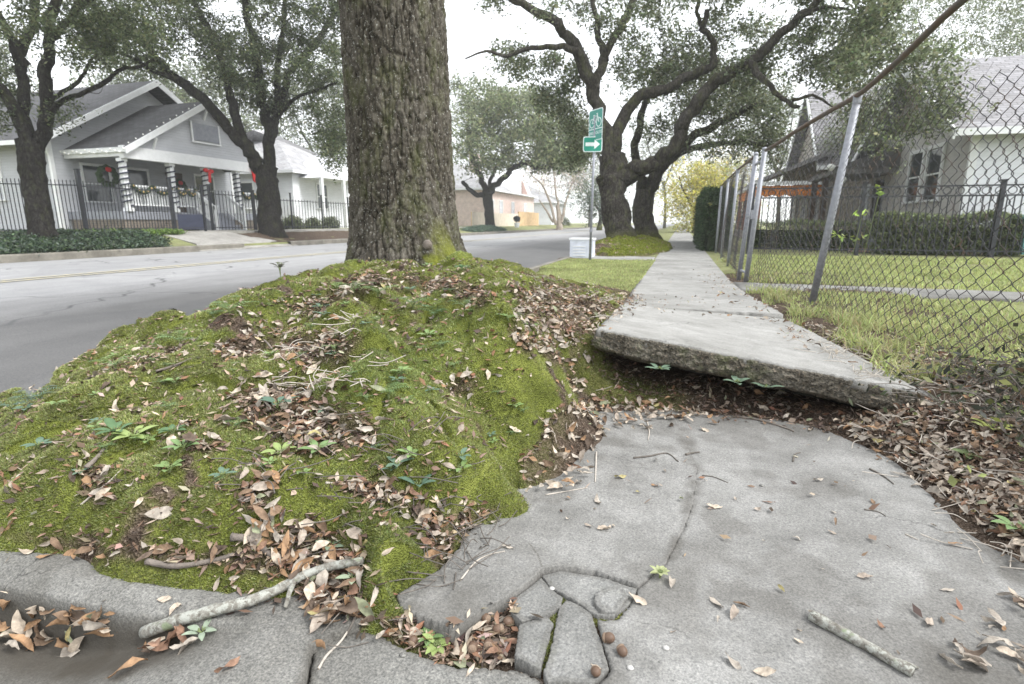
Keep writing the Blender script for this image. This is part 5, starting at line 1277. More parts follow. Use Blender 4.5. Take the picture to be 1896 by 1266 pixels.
# bed of the small oak, hummock of the live oaks
gb = np.random.default_rng(64); ang = gb.uniform(0, 6.283, 900); rr = np.sqrt(gb.uniform(0, 1, 900))
c0 = at_x(895, 428, -17.0)
leafy_mass('ground_cover', 'dark green bed of ground cover below the small oak', 'stuff', None, np.stack([c0[0] + rr * np.cos(ang) * 1.1, c0[1] + rr * np.sin(ang) * 5.5, .1 + .35 * (1 - rr ** 2)], 1), .10, 26, .12, [(.07, .12, .08), (.10, .15, .10)], 65)
def hummock():
    xs = np.linspace(-3.0, -.1, 120); ys = np.linspace(12.8, 23.5, 220)
    def zf(X, Y):
        q = 1 - ((X + 1.55) / 1.35) ** 2 - ((Y - 18.2) / 5.0) ** 2
        return -.12 + .48 * np.sqrt(np.clip(q, 0, 1)) ** .8 + .13 * fbm(X * 3.2, Y * 2.2, seed=66) + .05 * fbm(X * 9, Y * 9, seed=67) - .03
    me = grid_mesh('hummock', xs, ys, zf, M_soil, {'moss': lambda X, Y, Z: sstep(-.25, .2, fbm(X * 1.6, Y * 1.3, seed=68) + .5 * sstep(-2.4, -1.0, X)) * sstep(-.05, .12, Z)})
    tag(obj('ground', me), 'mossy root hummock under the live oaks spilling on the walk', kind='structure')
    g = np.random.default_rng(69); n = 90000
    X = g.uniform(-2.9, -.3, n); Y = g.uniform(13, 22, n); Z = zf(X, Y)
    k = (Z > .04) & (fbm(X * 1.6, Y * 1.3, seed=68) + .5 * sstep(-2.4, -1.0, X) > .08); X, Y, Z = X[k], Y[k], Z[k]
    c = palette(len(X), [(.26, .30, .05), (.34, .36, .08), (.18, .22, .04)], [3, 3, 2], g)
    blades('moss', np.stack([X, Y, Z], 1), np.tile([[0, 0, 1.0]], (len(X), 1)), g.uniform(.02, .05, len(X)), np.full(len(X), .02), c, M_mossblade, .6, label='bright moss over the hummock of the live oaks')
hummock()

# ------------------------------------------------------------------ building materials
def mat_siding(name, c, pitch=.115, dark=.55):
    m, nt, b = newmat(name)
    tc = nt.nodes.new('ShaderNodeTexCoord'); s = nt.nodes.new('ShaderNodeSeparateXYZ'); nt.links.new(tc.outputs['Object'], s.inputs[0])
    mo = N(nt, 'ShaderNodeMath', _operation='FRACT'); dv = N(nt, 'ShaderNodeMath', _operation='DIVIDE'); dv.inputs[1].default_value = pitch
    nt.links.new(s.outputs[2], dv.inputs[0]); nt.links.new(dv.outputs[0], mo.inputs[0])
    n = noise(nt, coord(nt, (1, 1, 3)), 2.0, 5)
    cc = ramp(nt, n, [(.3, tuple(k * .88 for k in c)), (.7, c)])
    gap = ramp(nt, mo.outputs[0], [(0, (dark, dark, dark)), (.07, (1, 1, 1))])
    nt.links.new(mixc(nt, 1.0, cc, gap, 'MULTIPLY'), b.inputs['Base Color']); b.inputs['Roughness'].default_value = .6
    inv = N(nt, 'ShaderNodeMath', _operation='SUBTRACT'); inv.inputs[0].default_value = 1; nt.links.new(mo.outputs[0], inv.inputs[1])
    bump(nt, b, inv.outputs[0], 1.0, .02)
    return m
def mat_shingle(name, c):
    m, nt, b = newmat(name)
    br = N(nt, 'ShaderNodeTexBrick', Scale=1.0); br.inputs['Brick Width'].default_value = .32; br.inputs['Row Height'].default_value = .14; br.inputs['Mortar Size'].default_value = .012
    br.inputs['Color1'].default_value = (*c, 1); br.inputs['Color2'].default_value = (*[k * .72 for k in c], 1); br.inputs['Mortar'].default_value = (*[k * .45 for k in c], 1)
    nt.links.new(coord(nt, kind='Object'), br.inputs['Vector'])
    n = noise(nt, coord(nt), 1.3, 5, .65)
    nt.links.new(mixc(nt, .7, br.outputs[0], ramp(nt, n, [(.3, (.62, .6, .57)), (.7, (1.15, 1.15, 1.15))]), 'MULTIPLY'), b.inputs['Base Color'])
    b.inputs['Roughness'].default_value = .9
    bump(nt, b, noise(nt, coord(nt), 40, 3), .4, .01)
    return m
def mat_brick(name, a, c2, mort, w=.22, h=.075):
    m, nt, b = newmat(name)
    tc = nt.nodes.new('ShaderNodeTexCoord'); s = nt.nodes.new('ShaderNodeSeparateXYZ'); nt.links.new(tc.outputs['Object'], s.inputs[0])
    ad = N(nt, 'ShaderNodeMath', _operation='ADD'); nt.links.new(s.outputs[0], ad.inputs[0]); nt.links.new(s.outputs[1], ad.inputs[1])
    cx = nt.nodes.new('ShaderNodeCombineXYZ'); nt.links.new(ad.outputs[0], cx.inputs[0]); nt.links.new(s.outputs[2], cx.inputs[1])
    br = N(nt, 'ShaderNodeTexBrick', Scale=1.0); br.inputs['Brick Width'].default_value = w; br.inputs['Row Height'].default_value = h; br.inputs['Mortar Size'].default_value = .009
    br.inputs['Color1'].default_value = (*a, 1); br.inputs['Color2'].default_value = (*c2, 1); br.inputs['Mortar'].default_value = (*mort, 1)
    nt.links.new(cx.outputs[0], br.inputs['Vector'])
    n = noise(nt, coord(nt), 2.5, 5, .65)
    nt.links.new(mixc(nt, .7, br.outputs[0], ramp(nt, n, [(.3, (.7, .7, .7)), (.7, (1.15, 1.15, 1.15))]), 'MULTIPLY'), b.inputs['Base Color'])
    b.inputs['Roughness'].default_value = .9
    return m
M_side_l = mat_siding('light grey lap siding', (.52, .53, .56)); M_side_w = mat_siding('white lap siding', (.78, .79, .82), dark=.7)
M_side_g = mat_siding('taupe lap siding', (.52, .50, .48)); M_side_b = mat_siding('brown wooden shingles', (.34, .31, .27), .16)
M_roof_l = mat_shingle('grey asphalt shingles', (.105, .105, .11)); M_roof_p = mat_shingle('pale mauve shingles', (.33, .325, .34)); M_roof_w = mat_shingle('pale grey shingles', (.42, .42, .43))
M_white = simple('white trim paint', (.78, .79, .80), .5, var=.05); M_lgrey = simple('pale grey paint', (.28, .29, .33), .6); M_dark = simple('dark opening', (.018, .018, .02), .6)
M_iron = simple('black painted iron', (.018, .02, .026), .45, 0, spec=.5); M_foot = mat_brick('old brick footing', (.19, .15, .12), (.13, .105, .09), (.26, .24, .21))
M_pink = mat_brick('pale pink brick', (.70, .54, .48), (.64, .49, .44), (.7, .64, .6)); M_pave = mat_brick('pink brick edging', (.42, .27, .23), (.36, .24, .2), (.4, .36, .32))
M_cedar = simple('new cedar boards', (.62, .44, .25), .8, var=.2, scale=3)
M_red = simple('red fabric', (.55, .03, .03), .8); M_green = simple('green garland', (.035, .06, .025), .95, scale=20, bs=1, bd=.02); M_gold = simple('gold ornament', (.55, .38, .16), .35); M_globe = simple('white glass globe', (.85, .85, .82), .2)
M_orange = simple('orange cloth', (.75, .26, .06), .7, var=.3); M_navy = simple('navy painted metal', (.03, .035, .06), .5); M_brown = simple('dark brown timber', (.10, .07, .055), .8)
def mat_glass():
    m, nt, b = newmat('window glass'); b.inputs['Base Color'].default_value = (.05, .06, .065, 1); b.inputs['Roughness'].default_value = .08; b.inputs['Specular IOR Level'].default_value = .6
    return m
M_glass = mat_glass(); M_shade = simple('pale window blind', (.5, .52, .55), .7)
def mat_galv(name, c, rust):
    m, nt, b = newmat(name); v = coord(nt)
    n = noise(nt, v, 30, 5, .7); r = ramp(nt, noise(nt, v, 6, 6, .7), [(rust[0], (0, 0, 0)), (rust[1], (1, 1, 1))])
    cc = ramp(nt, n, [(.3, tuple(k * .7 for k in c)), (.7, tuple(k * 1.15 for k in c))])
    nt.links.new(mixc(nt, r, cc, (.12, .075, .05)), b.inputs['Base Color']); b.inputs['Roughness'].default_value = .55; b.inputs['Metallic'].default_value = .35
    bump(nt, b, n, .3, .002)
    return m
M_galv = mat_galv('weathered galvanised steel', (.30, .31, .34), (.62, .8)); M_rail = mat_galv('rusted top rail', (.12, .105, .095), (.4, .6)); M_wire = mat_galv('dark galvanised wire', (.06, .06, .065), (.5, .7))

def window(parent, c, w, h, face, frame=M_white, glass=M_glass, mull=1, depth=.06, pane_rows=2):
    """window with casing, sashes and glass; face: outward unit axis"""
    f = np.array(face, float); s = np.array([-f[1], f[0], 0]); c = np.array(c, float)
    m = MB()
    def bx(a, b, t0, t1):
        P = [c + s * a[0] + np.array([0, 0, a[1]]) + f * t0, c + s * b[0] + np.array([0, 0, b[1]]) + f * t1]; m.span(P[0], P[1])
    k = .09
    bx((-w / 2 - k, h / 2), (w / 2 + k, h / 2 + k + .02), 0, depth); bx((-w / 2 - k - .04, -h / 2 - .06), (w / 2 + k + .04, -h / 2), 0, depth + .05)
    for q in (-1, 1): bx((q * (w / 2 + k / 2) - k / 2, -h / 2), (q * (w / 2 + k / 2) + k / 2, h / 2), 0, depth)
    for q in range(1, mull): x = -w / 2 + w * q / mull; bx((x - .05, -h / 2), (x + .05, h / 2), 0, depth - .005)
    if pane_rows == 2: bx((-w / 2, -.025), (w / 2, .025), .012, depth - .02)
    o = m.build('window', frame, parent)
    p = MB(); P0 = c + s * (-w / 2) + np.array([0, 0, -h / 2]) + f * .004; P1 = c + s * (w / 2) + np.array([0, 0, h / 2]) + f * .01; p.span(P0, P1)
    q = p.build('pane', glass); q.parent = o; q.matrix_parent_inverse = (o.matrix_parent_inverse if o.parent is None else Matrix.Identity(4))
    q.parent = o; q.matrix_parent_inverse = Matrix.Identity(4); q.location = (0, 0, 0)
    # child of a part that sits at its thing's inverse: undo the parent's world offset
    q.matrix_parent_inverse = (Matrix.Translation(parent.location) @ o.matrix_parent_inverse).inverted() if parent is not None else Matrix.Identity(4)
    return o
def gable_roof(root, mat, x0, x1, yc, hw, ze, zr, th=.14, ovx=.0, trim=M_white, ridge_x=True, ty=.16, name='roof', face=1):
    """ridge along X from x0 to x1, gables facing +-X; eaves at y = yc -+ hw, height ze; ridge zr"""
    m = MB()
    for s in (-1, 1):
        m.prism([(x0, yc, zr), (x0, yc + s * hw, ze), (x0, yc + s * hw, ze - th), (x0, yc, zr - th)][::s], (x1 - x0, 0, 0))
    r = m.build(name, mat, root)
    t = MB(); xf = x1 if face > 0 else x0
    for s in (-1, 1):
        a = (xf + face * .002, yc, zr + .02); b = (xf + face * .002, yc + s * (hw + .03), ze + .02)
        t.prism([a, b, (b[0], b[1], b[2] - ty - .1), (a[0], a[1], a[2] - ty - .12)][::s * face], (face * .05, 0, 0))
        t.span((min(x0, x1), yc + s * hw, ze - th - .02), (max(x0, x1), yc + s * (hw + .035), ze + .01))
    t.build('fascia', trim, root)
    return r

# ------------------------------------------------------------------ bungalow with the decorated porch
def bungalow():
    root = empty('bungalow', (-25, 21.5, .45), 'light grey bungalow with a gabled porch dressed for Christmas', 'house')
    gz0 = .45
    w = MB(); w.prism([(-25, 16.95, gz0), (-25, 26.6, gz0), (-25, 26.6, 4.2), (-25, 21.9, 7.0), (-25, 16.95, 4.2)], (-13, 0, 0)); w.build('wall', M_side_l, root)
    for y in (16.93, 26.5): MB().span((-25.1, y, gz0), (-24.96, y + .14, 4.2)).build('corner_board', M_white, root)
    gable_roof(root, M_roof_l, -39, -24.35, 21.9, 5.75, 4.02, 7.45)
    p = MB(); p.span((-25, 17.3, .95), (-21.9, 25.6, 1.28)); p.build('porch_floor', M_lgrey, root)
    for a_, b_ in (((-22.1, 17.35, .4), (-21.95, 20.3, .95)), ((-22.1, 22.4, .4), (-21.95, 25.5, .95)), ((-24.9, 17.33, .4), (-22.1, 17.348, .95))): MB().span(a_, b_).build('brick_footing', M_foot, root)
    gable_roof(root, M_roof_l, -25.2, -21.45, 21.8, 4.35, 3.76, 6.32, name='porch_roof')
    b = MB(); b.prism([(-21.72, 18.0, 3.86), (-21.72, 25.6, 3.86), (-21.72, 21.8, 6.1)], (-.08, 0, 0)); b.build('gable_wall', M_side_l, root)
    b = MB(); b.span((-21.9, 17.5, 3.38), (-21.66, 26.0, 3.86)); b.span((-24.99, 17.5, 3.45), (-21.9, 17.66, 3.8)); b.build('beam', M_white, root)
    v = MB(); v.span((-21.66, 21.0, 4.55), (-21.64, 22.5, 5.3)); v.build('attic_vent', M_lgrey, root)
    v = MB()
    for y in (20.93, 22.5): v.span((-21.68, y, 4.5), (-21.62, y + .07, 5.35))
    v.span((-21.68, 20.9, 4.43), (-21.61, 22.6, 4.5)); v.build('vent_frame', M_white, root)
    for y in (18.9, 21.8, 24.6):
        k = MB(); z = 6.32 - abs(y - 21.8) * .588 - .25
        k.bar((-21.72, y, z - .55), (-21.44, y, z - .05), .08); k.build('bracket', M_white, root)
    for y in (17.62, 19.85, 21.75, 23.7, 25.5):
        k = MB(); k.span((-22.06, y - .1, 1.28), (-21.86, y + .1, 3.38)); k.span((-22.1, y - .14, 1.28), (-21.82, y + .14, 1.42)); k.span((-22.1, y - .14, 3.26), (-21.82, y + .14, 3.38))
        o = k.build('column', M_white, root)
        s = MB(); t = np.linspace(0, 1, 100); s.tube(np.stack([-21.96 + .17 * np.cos(t * 50), y + .17 * np.sin(t * 50), 1.5 + 1.75 * t], 1), .03, 6); w_ = s.build('spiral_garland', M_navy)
        w_.parent = o; w_.matrix_parent_inverse = (Matrix.Translation(root.location) @ o.matrix_parent_inverse).inverted()
    for (y0, y1) in ((17.75, 19.72), (19.98, 20.9), (23.83, 25.4)):
        k = MB(); k.span((-22.0, y0, 2.28), (-21.9, y1, 2.36)); k.span((-21.98, y0, 1.52), (-21.92, y1, 1.58))
        for y in np.arange(y0 + .07, y1 - .03, .115): k.span((-21.97, y, 1.58), (-21.93, y + .045, 2.28))
        k.build('railing', M_white, root)
    s = MB()
    for q in range(4): s.span((-21.9 + .3 * q, 21.0, .4), (-21.6 + .3 * q, 22.6, 1.28 - .21 * (q + .7)))
    s.build('steps', M_lgrey, root)
    for y in (20.95, 22.65):
        k = MB(); k.bar((-21.9, y, 2.25), (-20.75, y, 1.45), .12); k.bar((-21.9, y, 1.45), (-20.75, y, .68), .06)
        for q in np.linspace(.06, .94, 9): k.span((-21.9 + 1.15 * q - .02, y - .02, 1.45 - .77 * q), (-21.9 + 1.15 * q + .02, y + .02, 2.25 - .8 * q))
        k.span((-20.83, y - .06, .4), (-20.71, y + .06, 1.6)); k.build('stair_railing', M_white, root)
    window(root, (-24.99, 18.75, 2.5), 1.15, 1.5, (1, 0, 0)); window(root, (-24.99, 20.65, 2.5), 1.15, 1.5, (1, 0, 0)); window(root, (-24.99, 24.6, 2.5), 1.15, 1.5, (1, 0, 0))
    d_ = MB(); d_.span((-24.99, 22.3, 1.28), (-24.93, 23.2, 3.3)); d_.build('door', M_brown, root)
    window(root, (-29.0, 16.95, 2.6), 1.9, 1.6, (0, -1, 0), mull=2, glass=M_shade)
    window(root, (-33.0, 16.95, 2.6), 1.9, 1.6, (0, -1, 0), mull=2, glass=M_shade)
    g_ = MB(); g_.tube([(-24.9, 16.88, 4.1), (-24.9, 16.8, 3.7), (-24.92, 16.88, 3.5), (-24.92, 16.88, .5)], .05, 8); g_.build('downspout', M_white, root)
    li = MB()
    for t in np.linspace(.02, .98, 13): li.ball((-21.36, 17.45 + 4.35 * t, 3.9 + 2.56 * t), .03, 6, 4)
    for t in np.linspace(0, 1, 16): li.ball((-25 + 3.5 * t, 17.4, 3.72 - .06 * (int(t * 15) % 3)), .045, 6, 4)
    li.build('icicle_lights', M_globe, root)['kind'] = 'stuff'
bungalow()
def wreath(label, c, r):
    root = empty('wreath', c, label, 'wreath', None)
    m = MB(); t = np.linspace(0, 2 * math.pi, 33); m.tube(np.stack([np.full(33, c[0]), c[1] + r * np.cos(t), c[2] + r * np.sin(t)], 1), .12 + .03 * np.sin(t * 9), 8, cap=False)
    m.build('greenery', M_green, root)
    b = MB(); b.ball((c[0] + .1, c[1], c[2] + r * .8), (.06, .14, .11), 8, 6); b.build('red_bow', M_red, root)
wreath('round green wreath with red bow on the porch beside the first column', (-23.6, 18.2, 2.75), .36)
wreath('green wreath hung by the front door behind the steps', (-24.7, 22.75, 2.55), .32)
def garland(label, y0, y1):
    root = empty('garland', (-21.85, y0, 2.3), label, 'garland', 'garlands draped on the porch railing')
    m = MB(); n = 40; t = np.linspace(0, 1, n); s = 2
    Z = 2.34 - .28 * np.abs(np.sin(t * math.pi * s)); g = np.random.default_rng(3)
    m.tube(np.stack([np.full(n, -21.84), y0 + (y1 - y0) * t, Z], 1), .075 + .025 * g.random(n), 7); m.build('greenery', M_green, root)
    for q in range(1, n, 4):
        b = MB(); b.ball((-21.76, y0 + (y1 - y0) * t[q], Z[q] + .02), .045, 7, 5); b.build('ornament', M_gold, root)
garland('swagged garland with gold balls on the railing left of the second column', 17.8, 19.7)
garland('short swagged garland on the railing beside the steps', 19.95, 21.0)
garland('swagged garland on the railing past the steps', 23.85, 25.4)
st = MB(); st.prism([(-21.55, 24.35, 3.85), (-21.55, 24.62, 3.85), (-21.55, 24.68, 3.15), (-21.55, 24.9, 2.95), (-21.55, 24.75, 2.8), (-21.55, 24.45, 2.95)], (-.06, 0, 0))
st.build('christmas_stocking', M_red, label='red cloth hanging from the porch gable near its outer corner', cat='stocking')
bw = MB(); bw.ball((-21.74, 21.6, 3.25), (.06, .16, .1)); bw.ball((-21.74, 21.9, 3.22), (.06, .16, .1)); bw.prism([(-21.7, 21.7, 3.2), (-21.7, 21.85, 3.2), (-21.7, 21.8, 2.7), (-21.7, 21.66, 2.72)], (-.03, 0, 0))
bw.build('ribbon_bow', M_red, label='red ribbon bow at the top of the porch column by the steps', cat='bow')

def house_box(name, label, x0, x1, y0, y1, z0, ze, zr, wall, roof, ov=.5, hip=True, ridge='y'):
    root = empty(name, ((x0 + x1) / 2, (y0 + y1) / 2, z0), label, 'house')
    w = MB(); w.span((x0, y0, z0), (x1, y1, ze)); w.build('wall', wall, root)
    m = MB(); a, b, c_, d_ = x0 - ov, x1 + ov, y0 - ov, y1 + ov; xm, ym = (a + b) / 2, (c_ + d_) / 2
    k = (b - a) / 2 if ridge == 'y' else (d_ - c_) / 2
    R = ((xm, c_ + k, zr), (xm, d_ - k, zr)) if ridge == 'y' else ((a + k, ym, zr), (b - k, ym, zr))
    V = [(a, c_, ze), (b, c_, ze), (b, d_, ze), (a, d_, ze), R[0], R[1], (a, c_, ze - .16), (b, c_, ze - .16), (b, d_, ze - .16), (a, d_, ze - .16)]
    if ridge == 'y': F = [(0, 1, 4), (1, 2, 5, 4), (2, 3, 5), (3, 0, 4, 5)]
    else: F = [(0, 1, 5, 4), (1, 2, 5), (2, 3, 4, 5), (3, 0, 4)]
    m.add(V, F + [(9, 8, 7, 6)]); m.build('roof', roof, root)
    t = MB(); e = .03
    t.span((a - e, c_ - e, ze - .16), (b + e, c_, ze + .02)); t.span((a - e, d_, ze - .16), (b + e, d_ + e, ze + .02)); t.span((a - e, c_, ze - .16), (a, d_, ze + .02)); t.span((b, c_, ze - .16), (b + e, d_, ze + .02)); t.build('gutter', M_white, root)
    return root
h2 = house_box('white_house', 'bright white cottage with pale hipped roof and gutter beyond the second oak', -36, -24.3, 31.0, 40.5, .45, 4.1, 7.4, M_side_w, M_roof_w)
window(h2, (-24.29, 38.6, 2.6), 1.9, 1.7, (1, 0, 0), mull=2, glass=M_shade); window(h2, (-24.29, 34.0, 2.6), 1.1, 1.6, (1, 0, 0)); window(h2, (-28, 31.0, 2.6), 1.1, 1.6, (0, -1, 0))
gg = MB(); gg.prism([(-22.6, 31.6, 3.7), (-22.6, 37.2, 3.7), (-22.6, 34.4, 5.4)], (-2.6, 0, 0)); gg.build('porch_gable', M_side_w, h2)
[MB().span((-22.8, y, .45), (-22.6, y + .2, 3.7)).build('porch_post', M_white, h2) for y in (31.7, 34.2, 36.9)]
dsp = MB(); dsp.tube([(-23.8, 40.3, 4.0), (-24.0, 40.3, 3.75), (-24.24, 40.3, 3.5), (-24.24, 40.3, .5)], .05, 8); dsp.build('downspout', M_white, h2)
h3 = house_box('brick_house', 'pale pink brick house with a white gable far along the road', -34, -21.5, 60, 82, .3, 4.6, 8.2, M_pink, M_roof_w)
b_ = MB(); b_.prism([(-21.2, 70, 4.4), (-21.2, 80, 4.4), (-21.2, 74.5, 7.6)], (-3, 0, 0)); b_.build('front_gable', M_white, h3)
b_ = MB(); b_.prism([(-21.1, 74.2, 4.6), (-21.1, 77.5, 4.6), (-21.1, 74.2, 6.4)], (-.1, 0, 0)); b_.build('gable_panel', simple('red brown shingle', (.42, .29, .26)), h3)
b_ = MB(); b_.span((-26, 67, 5), (-24.8, 68.2, 9.2)); b_.build('chimney', M_pink, h3)
for y in (62.5, 66, 71, 77): window(h3, (-21.49, y, 2.6), 1.2, 1.6, (1, 0, 0), glass=M_shade)
h4 = house_box('far_house', 'small pale house at the far end of the street', -33, -21, 92, 104, .2, 4.2, 7.5, M_side_w, M_roof_w)
window(h4, (-20.99, 98, 2.4), 1.6, 1.5, (1, 0, 0))

def board_fence(label, x, y0, y1, z0, h, mat):
    root = empty('wooden_fence', (x, y0, z0), label, 'fence', None)
    m = MB(); g = np.random.default_rng(2); y = y0
    while y < y1: m.span((x - .01, y, z0), (x + .01, y + .135, z0 + h + g.uniform(-.02, .02))); y += .14
    m.build('board_panel', mat, root)
    p = MB(); [p.span((x - .1, a, z0), (x - .012, a + .1, z0 + h)) for a in np.arange(y0, y1, 2.4)]; p.build('post', M_cedar, root)
board_fence('new orange cedar board fence before the brick house', -19.2, 66, 76, .35, 1.8, M_cedar)
M_palewood = simple('sun-bleached fence boards', (.68, .6, .5), .8, var=.12, scale=3)
board_fence('bleached pale board fence behind the small oak', -19.2, 50, 65.8, .35, 1.5, M_palewood)

# ------------------------------------------------------------------ iron fences
def iron_bay(root, a, b, z0, h, gap, circles=False, spear=True):
    a = np.array(a, float); b = np.array(b, float); L = np.linalg.norm(b - a); d_ = (b - a) / L
    m = MB(); rz = math.atan2(d_[1], d_[0]); c = (a + b) / 2
    rails = (h - .12, .16) if not circles else (h - .04, h - .27, .15)
    for r in rails: m.box((c[0], c[1], z0 + r), (L, .03, .035), rz)
    for t in np.arange(gap / 2, L, gap):
        p = a + d_ * t; top = h + (.05 if spear else -.04) if not circles else h - .27
        m.box((p[0], p[1], z0 + .06 + (top - .06) / 2), (.021, .021, top - .06), rz)
    m.build('picket_panel', M_iron, root)
    if circles:
        for t in np.arange(.14, L, .26):
            p = a + d_ * t; q = MB(); an = np.linspace(0, 2 * math.pi, 15)
            q.tube(np.stack([p[0] + d_[0] * .085 * np.cos(an), p[1] + d_[1] * .085 * np.cos(an), z0 + h - .155 + .085 * np.sin(an)], 1), .011, 5, cap=False); q.build('ring', M_iron, root)
def iron_post(root, x, y, z0, h, s=.07):
    m = MB(); m.span((x - s / 2, y - s / 2, z0), (x + s / 2, y + s / 2, z0 + h)); m.span((x - s / 2 - .015, y - s / 2 - .015, z0 + h), (x + s / 2 + .015, y + s / 2 + .015, z0 + h + .03)); m.build('post', M_iron, root)
fl = empty('iron_fence', (-19.5, 14, .45), 'black iron picket fence with spear tops enclosing the bungalow yard', 'fence')
iron_bay(fl, (-25, 9.5), (-19.5, 14.0), .42, 1.75, .105)
for a, b in ((9.5, 9.5), (14.0, 14.0)): pass
iron_post(fl, -25, 9.5, .42, 1.9); iron_post(fl, -19.5, 14.0, .45, 2.1, .11)
iron_bay(fl, (-19.5, 14.08), (-19.5, 17.4), .45, 1.7, .125); iron_post(fl, -19.5, 17.5, .45, 2.05, .1)
iron_bay(fl, (-19.5, 19.45), (-19.5, 21.8), .45, 1.7, .19); iron_post(fl, -19.5, 19.4, .45, 1.95, .09); iron_post(fl, -19.5, 21.9, .45, 1.95)
gt = empty('iron_gate', (-19.5, 17.9, .45), 'dark iron gate standing ajar before the porch steps', 'gate')
iron_bay(gt, (-19.45, 17.6), (-18.9, 18.35), .45, 1.75, .11); gb_ = MB(); gb_.box((-19.17, 17.98, .85), (.9, .02, .6), math.atan2(.75, .55)); gb_.build('kick_panel', M_navy, gt); iron_post(gt, -18.88, 18.4, .45, 1.85, .08)
fr = empty('iron_fence', (-19.5, 22, .45), 'thin black wire-like iron fence before the white cottage lawn', 'fence')
for a in np.arange(22.0, 43, 2.6): iron_post(fr, -19.5, a, .45, 1.85, .06); iron_bay(fr, (-19.5, a + .05), (-19.5, a + 2.55), .45, 1.6, .24, spear=False)
ri = empty('iron_fence', (4.3, 16, 0), 'black ornamental iron fence topped with a row of rings across the lawn', 'fence')
for a, b in ((1.75, 4.3), (4.3, 7.15), (7.15, 10.0)): iron_bay(ri, (a + .05, 16.0), (b - .05, 16.0), 0, 1.72, .14, circles=True)
for x in (1.75, 4.3, 7.15, 10.0): iron_post(ri, x, 16.0, -.02, 1.8, .09)

# ------------------------------------------------------------------ driveway and beds across the road
dv = MB(); dv.prism([(-15.66, 14.9, -.11), (-15.66, 20.0, -.11), (-16.3, 19.3, .10), (-16.3, 15.4, .10)], (0, 0, -.25)); 
dv.prism([(-16.3, 15.4, .10), (-16.3, 19.3, .10), (-18.2, 18.9, .44), (-18.2, 15.6, .44)], (0, 0, -.3)); dv.prism([(-18.2, 12, .47), (-18.2, 46, .47), (-19.35, 46, .48), (-19.35, 12, .48)], (0, 0, -.3)); dv.prism([(-19.3, 17.5, .49), (-19.3, 19.4, .49), (-21.0, 22.6, .49), (-21.0, 21, .49)], (0, 0, -.3))
dv.build('driveway', M_drive, kind='structure', label='pale concrete driveway apron and footpath across the road')
bedz = MB(); an = np.linspace(0, 6.283, 28, endpoint=False)
bm_x = np.linspace(-18.1, -16.0, 20); bm_y = np.linspace(18.9, 27, 60)
tag(obj('ground', grid_mesh('leaf strewn bed', bm_x, bm_y, lambda X, Y: gz(X, Y) + .02 + .04 * fbm(X * 3, Y * 3, seed=5), M_soil, {'moss': lambda X, Y, Z: X * 0})), 'brown leaf strewn bed around the second oak', kind='structure')

# ------------------------------------------------------------------ right-hand houses
def right_house():
    root = empty('white_walled_house', (7.2, 22, 0), 'house with taupe gabled front, white side wall and mauve roof', 'house')
    w = MB(); w.prism([(7.2, 18.05, 0), (7.2, 26, 0), (7.2, 26, 3.3), (7.2, 22, 5.55), (7.2, 18.05, 3.3)][::-1], (.12, 0, 0)); w.build('front_wall', M_side_g, root)
    w = MB(); w.span((7.32, 18.0, 0), (19, 26, 3.3)); w.build('side_wall', M_side_w, root)
    c = MB(); c.span((7.17, 17.97, 0), (7.34, 18.07, 3.3)); c.build('corner_board', M_white, root)
    gable_roof(root, M_roof_p, 6.55, 19.5, 22, 4.6, 3.15, 5.85, face=-1)
    window(root, (7.19, 20.1, 2.25), 1.0, 1.5, (-1, 0, 0)); window(root, (7.19, 21.5, 2.25), 1.0, 1.5, (-1, 0, 0)); window(root, (12.5, 17.99, 2.1), 1.2, 1.4, (0, -1, 0))
    p = MB(); p.span((5.2, 23.2, 2.55), (7.2, 27.4, 2.75)); p.prism([(5.1, 23.1, 2.75), (7.2, 23.1, 3.5), (7.2, 23.1, 2.75)], (0, 4.4, 0)); p.build('porch_roof', M_roof_p, root)
    for y in (23.4, 25.2, 27.1): k = MB(); k.span((5.3, y, .3), (5.5, y + .2, 2.55)); k.build('porch_column', M_brown, root)
    f = MB(); f.span((5.1, 23.2, 0), (7.2, 27.3, .3)); f.build('porch_floor', M_lgrey, root)
    d_ = MB(); d_.span((7.13, 24.4, .3), (7.19, 25.4, 2.4)); d_.build('door', M_dark, root)
right_house()
def lamp(label, x, y, z):
    root = empty('globe_lamp', (x, y, z), label, 'lamp', 'white globe lamps on the porch'); m = MB(); m.ball((x, y, z), .13, 14, 10); m.build('globe', M_globe, root, smooth=True)
    b = MB(); b.tube([(x, y, z + .12), (x, y, z + .3)], .02, 6); b.build('bracket', M_brown, root)
lamp('upper white globe lamp under the brown porch roof', 5.0, 22.9, 2.75); lamp('lower white globe lamp beside the brown porch column', 5.35, 22.6, 2.3)
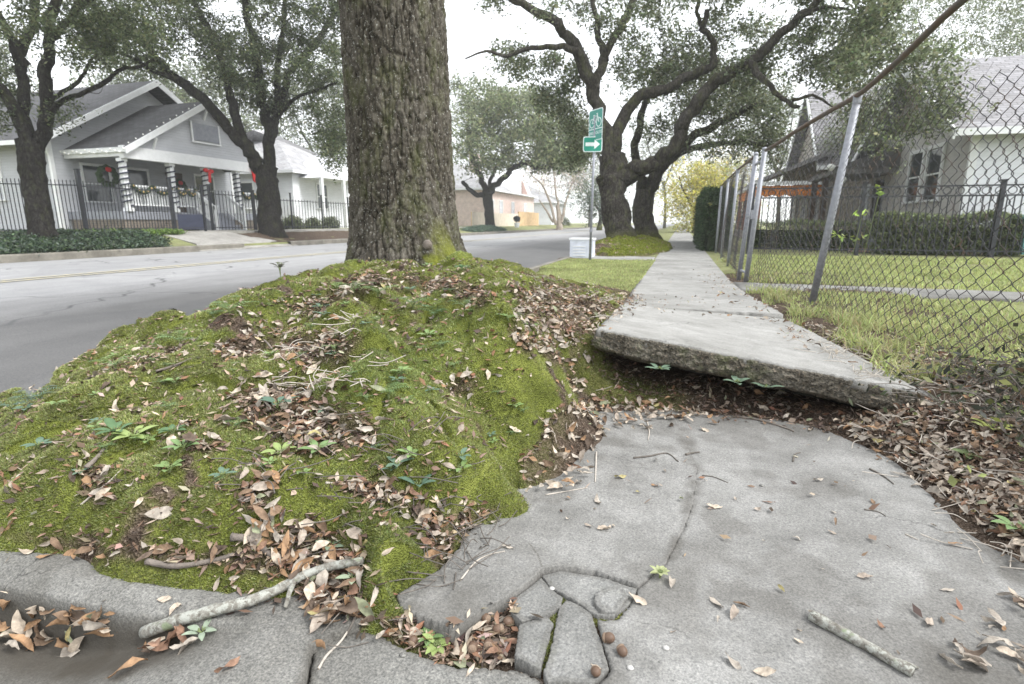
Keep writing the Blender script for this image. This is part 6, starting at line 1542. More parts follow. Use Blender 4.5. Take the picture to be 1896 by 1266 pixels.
def second_house():
    root = empty('shingled_house', (5.8, 33, 0), 'brown shingled steep-gabled house with an orange draped porch', 'house')
    w = MB(); w.prism([(6.2, 29, 0), (6.2, 37, 0), (6.2, 37, 3.6), (6.2, 33, 7.0), (6.2, 29, 3.6)][::-1], (8, 0, 0)); w.build('wall', M_side_b, root)
    gable_roof(root, M_roof_p, 5.7, 15, 33, 4.6, 3.3, 7.4, face=-1)
    p = MB(); p.prism([(3.2, 28.4, 2.75), (6.2, 28.4, 4.0), (6.2, 28.4, 3.8), (3.2, 28.4, 2.6)], (0, 9.2, 0)); p.build('porch_roof', M_roof_p, root)
    t = MB(); t.span((3.15, 28.3, 2.5), (3.25, 37.6, 2.66)); t.span((3.25, 28.3, 2.5), (6.2, 28.38, 2.66)); t.build('beam', M_white, root)
    for y in (28.5, 31.5, 34.5, 37.3): k = MB(); k.span((3.3, y, 0), (3.5, y + .2, 2.5)); k.build('porch_column', simple('red brick pier', (.32, .15, .11)) if 'red brick pier' not in MATS else MATS['red brick pier'], root)
    f = MB(); f.span((3.2, 28.4, 0), (6.2, 37.6, .4)); f.build('porch_floor', M_foot, root)
    for y, z in ((30, 1.7), (33, 1.7), (36, 1.7)): window(root, (6.19, y, z), 1.3, 1.4, (-1, 0, 0), glass=M_shade)
    window(root, (8.4, 29.0, 1.7), 1.3, 1.4, (0, -1, 0), glass=M_shade)
second_house()
def bunting(label, a, b, seed):
    g = np.random.default_rng(seed); a = np.array(a, float); b = np.array(b, float); n = 26; V = []; F = []
    for k in range(n + 1):
        p = a + (b - a) * k / n; sag = .12 * abs(math.sin(k * .6)); V += [p + [0, 0, 0], p + [.05 * math.sin(k * 1.9), .05 * math.cos(k * 1.3), -.38 - sag]]
    F = [(2 * k, 2 * k + 1, 2 * k + 3, 2 * k + 2) for k in range(n)]
    o = obj('orange_drape', mesh_np('drape', V, [F], M_orange)); tag(o, label, 'drape', 'orange drapes under the porch eave')
bunting('orange drape hung along the front of the shingled house porch', (3.3, 28.6, 2.5), (3.3, 37, 2.5), 1); bunting('orange drape hung across the near end of the shingled house porch', (3.4, 28.45, 2.48), (6.1, 28.45, 2.48), 2)
pv = MB(); pv.prism([(4.6, 17.9, .02), (7.2, 16.5, .02), (7.2, 16.9, .02), (4.9, 18.6, .02)], (0, 0, .07)); pv.build('path', M_pave, kind='structure', label='pink brick edging by the ornamental iron fence')
def bin_():
    x, y = 8.15, 16.6; root = empty('garden_bin', (x, y, 0), 'teal wheeled bin standing by the white wall', 'bin'); M = simple('teal plastic', (.16, .36, .36), .45)
    m = MB(); V = [(x + a * s, y + b * s, z) for z, s in ((.06, .20), (.9, .27)) for a, b in ((-1, -1), (1, -1), (1, 1), (-1, 1))]; m.add(V, [(3, 2, 1, 0), (4, 5, 6, 7), (0, 1, 5, 4), (1, 2, 6, 5), (2, 3, 7, 6), (3, 0, 4, 7)]); m.build('body', M, root)
    l = MB(); l.prism([(x - .3, y - .32, .9), (x + .3, y - .32, .9), (x + .3, y - .1, 1.0), (x - .3, y - .1, 1.0)], (0, .4, 0)); l.span((x - .31, y - .3, .895), (x + .31, y + .3, .95)); l.build('lid', M, root)
    for s in (-1, 1): w = MB(); w.tube([(x + s * .2, y + .2, .09), (x + s * .25, y + .2, .09)], .09, 12); w.build('wheel', M_dark, root)
bin_()

# ------------------------------------------------------------------ chain-link fence
FB = np.array([[1.62, .2, .1], [1.55, 1.3, .1], [1.42, 2.6, .12], [1.30, 4.0, .10], [1.24, 5.78, .05], [1.04, 7.1, .03], [.90, 8.16, 0], [.86, 8.75, 0], [.90, 11.3, 0], [.94, 13.8, 0], [.96, 16.4, 0]])
FT = np.array([[1.70, .2, 1.96], [1.52, 1.3, 2.06], [1.44, 2.6, 2.04], [1.385, 4.0, 1.995], [1.40, 5.74, 1.89], [1.12, 7.1, 1.8], [.985, 8.16, 1.74], [.94, 8.72, 1.74], [.94, 11.3, 1.78], [.96, 13.8, 1.80], [.98, 16.4, 1.80]])
YY = FB[:, 1]
def fpt(y, t):
    b = np.array([np.interp(y, YY, FB[:, k]) for k in range(3)]); u = np.array([np.interp(y, YY, FT[:, k]) for k in range(3)])
    return b + (u - b) * t
def chain():
    root = empty('chain_link_fence', (1.24, 5.78, .05), 'leaning chain-link fence with rusty top rail along the sidewalk', 'fence')
    for y, r in ((.35, .028), (5.78, .032), (11.3, .026), (13.8, .026), (16.35, .03)):
        m = MB(); a, b = fpt(y, -.03), fpt(y, 1.0); m.tube([a, (a + b) / 2, b], r, 14); o = m.build('post', M_galv, root, smooth=True)
    m = MB()
    yy = np.concatenate([np.arange(.2, 7.9, .3), [8.1]]); m.tube([fpt(y, 1.0) + [0, 0, .012 * math.sin(y * 2.3)] for y in yy], .022, 12)
    m.tube([fpt(y, 1.0) for y in np.arange(8.75, 16.4, .5)], .02, 12); m.build('top_rail', M_rail, root, smooth=True)
    for y in (5.78, 11.3, 13.8):
        m = MB(); c = fpt(y, .985); m.tube([c - [0, 0, .03], c + [0, 0, .035]], .036, 12); m.build('rail_cap', M_galv, root)
    # the woven wire itself: zigzag strands, sagging from the rail towards the near end
    p = .068; Vs = []; Fs = []; n = 0
    def strands(y0, y1, off):
        nonlocal n
        ys_ = np.arange(y0, y1, p)
        for k, y in enumerate(ys_):
            top = 1.0 if y > 5.8 else 1.0 - .24 * sstep(5.8, 3.4, y)
            bot = .02; H = 1.83 * (top - bot); m = int(H / (p * .62)); ts = bot + (top - bot) * np.arange(m + 1) / m
            s = 1 if k % 2 == 0 else -1
            P = []
            for q, t in enumerate(ts):
                yq = y + s * (.5 if q % 2 == 0 else -.5) * p * 1.06
                c = fpt(yq, t); bulge = .05 * math.sin(y * 1.7 + t * 2) * math.sin(t * math.pi) + .03 * math.sin(y * 3.1 + t * 5) * math.sin(t * math.pi)
                P.append(c + [bulge + .0028 * (1 if (q + k) % 2 else -1) + off, 0, .008 * math.sin(y * 9)])
            # round the corners where strands hook through one another
            P = np.array(P); Q = [P[0]]
            for a, b in zip(P[:-1], P[1:]): Q += [a * .86 + b * .14, a * .14 + b * .86]
            Q.append(P[-1]); Q = np.array(Q)
            V, F = tube_vf(Q, (.0024 if y < 6 else .0028), 4 if y < 6 else 3); Vs.append(V); Fs.append(F + n); n += len(V)
    strands(.5, 8.1, .036); strands(8.85, 16.3, .03)
    obj('wire_mesh', mesh_np('wire_mesh', np.vstack(Vs), [np.vstack(Fs)], M_wire, True), root)
    m = MB(); m.tube([fpt(y, .02) + [.0, 0, .01 * math.sin(y * 4)] for y in np.arange(.5, 16.3, .2)], .002, 5); m.build('tension_wire', M_wire, root)
    return root
chain()
def gate():
    root = empty('chain_link_gate', (.88, 8.5, 0), 'narrow chain-link gate with twin galvanised posts and a latch', 'gate')
    for y, r in ((8.16, .032), (8.72, .032)):
        m = MB(); a, b = fpt(y, -.02), fpt(y, 1.0); m.tube([a, b], r, 14); m.ball(b + [0, 0, .02], (r * 1.1, r * 1.1, .03), 10, 6); m.build('post', M_galv, root, smooth=True)
    m = MB(); m.tube([fpt(8.24, .08), fpt(8.24, .93)], .018, 10); m.tube([fpt(8.64, .08), fpt(8.64, .93)], .018, 10); m.tube([fpt(8.24, .93), fpt(8.64, .93)], .018, 10); m.tube([fpt(8.24, .08), fpt(8.64, .08)], .018, 10); m.build('gate_frame', M_galv, root, smooth=True)
    l = MB(); a = fpt(8.16, .52); b = fpt(8.66, .52); l.box((a + b) / 2 + [-.03, 0, 0], (.03, .5, .03)); l.box(a + [-.03, 0, .02], (.05, .09, .12)); l.build('latch', M_galv, root)
gate()

# ------------------------------------------------------------------ signs
def arrow_poly(c, s, k):
    pts = [(-.5, .13), (.12, .13), (.12, .34), (.5, 0), (.12, -.34), (.12, -.13), (-.5, -.13)]
    return [c + s * (a * k[0]) + np.array([0, 0, b * k[1]]) for a, b in pts]
def signs():
    p = at_y(1092, 482, 12.1); x, y = p[0], 12.1
    tp = at_y(1098, 215, 12.1); tp[0] = x + .04
    po = empty('sign_pole', (x, y, 0), 'slim galvanised pole carrying the green bike signs', 'sign pole'); m = MB(); m.tube([(x, y, -.1), (x + .03, y, tp[2])], .027, 10); m.build('pole', M_galv, po, smooth=True)
    k = MB(); k.tube([(x + .008, y, .62), (x + .008, y, .68)], .034, 10); k.build('collar', M_galv, po)
    M_g = simple('faded green sign sheeting', (.08, .30, .25), .45, var=.08); M_g2 = simple('fresh green sign sheeting', (.02, .27, .19), .4, var=.06); M_w = simple('white sign sheeting', (.75, .82, .82), .4, var=.05)
    def plate(name, label, c, yawp, w, h, mat, art):
        s = np.array([math.cos(yawp), math.sin(yawp), 0]); f = np.array([math.sin(yawp), -math.cos(yawp), 0]); c = np.array(c)
        root = empty(name, tuple(c), label, 'sign')
        m = MB()
        def rr(w, h, r, o):
            pts = []
            for cx, cz, a0 in ((w / 2 - r, h / 2 - r, 0), (-w / 2 + r, h / 2 - r, 90), (-w / 2 + r, -h / 2 + r, 180), (w / 2 - r, -h / 2 + r, 270)):
                for a in (0, 30, 60, 90): t = math.radians(a0 + a); pts.append(c + s * (cx + r * math.cos(t)) + np.array([0, 0, cz + r * math.sin(t)]) + f * o)
            return pts
        m.prism(rr(w, h, .04, 0), f * .003); m.build('border_plate', M_w, root)
        m = MB(); m.prism(rr(w - .035, h - .035, .03, .0035), f * .002); m.build('face', mat, root)
        art(root, c + f * .006, s, f)
    def bike(root, c, s, f):
        m = MB(); Z = lambda a, b: c + s * a + np.array([0, 0, b])
        for q in (-.12, .12):
            an = np.linspace(0, 2 * math.pi, 25); m.tube([Z(q + .085 * math.cos(t), .04 + .085 * math.sin(t)) for t in an], .009, 5, cap=False)
        for a, b in (((-.12, .04), (-.05, .17)), ((-.05, .17), (.07, .17)), ((.07, .17), (.0, .05)), ((.0, .05), (-.05, .17)), ((-.12, .04), (.0, .05)), ((.07, .17), (.12, .04)), ((.07, .17), (.06, .21)), ((.03, .215), (.08, .215)), ((-.08, .19), (-.02, .19)), ((-.05, .17), (-.05, .19))): m.tube([Z(*a), Z(*b)], .009, 5)
        m.build('bicycle_symbol', M_w, root)
        b = MB(); P = [Z(-.24, -.07), Z(.24, -.07), Z(.24, -.088), Z(-.24, -.088)]; b.prism(P, f * .002); b.build('divider', M_w, root)
        for k, (txt, zz, sz) in enumerate((('BIKE ROUTE', -.16, .085), )):
            cu = bpy.data.curves.new('text', 'FONT'); cu.body = txt; cu.size = sz; cu.extrude = .001; cu.align_x = 'CENTER'; cu.align_y = 'CENTER'; cu.materials.append(M_w)
            t0 = bpy.data.objects.new('tmp', cu); COL.objects.link(t0); bpy.context.view_layer.update(); me_ = bpy.data.meshes.new_from_object(t0.evaluated_get(bpy.context.evaluated_depsgraph_get())); bpy.data.objects.remove(t0); t = bpy.data.objects.new('lettering', me_); COL.objects.link(t); t.parent = root
            wc = Z(0, zz); t.location = Vector(wc) - root.location; t.rotation_euler = (math.pi / 2, 0, math.atan2(s[1], s[0]))
    def arrow(root, c, s, f):
        m = MB(); P = arrow_poly(c, s, (.30, .28)); 
        V = [p for p in P] + [p + f * .002 for p in P]; n_ = len(P)
        m.add(V, [tuple(range(n_))[::-1], tuple(range(n_, 2 * n_))] + [(i, (i + 1) % n_, n_ + (i + 1) % n_, n_ + i) for i in range(n_)]); m.build('arrow', M_w, root)
    c1 = at_y(1103, 231, 12.08); c2 = at_y(1097.5, 267, 12.06)
    plate('bike_route_sign', 'faded green bike route sign with white bicycle, angled on the pole', (c1[0], 12.08, c1[2]), math.radians(-47), .50, .62, M_g, bike)
    plate('arrow_sign', 'small green sign with white arrow pointing right below the bicycle sign', (c2[0], 12.05, c2[2]), math.radians(12), .40, .31, M_g2, arrow)
    bx_ = at_y(1078, 484, 13.2)
    root = empty('utility_box', (bx_[0], 13.2, 0), 'low pale utility box standing behind the sign pole', 'utility box')
    M_box = simple('pale bluish enamel', (.62, .65, .72), .5); m = MB(); m.span((bx_[0] - .27, 13.0, -.12), (bx_[0] + .27, 13.4, .42)); m.build('cabinet', M_box, root)
    m = MB(); m.span((bx_[0] - .29, 12.98, .42), (bx_[0] + .29, 13.42, .46)); m.build('lid', M_white, root)
    m = MB(); [m.span((bx_[0] - .2, 12.985, z), (bx_[0] + .1, 12.999, z + .02)) for z in (.05, .12, .19, .26)]; m.build('vent', M_white, root)
signs()
def topiary():
    c = at_x(957, 419, -16.3); root = empty('potted_shrub', tuple(c), 'round dark topiary on pale pot by the far kerb', 'plant'); d_ = MB(); z = c[2]
    k = 56 / 1009
    g = np.random.default_rng(9); a = g.normal(0, 1, (160, 3)); a /= np.linalg.norm(a, axis=1)[:, None]
    V, Cc = leaf_quads(np.array([c[0], c[1], z + .75]) + a * .26, .06, 14, .10, g, [(.05, .06, .06), (.07, .08, .08)], [1, 1]); obj('foliage', mesh_np('foliage', V, [np.arange(len(V)).reshape(-1, 4)], M_plant, False, None, Cc), root)
    d_.tube([(c[0], c[1], z - .1), (c[0], c[1], z + .1), (c[0], c[1], z + .3), (c[0], c[1], z + .38)], [.2, .26, .3, .34], 14); d_.build('pot', M_white, root); s = MB(); s.tube([(c[0], c[1], z + .3), (c[0], c[1], z + .7)], .03, 6); s.build('stem', M_brown, root)
topiary()
for px, py, X, r, lab, sd in ((1046, 406, -16.8, .9, 'rounded green shrub at the kerb past the bare tree', 1), (540, 400, -20.4, .6, 'leafy shrub behind the thin iron fence', 2), (610, 405, -21.5, .6, 'blue green shrub before the white cottage window', 3), (578, 400, -21.5, .5, 'small leafy bush on the cottage lawn', 4)):
    c = at_x(px, py, X); g = np.random.default_rng(sd); a = g.normal(0, 1, (200, 3)); a /= np.linalg.norm(a, axis=1)[:, None]; a[:, 2] = np.abs(a[:, 2])
    root = empty('shrub', (c[0], c[1], .4), lab, 'shrub'); V, Cc = leaf_quads(np.array([c[0], c[1], .45]) + a * r * g.uniform(.5, 1, (200, 1)) * [1, 1, 1.3], .1, 20, .11, g, GA, [1] * 5); obj('foliage', mesh_np('foliage', V, [np.arange(len(V)).reshape(-1, 4)], M_plant, False, None, Cc), root)
    s = MB(); s.tube([(c[0], c[1], .35), (c[0], c[1], .9)], .03, 6); s.build('stem', M_brown, root)

# ------------------------------------------------------------------ foreground sticks, twigs, nuts and herbs
def mat_lichen():
    m, nt, b = newmat('lichened bark'); v = coord(nt)
    n = noise(nt, v, 60, 6, .7); c = ramp(nt, n, [(.35, (.10, .09, .075)), (.5, (.19, .18, .155)), (.65, (.28, .27, .24))])
    l = ramp(nt, noise(nt, v, 55, 6, .75), [(.47, (0, 0, 0)), (.55, (1, 1, 1))]); c = mixc(nt, l, c, (.33, .335, .30))
    l2 = ramp(nt, noise(nt, v, 17, 4, .6), [(.58, (0, 0, 0)), (.64, (1, 1, 1))]); c = mixc(nt, l2, c, (.2, .235, .15))
    nt.links.new(c, b.inputs['Base Color']); b.inputs['Roughness'].default_value = .95; bump(nt, b, n, .9, .004); return m
M_lichen = mat_lichen(); M_twig = simple('dead twig bark', (.13, .115, .10), .9, var=.3, scale=60, bs=.6, bd=.002); M_twig2 = simple('pale stripped twig', (.42, .38, .33), .8, var=.2, scale=60)
M_rootw = simple('weathered root', (.17, .145, .125), .95, var=.35, scale=14, bs=1, bd=.006)
def stick(name, label, cat, L, r0, r1, mat, lift=None, group=None, n=10, sides=None, seed=1, wob=.18, z=None, zoff=0):
    """L: pixel path of the photograph; each point rests on the surface seen there, raised by lift"""
    P = []
    for k, q in enumerate(L):
        if z is not None: p = at_z(q[0], q[1], z[k] if isinstance(z, (list, tuple)) else z)
        else: p = np.array(look(q[0], q[1])[0])
        t = k / (len(L) - 1); p = p + [0, 0, (r0 * (1 - t) + r1 * t) * .9 + (lift[k] if lift else 0) + zoff]
        P.append(p)
    c = catmull(P, 7); r = np.linspace(r0, r1, len(c)) * (1 + .10 * fbm(np.arange(len(c)) * .8, np.zeros(len(c)), seed=seed))
    V, F = tube_vf(c, r, n, wob, seed); k = len(V)
    V = np.vstack([V, c[:1], c[-1:]]); F3 = np.array([[(i + 1) % n, i, k] for i in range(n)] + [[k - n + i, k - n + (i + 1) % n, k + 1] for i in range(n)])
    me = mesh_np(name, V, [F3, F], mat, True)
    if sides is None: return tag(obj(name, me), label, cat, group)
    root = empty(name, tuple(c[0]), label, cat, group); obj('stem', me, root)
    for (t, px, py, rr, dz) in sides:
        a = c[int(t * (len(c) - 1))]; b = np.array(look(px, py)[0]) + [0, 0, dz]
        cc = catmull([a, (a + b) / 2 + [0, 0, .004], b], 4); V, F = tube_vf(cc, np.linspace(rr, rr * .6, len(cc)), 7, .2, seed); obj('side_shoot', mesh_np('side_shoot', V, [F], mat, True), root)
    return root
stick('fallen_branch', 'lichen-speckled curved branch lying across kerb and leaves', 'branch', [(268, 1180), (330, 1160), (400, 1142), (455, 1130), (515, 1108), (560, 1082), (610, 1064), (672, 1052)], .0135, .0085, M_lichen, lift=[.0, .003, .006, .01, .012, .012, .012, .012], n=14, sides=[(.68, 528, 1128, .007, .004)], seed=3)
stick('thick_stick', 'short thick mottled stick on the lower panel', 'stick', [(1500, 1146), (1560, 1178), (1620, 1212), (1688, 1252)], .0115, .0095, M_lichen, n=14, sides=[(.85, 1700, 1240, .004, .004)], seed=4)
stick('dark_twig', 'dark root-like stick pressed on the kerb edge', 'twig', [(272, 1044), (330, 1052), (400, 1040), (432, 1030)], .0075, .005, M_rootw, seed=5)
for lab, pts, r, m in (('dark twig with a broken elbow in the middle of the panel', [(1173, 849), (1205, 845), (1235, 840), (1256, 855)], .0035, M_twig), ('straight pale twig standing beside the leaf heap', [(1104, 838), (1103, 870), (1102, 893)], .0032, M_twig2), ('thin pale twig pointing from the leaf heap', [(1010, 917), (1050, 910), (1088, 903)], .0022, M_twig2),
                       ('thin curved twig right of the panel crack', [(1300, 881), (1320, 883), (1348, 894)], .002, M_twig), ('thin dark twig near the fence side of the panel', [(1610, 869), (1635, 882), (1655, 897)], .0032, M_twig), ('short dark twig below the fence leaf drift', [(1600, 944), (1625, 948), (1640, 956)], .0022, M_twig), ('short pale splinter at the panel margin', [(1676, 990), (1700, 1000)], .0022, M_twig2),
                       ('long fine twig lying on the tongue of the panel', [(852, 1076), (880, 1042), (905, 1028), (935, 1021)], .0022, M_twig2), ('upright bleached twig between heap and moss bank', [(1198, 780), (1202, 800), (1200, 815)], .003, M_twig2), ('crooked grey twig on the moss above the leaf pocket', [(603, 896), (640, 898), (690, 912)], .0035, M_twig2), ('bent twig standing in the moss below the centre litter', [(470, 915), (482, 950), (484, 975)], .003, M_twig2),
                       ('thin twig crossing the left moss', [(150, 936), (175, 915), (200, 895), (225, 870)], .003, M_twig2), ('dark stick half sunk in the left moss', [(160, 870), (180, 850), (195, 830)], .007, M_rootw), ('dark knobbly stick on the mound crest', [(290, 690), (320, 680), (355, 665)], .006, M_rootw), ('slim stick lying in litter below the trunk', [(470, 622), (490, 632), (505, 648)], .006, M_rootw),
                       ('fine twig leaning in the apron joint', [(590, 1240), (605, 1215), (630, 1190), (650, 1160)], .003, M_twig2), ('thin brown twig at the kerb end of the mound', [(640, 1180), (655, 1150), (668, 1110), (672, 1085)], .003, M_twig), ('thin root strand along the far edge of the panel', [(1360, 772), (1400, 778), (1450, 792), (1470, 800)], .005, M_rootw),
                       ('small curled dark twig at mid panel', [(1270, 843), (1282, 840), (1295, 838)], .0045, M_twig), ('thin arched twig near the panel right part', [(1468, 855), (1472, 842), (1482, 838)], .003, M_twig)):
    stick('twig', lab, 'twig', pts, r, r * .6, m, seed=int(pts[0][0]), n=6)
# roots laid bare in front of the mound
stick('exposed_root', 'gnarled bare root at the foot of the moss by the leaf heap', 'root', [(430, 1000), (470, 1005), (500, 1030), (540, 1040)], .009, .006, M_rootw, seed=8, wob=.4)

def acorn(label, px, py, r, seed, cap=True):
    p, nr = look(px, py); g = np.random.default_rng(seed); root = empty('acorn', tuple(p), label, 'acorn', 'brown acorns on the sidewalk corner')
    m = MB(); m.ball((0, 0, 0), (r, r * .86, r * .84), 14, 10); b = m.build('nut', M_nut, None, smooth=True); b.parent = root; b.location = (0, 0, r * .75); b.rotation_euler = (g.uniform(-.4, .4), g.uniform(-.5, .5), g.uniform(0, 6))
    if cap:
        m = MB(); m.ball((r * .62, 0, 0), (r * .5, r * .8, r * .8), 12, 8); c = m.build('cup', M_cup, None, smooth=True); c.parent = root; c.location = b.location; c.rotation_euler = b.rotation_euler
M_nut = simple('acorn shell', (.125, .08, .055), .5, var=.25, scale=30); M_cup = simple('acorn cup', (.22, .16, .115), .9, var=.2, scale=90, bs=1, bd=.002)
for k, (lab, x, y, r) in enumerate((('brown acorn between the hole and the narrow fragment', 922, 1172, .0125), ('orange-brown acorn resting against the fragment edge', 941, 1158, .013), ('round acorn in the bottom of the hole', 905, 1200, .0125), ('dark acorn lying left in the hole', 876, 1206, .012), ('paler acorn behind the others in the hole', 898, 1150, .012),
                                    ('smooth acorn beside the large fragment', 1127, 1188, .0125), ('second acorn beside the large fragment, with cup', 1152, 1212, .0115), ('grey acorn under the tongue', 765, 1192, .011), ('reddish acorn near the bottom of the panel', 1103, 1250, .011))): acorn(lab, x, y, r, k)
ac = at_y(788, 453, 3.73)
m = MB(); m.ball((0, 0, 0), (.038, .02, .036), 14, 10); o = m.build('bark_knot', M_rootw, label='round brown knot low on the big trunk', cat='knot', smooth=True); o.location = (ac[0], 3.76, ac[2])
M_peb = simple('pale pebble', (.42, .41, .39), .8, var=.2, scale=80)
# pebbles and broken bits
g = np.random.default_rng(12)
for k, (x, y, lab) in enumerate(((1022, 1091, 'small white pebble on the tongue beside the round fragment'), (1233, 1201, 'white pebble on the lower panel'), (1167, 1238, 'pale flat pebble near the bottom acorns'), (746, 1214, 'rounded grey pebble in the dirt under the tongue'), (1410, 900, 'small snail-like curl on the bare panel'))):
    p, nr = look(x, y); m = MB(); m.ball((0, 0, 0), (.007, .006, .004), 9, 6); o = m.build('pebble', M_peb if k < 3 else M_kerb, label=lab, cat='pebble', smooth=True); o.location = p + Vector((0, 0, .002))

def frond(V, F, C, base, az, L, w, col, g, rise=.5, npair=9):
    d = np.array([math.cos(az), math.sin(az), 0]); s = np.array([-d[1], d[0], 0]); n0 = len(V)
    for k in range(npair):
        t = (k + 1) / (npair + 1); c = base + d * L * t + np.array([0, 0, L * (rise * t - .8 * rise * t * t)])
        ll = w * math.sin(math.pi * (t * .8 + .15)) ** .8
        for q in (-1, 1):
            tip = c + s * q * ll + d * ll * .35 + [0, 0, -.1 * ll]; wd = L / npair * .42; k0 = len(V)
            V += [c - d * wd * .5, c + d * wd * .6, tip + d * wd * .2, tip - d * wd * .1 - s * q * ll * .15]; F.append((k0, k0 + 1, k0 + 2, k0 + 3)); C += [col * g.uniform(.8, 1.2)] * 4
def rosette(V, F, C, base, az, L, w, col, g, lift=.5):
    d = np.array([math.cos(az), math.sin(az), 0]); s = np.array([-d[1], d[0], 0]); up = np.array([0, 0, 1.0]); n = 6; k0 = len(V)
    for k in range(n):
        t = k / (n - 1); c = base + d * L * t + up * L * (lift * t - .5 * lift * t * t); h = w / 2 * math.sin(math.pi * (.12 + .88 * t) ** .9) + .001
        V += [c - s * h + up * h * .3, c, c + s * h + up * h * .3]; cc = col * g.uniform(.9, 1.1); C += [cc, cc * 1.2, cc]
    for k in range(n - 1):
        for q in (0, 1): F.append((k0 + 3 * k + q, k0 + 3 * k + q + 1, k0 + 3 * k + q + 4, k0 + 3 * k + q + 3))
def herb(name, label, px, py, kind, size, col, seed, n=6, cat='plant', group=None, stemh=.0, at=None):
    g = np.random.default_rng(seed); p = np.array(look(px, py)[0]) if at is None else np.array(at)
    while at is None and p[0] < -3.05 and py < 900: py += 6; p = np.array(look(px, py)[0])
    V, F, C = [], [], []; col = np.array(col)
    top = p + [0, 0, stemh]
    for k in range(n):
        az = k * 6.283 / n + g.uniform(-.4, .4); b = top + [0, 0, g.uniform(-.3, 0) * stemh]
        if kind == 'fern': frond(V, F, C, b, az, size * g.uniform(.7, 1.15), size * .28, col, g, g.uniform(.4, 1.1))
        else: rosette(V, F, C, b + np.array([math.cos(az), math.sin(az), 0]) * size * .25, az, size * g.uniform(.6, 1.1), size * g.uniform(.35, .5), col, g, g.uniform(.1, .8))
    root = empty(name, tuple(p), label, cat, group)
    obj('leaves', mesh_np('leaf_spray', np.array(V), [np.array(F)], M_plant, True, None, np.clip(np.array(C), 0, 1)), root).name = 'leaf_spray'
    st = MB()
    for k in range(n): az = k * 6.283 / n; st.tube([p - [0, 0, .004], (p + top) / 2 + g.normal(0, .002, 3), top + [math.cos(az) * size * .25, math.sin(az) * size * .25, size * .1]], .0012, 4)
    st.build('stem', M_plant2, root)
M_plant2 = simple('herb stem', (.16, .2, .08), .7)
DG = (.11, .19, .09); MG = (.19, .29, .12); LG = (.30, .38, .14); BG = (.11, .18, .13)
for k, a in enumerate((('fern', 'dark fern clump on moss before the trunk, uppermost', 655, 545, 'fern', .10, MG, 9), ('fern', 'fern spreading to the side of the upper fern clump', 700, 550, 'fern', .10, MG, 8), ('fern', 'low fern in the litter in the upper mound', 765, 572, 'fern', .09, DG, 8), ('fern', 'fern above the shoulder root', 805, 590, 'fern', .10, DG, 8),
                       ('fern', 'bright fern on the mound crest against the road', 425, 582, 'fern', .11, MG, 9), ('fern', 'darker fern on the crest near the road edge', 395, 590, 'fern', .09, DG, 7), ('fern', 'fern on the crest below the mossy knob', 335, 640, 'fern', .09, MG, 7), ('fern', 'pale fern at the road side of the mound', 215, 685, 'fern', .08, MG, 7),
                       ('fern', 'dark fern spray low on the road side', 75, 745, 'fern', .09, BG, 7), ('fern', 'dark fern at the very edge of the mound', 25, 765, 'fern', .09, BG, 7), ('fern', 'fern in the centre litter pocket', 720, 740, 'fern', .07, MG, 7), ('fern', 'tiny fern on the trunk side litter', 860, 575, 'fern', .07, DG, 6),
                       ('seedling', 'bright green leafy seedling on the left moss', 250, 815, 'ros', .05, LG, 8), ('seedling', 'dark leafy seedling above the bright one', 215, 805, 'ros', .05, DG, 7), ('seedling', 'lobed green seedling in mid-left moss', 340, 835, 'ros', .045, MG, 6), ('seedling', 'small dark seedling left of mid moss litter', 320, 805, 'ros', .04, DG, 6), ('seedling', 'glossy dark seedling in the centre litter', 515, 755, 'ros', .05, BG, 6),
                       ('seedling', 'grey green seedling in debris beside the mossy root', 775, 905, 'ros', .04, BG, 5), ('seedling', 'pale herb in the moss near the lone curled leaf', 520, 845, 'ros', .045, LG, 5), ('seedling', 'green herb with wide leaves near mid moss', 590, 840, 'ros', .04, MG, 5), ('clover', 'yellow green clover sprig on the coarse apron', 810, 1205, 'ros', .028, LG, 9), ('clover', 'grey green sprig beside the clover on the apron', 795, 1190, 'ros', .025, MG, 6),
                       ('seedling', 'pale seedling in the crumbled moss at the crack tip', 1222, 1070, 'ros', .022, (.35, .38, .2), 9), ('seedling', 'grey green sprig in the kerb leaf heap', 612, 1020, 'ros', .035, (.2, .26, .18), 6), ('seedling', 'grey green sprig by the lichened branch end', 655, 1080, 'ros', .03, (.3, .36, .25), 5), ('seedling', 'small herb lying by the lower end of the branch', 375, 1180, 'ros', .03, (.3, .36, .27), 6),
                       ('seedling', 'green seedling poking from the fence drift corner', 1880, 985, 'ros', .05, MG, 6), ('herb', 'dark bushy herb on the crest against the road', 520, 520, 'ros', .06, (.10, .10, .08), 8), ('seedling', 'leafy sprig in litter by the trunk foot', 855, 500, 'ros', .05, DG, 6), ('seedling', 'yellow green leafy sprig in the dark undergrowth', 1838, 800, 'ros', .05, (.36, .40, .12), 6), ('seedling', 'glossy sprig low in the dark undergrowth', 1790, 850, 'ros', .045, (.14, .18, .08), 6), ('seedling', 'pale leafy weed at the foot of the chain-link mesh', 1870, 770, 'ros', .05, (.26, .32, .12), 6), ('seedling', 'bright seedling under the trunk foot', 793, 495, 'ros', .05, MG, 5))):
    herb(a[0], a[1], a[2], a[3], a[4], a[5], a[6], 100 + k, a[7], stemh=(.12 if a[0] == 'herb' else .03 if a[0] == 'fern' else .018))
for k, (px, py, lab) in enumerate(((1222, 682, 'grey green sprig hanging from under the heaved slab near its low corner'), (1365, 706, 'leafy sprig hanging under the middle of the heaved slab'), (1420, 715, 'large-leaved sprig under the right half of the heaved slab'))):
    herb('hanging_sprig', lab, px, py, 'ros', .055, (.16, .23, .16), 200 + k, 6, stemh=-.02, at=at_y(px, py - 6, 2.405))
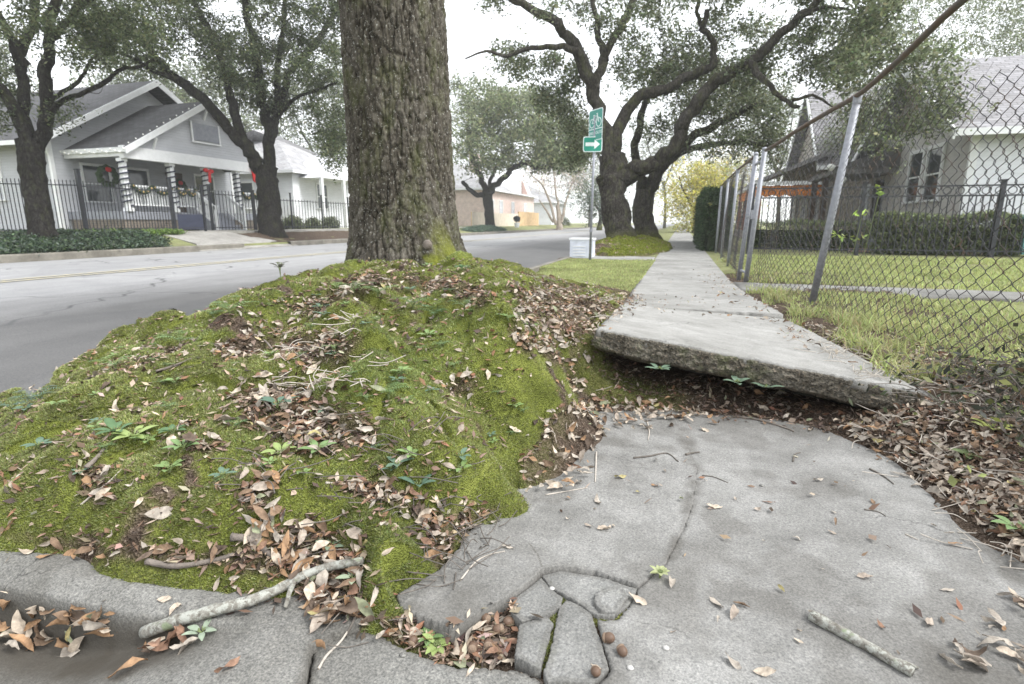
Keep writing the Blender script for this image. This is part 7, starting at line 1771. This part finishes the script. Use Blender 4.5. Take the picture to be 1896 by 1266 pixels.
# tangled undergrowth at the fence corner
def undergrowth():
    g = np.random.default_rng(77); root = empty('undergrowth', (1.25, 1.9, .1), 'dark tangled undergrowth of thin stems and ivy at the fence foot', 'undergrowth'); m = MB(); C = []
    for k in range(520):
        x, y = g.uniform(.9, 1.7), g.uniform(1.0, 2.75)
        if x < 1.0 + .12 * (y - 1.1): x += .1
        p = np.array(drop(x, y)[0]); d = g.normal(0, 1, 3) * [.12, .12, .05]; q = p + d + [0, 0, g.uniform(.01, .10)]; m.tube(catmull([p - [0, 0, .01], (p + q) / 2 + g.normal(0, .02, 3) + [0, 0, .03], q], 4), .0013 + .001 * g.random(), 4)
        if g.random() < .6: C.append(q)
    m.build('stems', M_twig, root).name = 'stem_tangle'
    V, Cc = leaf_quads(np.array(C), .04, 9, .035, g, [(.05, .06, .03), (.03, .035, .02), (.12, .14, .05), (.25, .27, .09), (.08, .06, .04)], [3, 3, 2, 1.2, 2]); obj('foliage', mesh_np('foliage', V, [np.arange(len(V)).reshape(-1, 4)], M_plant, False, None, Cc), root)
undergrowth()
def twig_mat(label, poly, n, seed, z=.15):
    g = np.random.default_rng(seed); Vs = []; Fs = []; k0 = 0; P = np.array([at_z(a, b, z)[:2] for a, b in poly]); lo, hi = P.min(0), P.max(0)
    for k in range(n):
        x, y = g.uniform(lo, hi); 
        if poly_sd(np.array([x]), np.array([y]), P)[0] < 0: continue
        p = np.array(drop(x, y)[0]); a = g.uniform(0, 6.283); L = g.uniform(.04, .14); d = np.array([math.cos(a), math.sin(a), 0]) * L
        c = catmull([p + [0, 0, .003], p + d * .5 + g.normal(0, .008, 3) + [0, 0, .014], p + d + [0, 0, .006 + g.uniform(0, .03)]], 3); V, F = tube_vf(c, .0015, 4); Vs.append(V); Fs.append(F + k0); k0 += len(V)
    tag(obj('twig_debris', mesh_np('twig_debris', np.vstack(Vs), [np.vstack(Fs)], M_twig2 if seed % 2 else M_twig, True)), label, kind='stuff')
twig_mat('fine dead twigs and straw in the centre litter of the mound', [(480, 730), (680, 740), (700, 840), (560, 830)], 160, 1); twig_mat('fine twigs in the fence drift', [(1450, 620), (1896, 760), (1896, 1010), (1720, 850)], 420, 3); twig_mat('fine twigs in the debris at the mound foot', [(640, 890), (960, 930), (850, 1050), (770, 1060)], 160, 2, .05); twig_mat('fine twigs on the kerb heap', [(430, 950), (680, 1010), (680, 1170), (520, 1080)], 90, 4, .03); twig_mat('fine twigs in litter right of the trunk', [(940, 540), (1180, 550), (1100, 690), (1000, 640)], 160, 5, .28)
# ferny vine climbing the chain-link
def vine():
    g = np.random.default_rng(31); root = empty('climbing_vine', (1.28, 5.1, .1), 'thin vine with bright green leaves climbing the chain-link mesh', 'vine'); m = MB(); C = []
    for y0, t1, sd in ((4.6, .52, 1), (4.9, .44, 2), (5.3, .35, 3)):
        pts = [fpt(y0 + .05 * math.sin(6 * t + sd), t) + [-.015, 0, 0] for t in np.linspace(.02, t1, 9)]; m.tube(catmull(pts, 3), .002, 5); C += [pts[-1]] if sd != 2 else [pts[-1], pts[-3]]
    m.build('stem', M_plant2, root); V, Cc = leaf_quads(np.array(C), .035, 9, .05, g, [(.32, .42, .10), (.26, .34, .10)], [1, 1]); obj('foliage', mesh_np('foliage', V, [np.arange(len(V)).reshape(-1, 4)], M_plant, False, None, Cc), root)
vine()

# tiny herbs dotted through the moss: one built, the rest copied with their parts
def tiny_herbs():
    g = np.random.default_rng(91); protos = []
    for k, (kind, col, lab) in enumerate((('ros', (.22, .32, .12), 'tiny light green herb dotted in the mound moss'), ('fern', (.16, .26, .12), 'tiny feathery fern dotted in the mound moss'), ('ros', (.13, .2, .14), 'tiny blue green herb dotted in the mound moss'))):
        herb('tiny_herb', lab, 500 + 60 * k, 660, kind, .028, col, 300 + k, 5, group=lab.replace('tiny', 'tiny copies of', 1), stemh=.012)
        r = [o for o in SC.objects if o.name.startswith('tiny_herb') and o.parent is None][-1]; protos.append(r)
    protos = [o for o in SC.objects if o.name.startswith('tiny_herb') and o.parent is None]
    spots = [(x, y) for x, y in zip(g.uniform(10, 1040, 400), g.uniform(520, 980, 400)) if poly_sd(np.array([x]), np.array([y]), [(10, 760), (220, 640), (480, 570), (650, 525), (900, 520), (1040, 660), (1000, 800), (900, 880), (700, 880), (500, 930), (10, 930)])[0] > 0][:80]
    for k, (x, y) in enumerate(spots):
        r = protos[int(g.integers(3))]; q = look(x, y)[0]
        if q.z < .04 or q.x < -3.1 or q.x > -.4: continue
        c = r.copy(); COL.objects.link(c); s = g.uniform(.6, 1.5)
        c.location = q; c.rotation_euler = (0, 0, g.uniform(0, 6.28)); c.scale = (s, s, s)
        for ch in [o for o in r.children]: d = ch.copy(); COL.objects.link(d); d.parent = c; d.matrix_parent_inverse = ch.matrix_parent_inverse.copy()
tiny_herbs()
def hummock_bits():
    g = np.random.default_rng(92); n = 2600; X = g.uniform(-2.9, -.2, n); Y = g.uniform(12.9, 20, n); hb_ = [o for o in SC.objects if o.data and o.type == 'MESH' and 'hummock' in o.data.name][0]
    P = []
    for x, y in zip(X, Y):
        ok, loc, nr, ix = hb_.ray_cast(Vector((x, y, 3)), Vector((0, 0, -1)))
        if ok and loc.z > -.02 and g.random() < .5: P.append(loc)
    V, C = leaf_quads(np.array(P) + [0, 0, .015], .02, 1, .07, g, [(.3, .23, .18), (.18, .12, .09), (.4, .33, .27)], [2, 2, 1]); 
    tag(obj('leaf_litter', mesh_np('leaf_litter', V, [np.arange(len(V)).reshape(-1, 4)], M_litter_mass, False, None, C)), 'scattered brown leaves over the hummock of the live oaks', kind='stuff')
hummock_bits()

# ------------------------------------------------------------------ haze volume added to imitate bloom and lens veil from the bright sky
hz = bpy.data.materials.new('bloom haze'); hz.use_nodes = True; hn = hz.node_tree; hn.nodes.clear()
pv_ = hn.nodes.new('ShaderNodeVolumePrincipled'); pv_.inputs['Density'].default_value = .0012; pv_.inputs['Color'].default_value = (.95, .96, .98, 1); pv_.inputs['Anisotropy'].default_value = .2
ho = hn.nodes.new('ShaderNodeOutputMaterial'); hn.links.new(pv_.outputs[0], ho.inputs['Volume'])
hb = MB(); bpy.context.view_layer.update()
_top = max((o.matrix_world @ Vector(c)).z for o in SC.objects if o.type == 'MESH' for c in o.bound_box)
hb.span((-610, -310, -1.4), (710, 1210, _top + .5)); hb.build('haze', hz, kind='stuff', label='thin pale haze that fades the far end of the street')
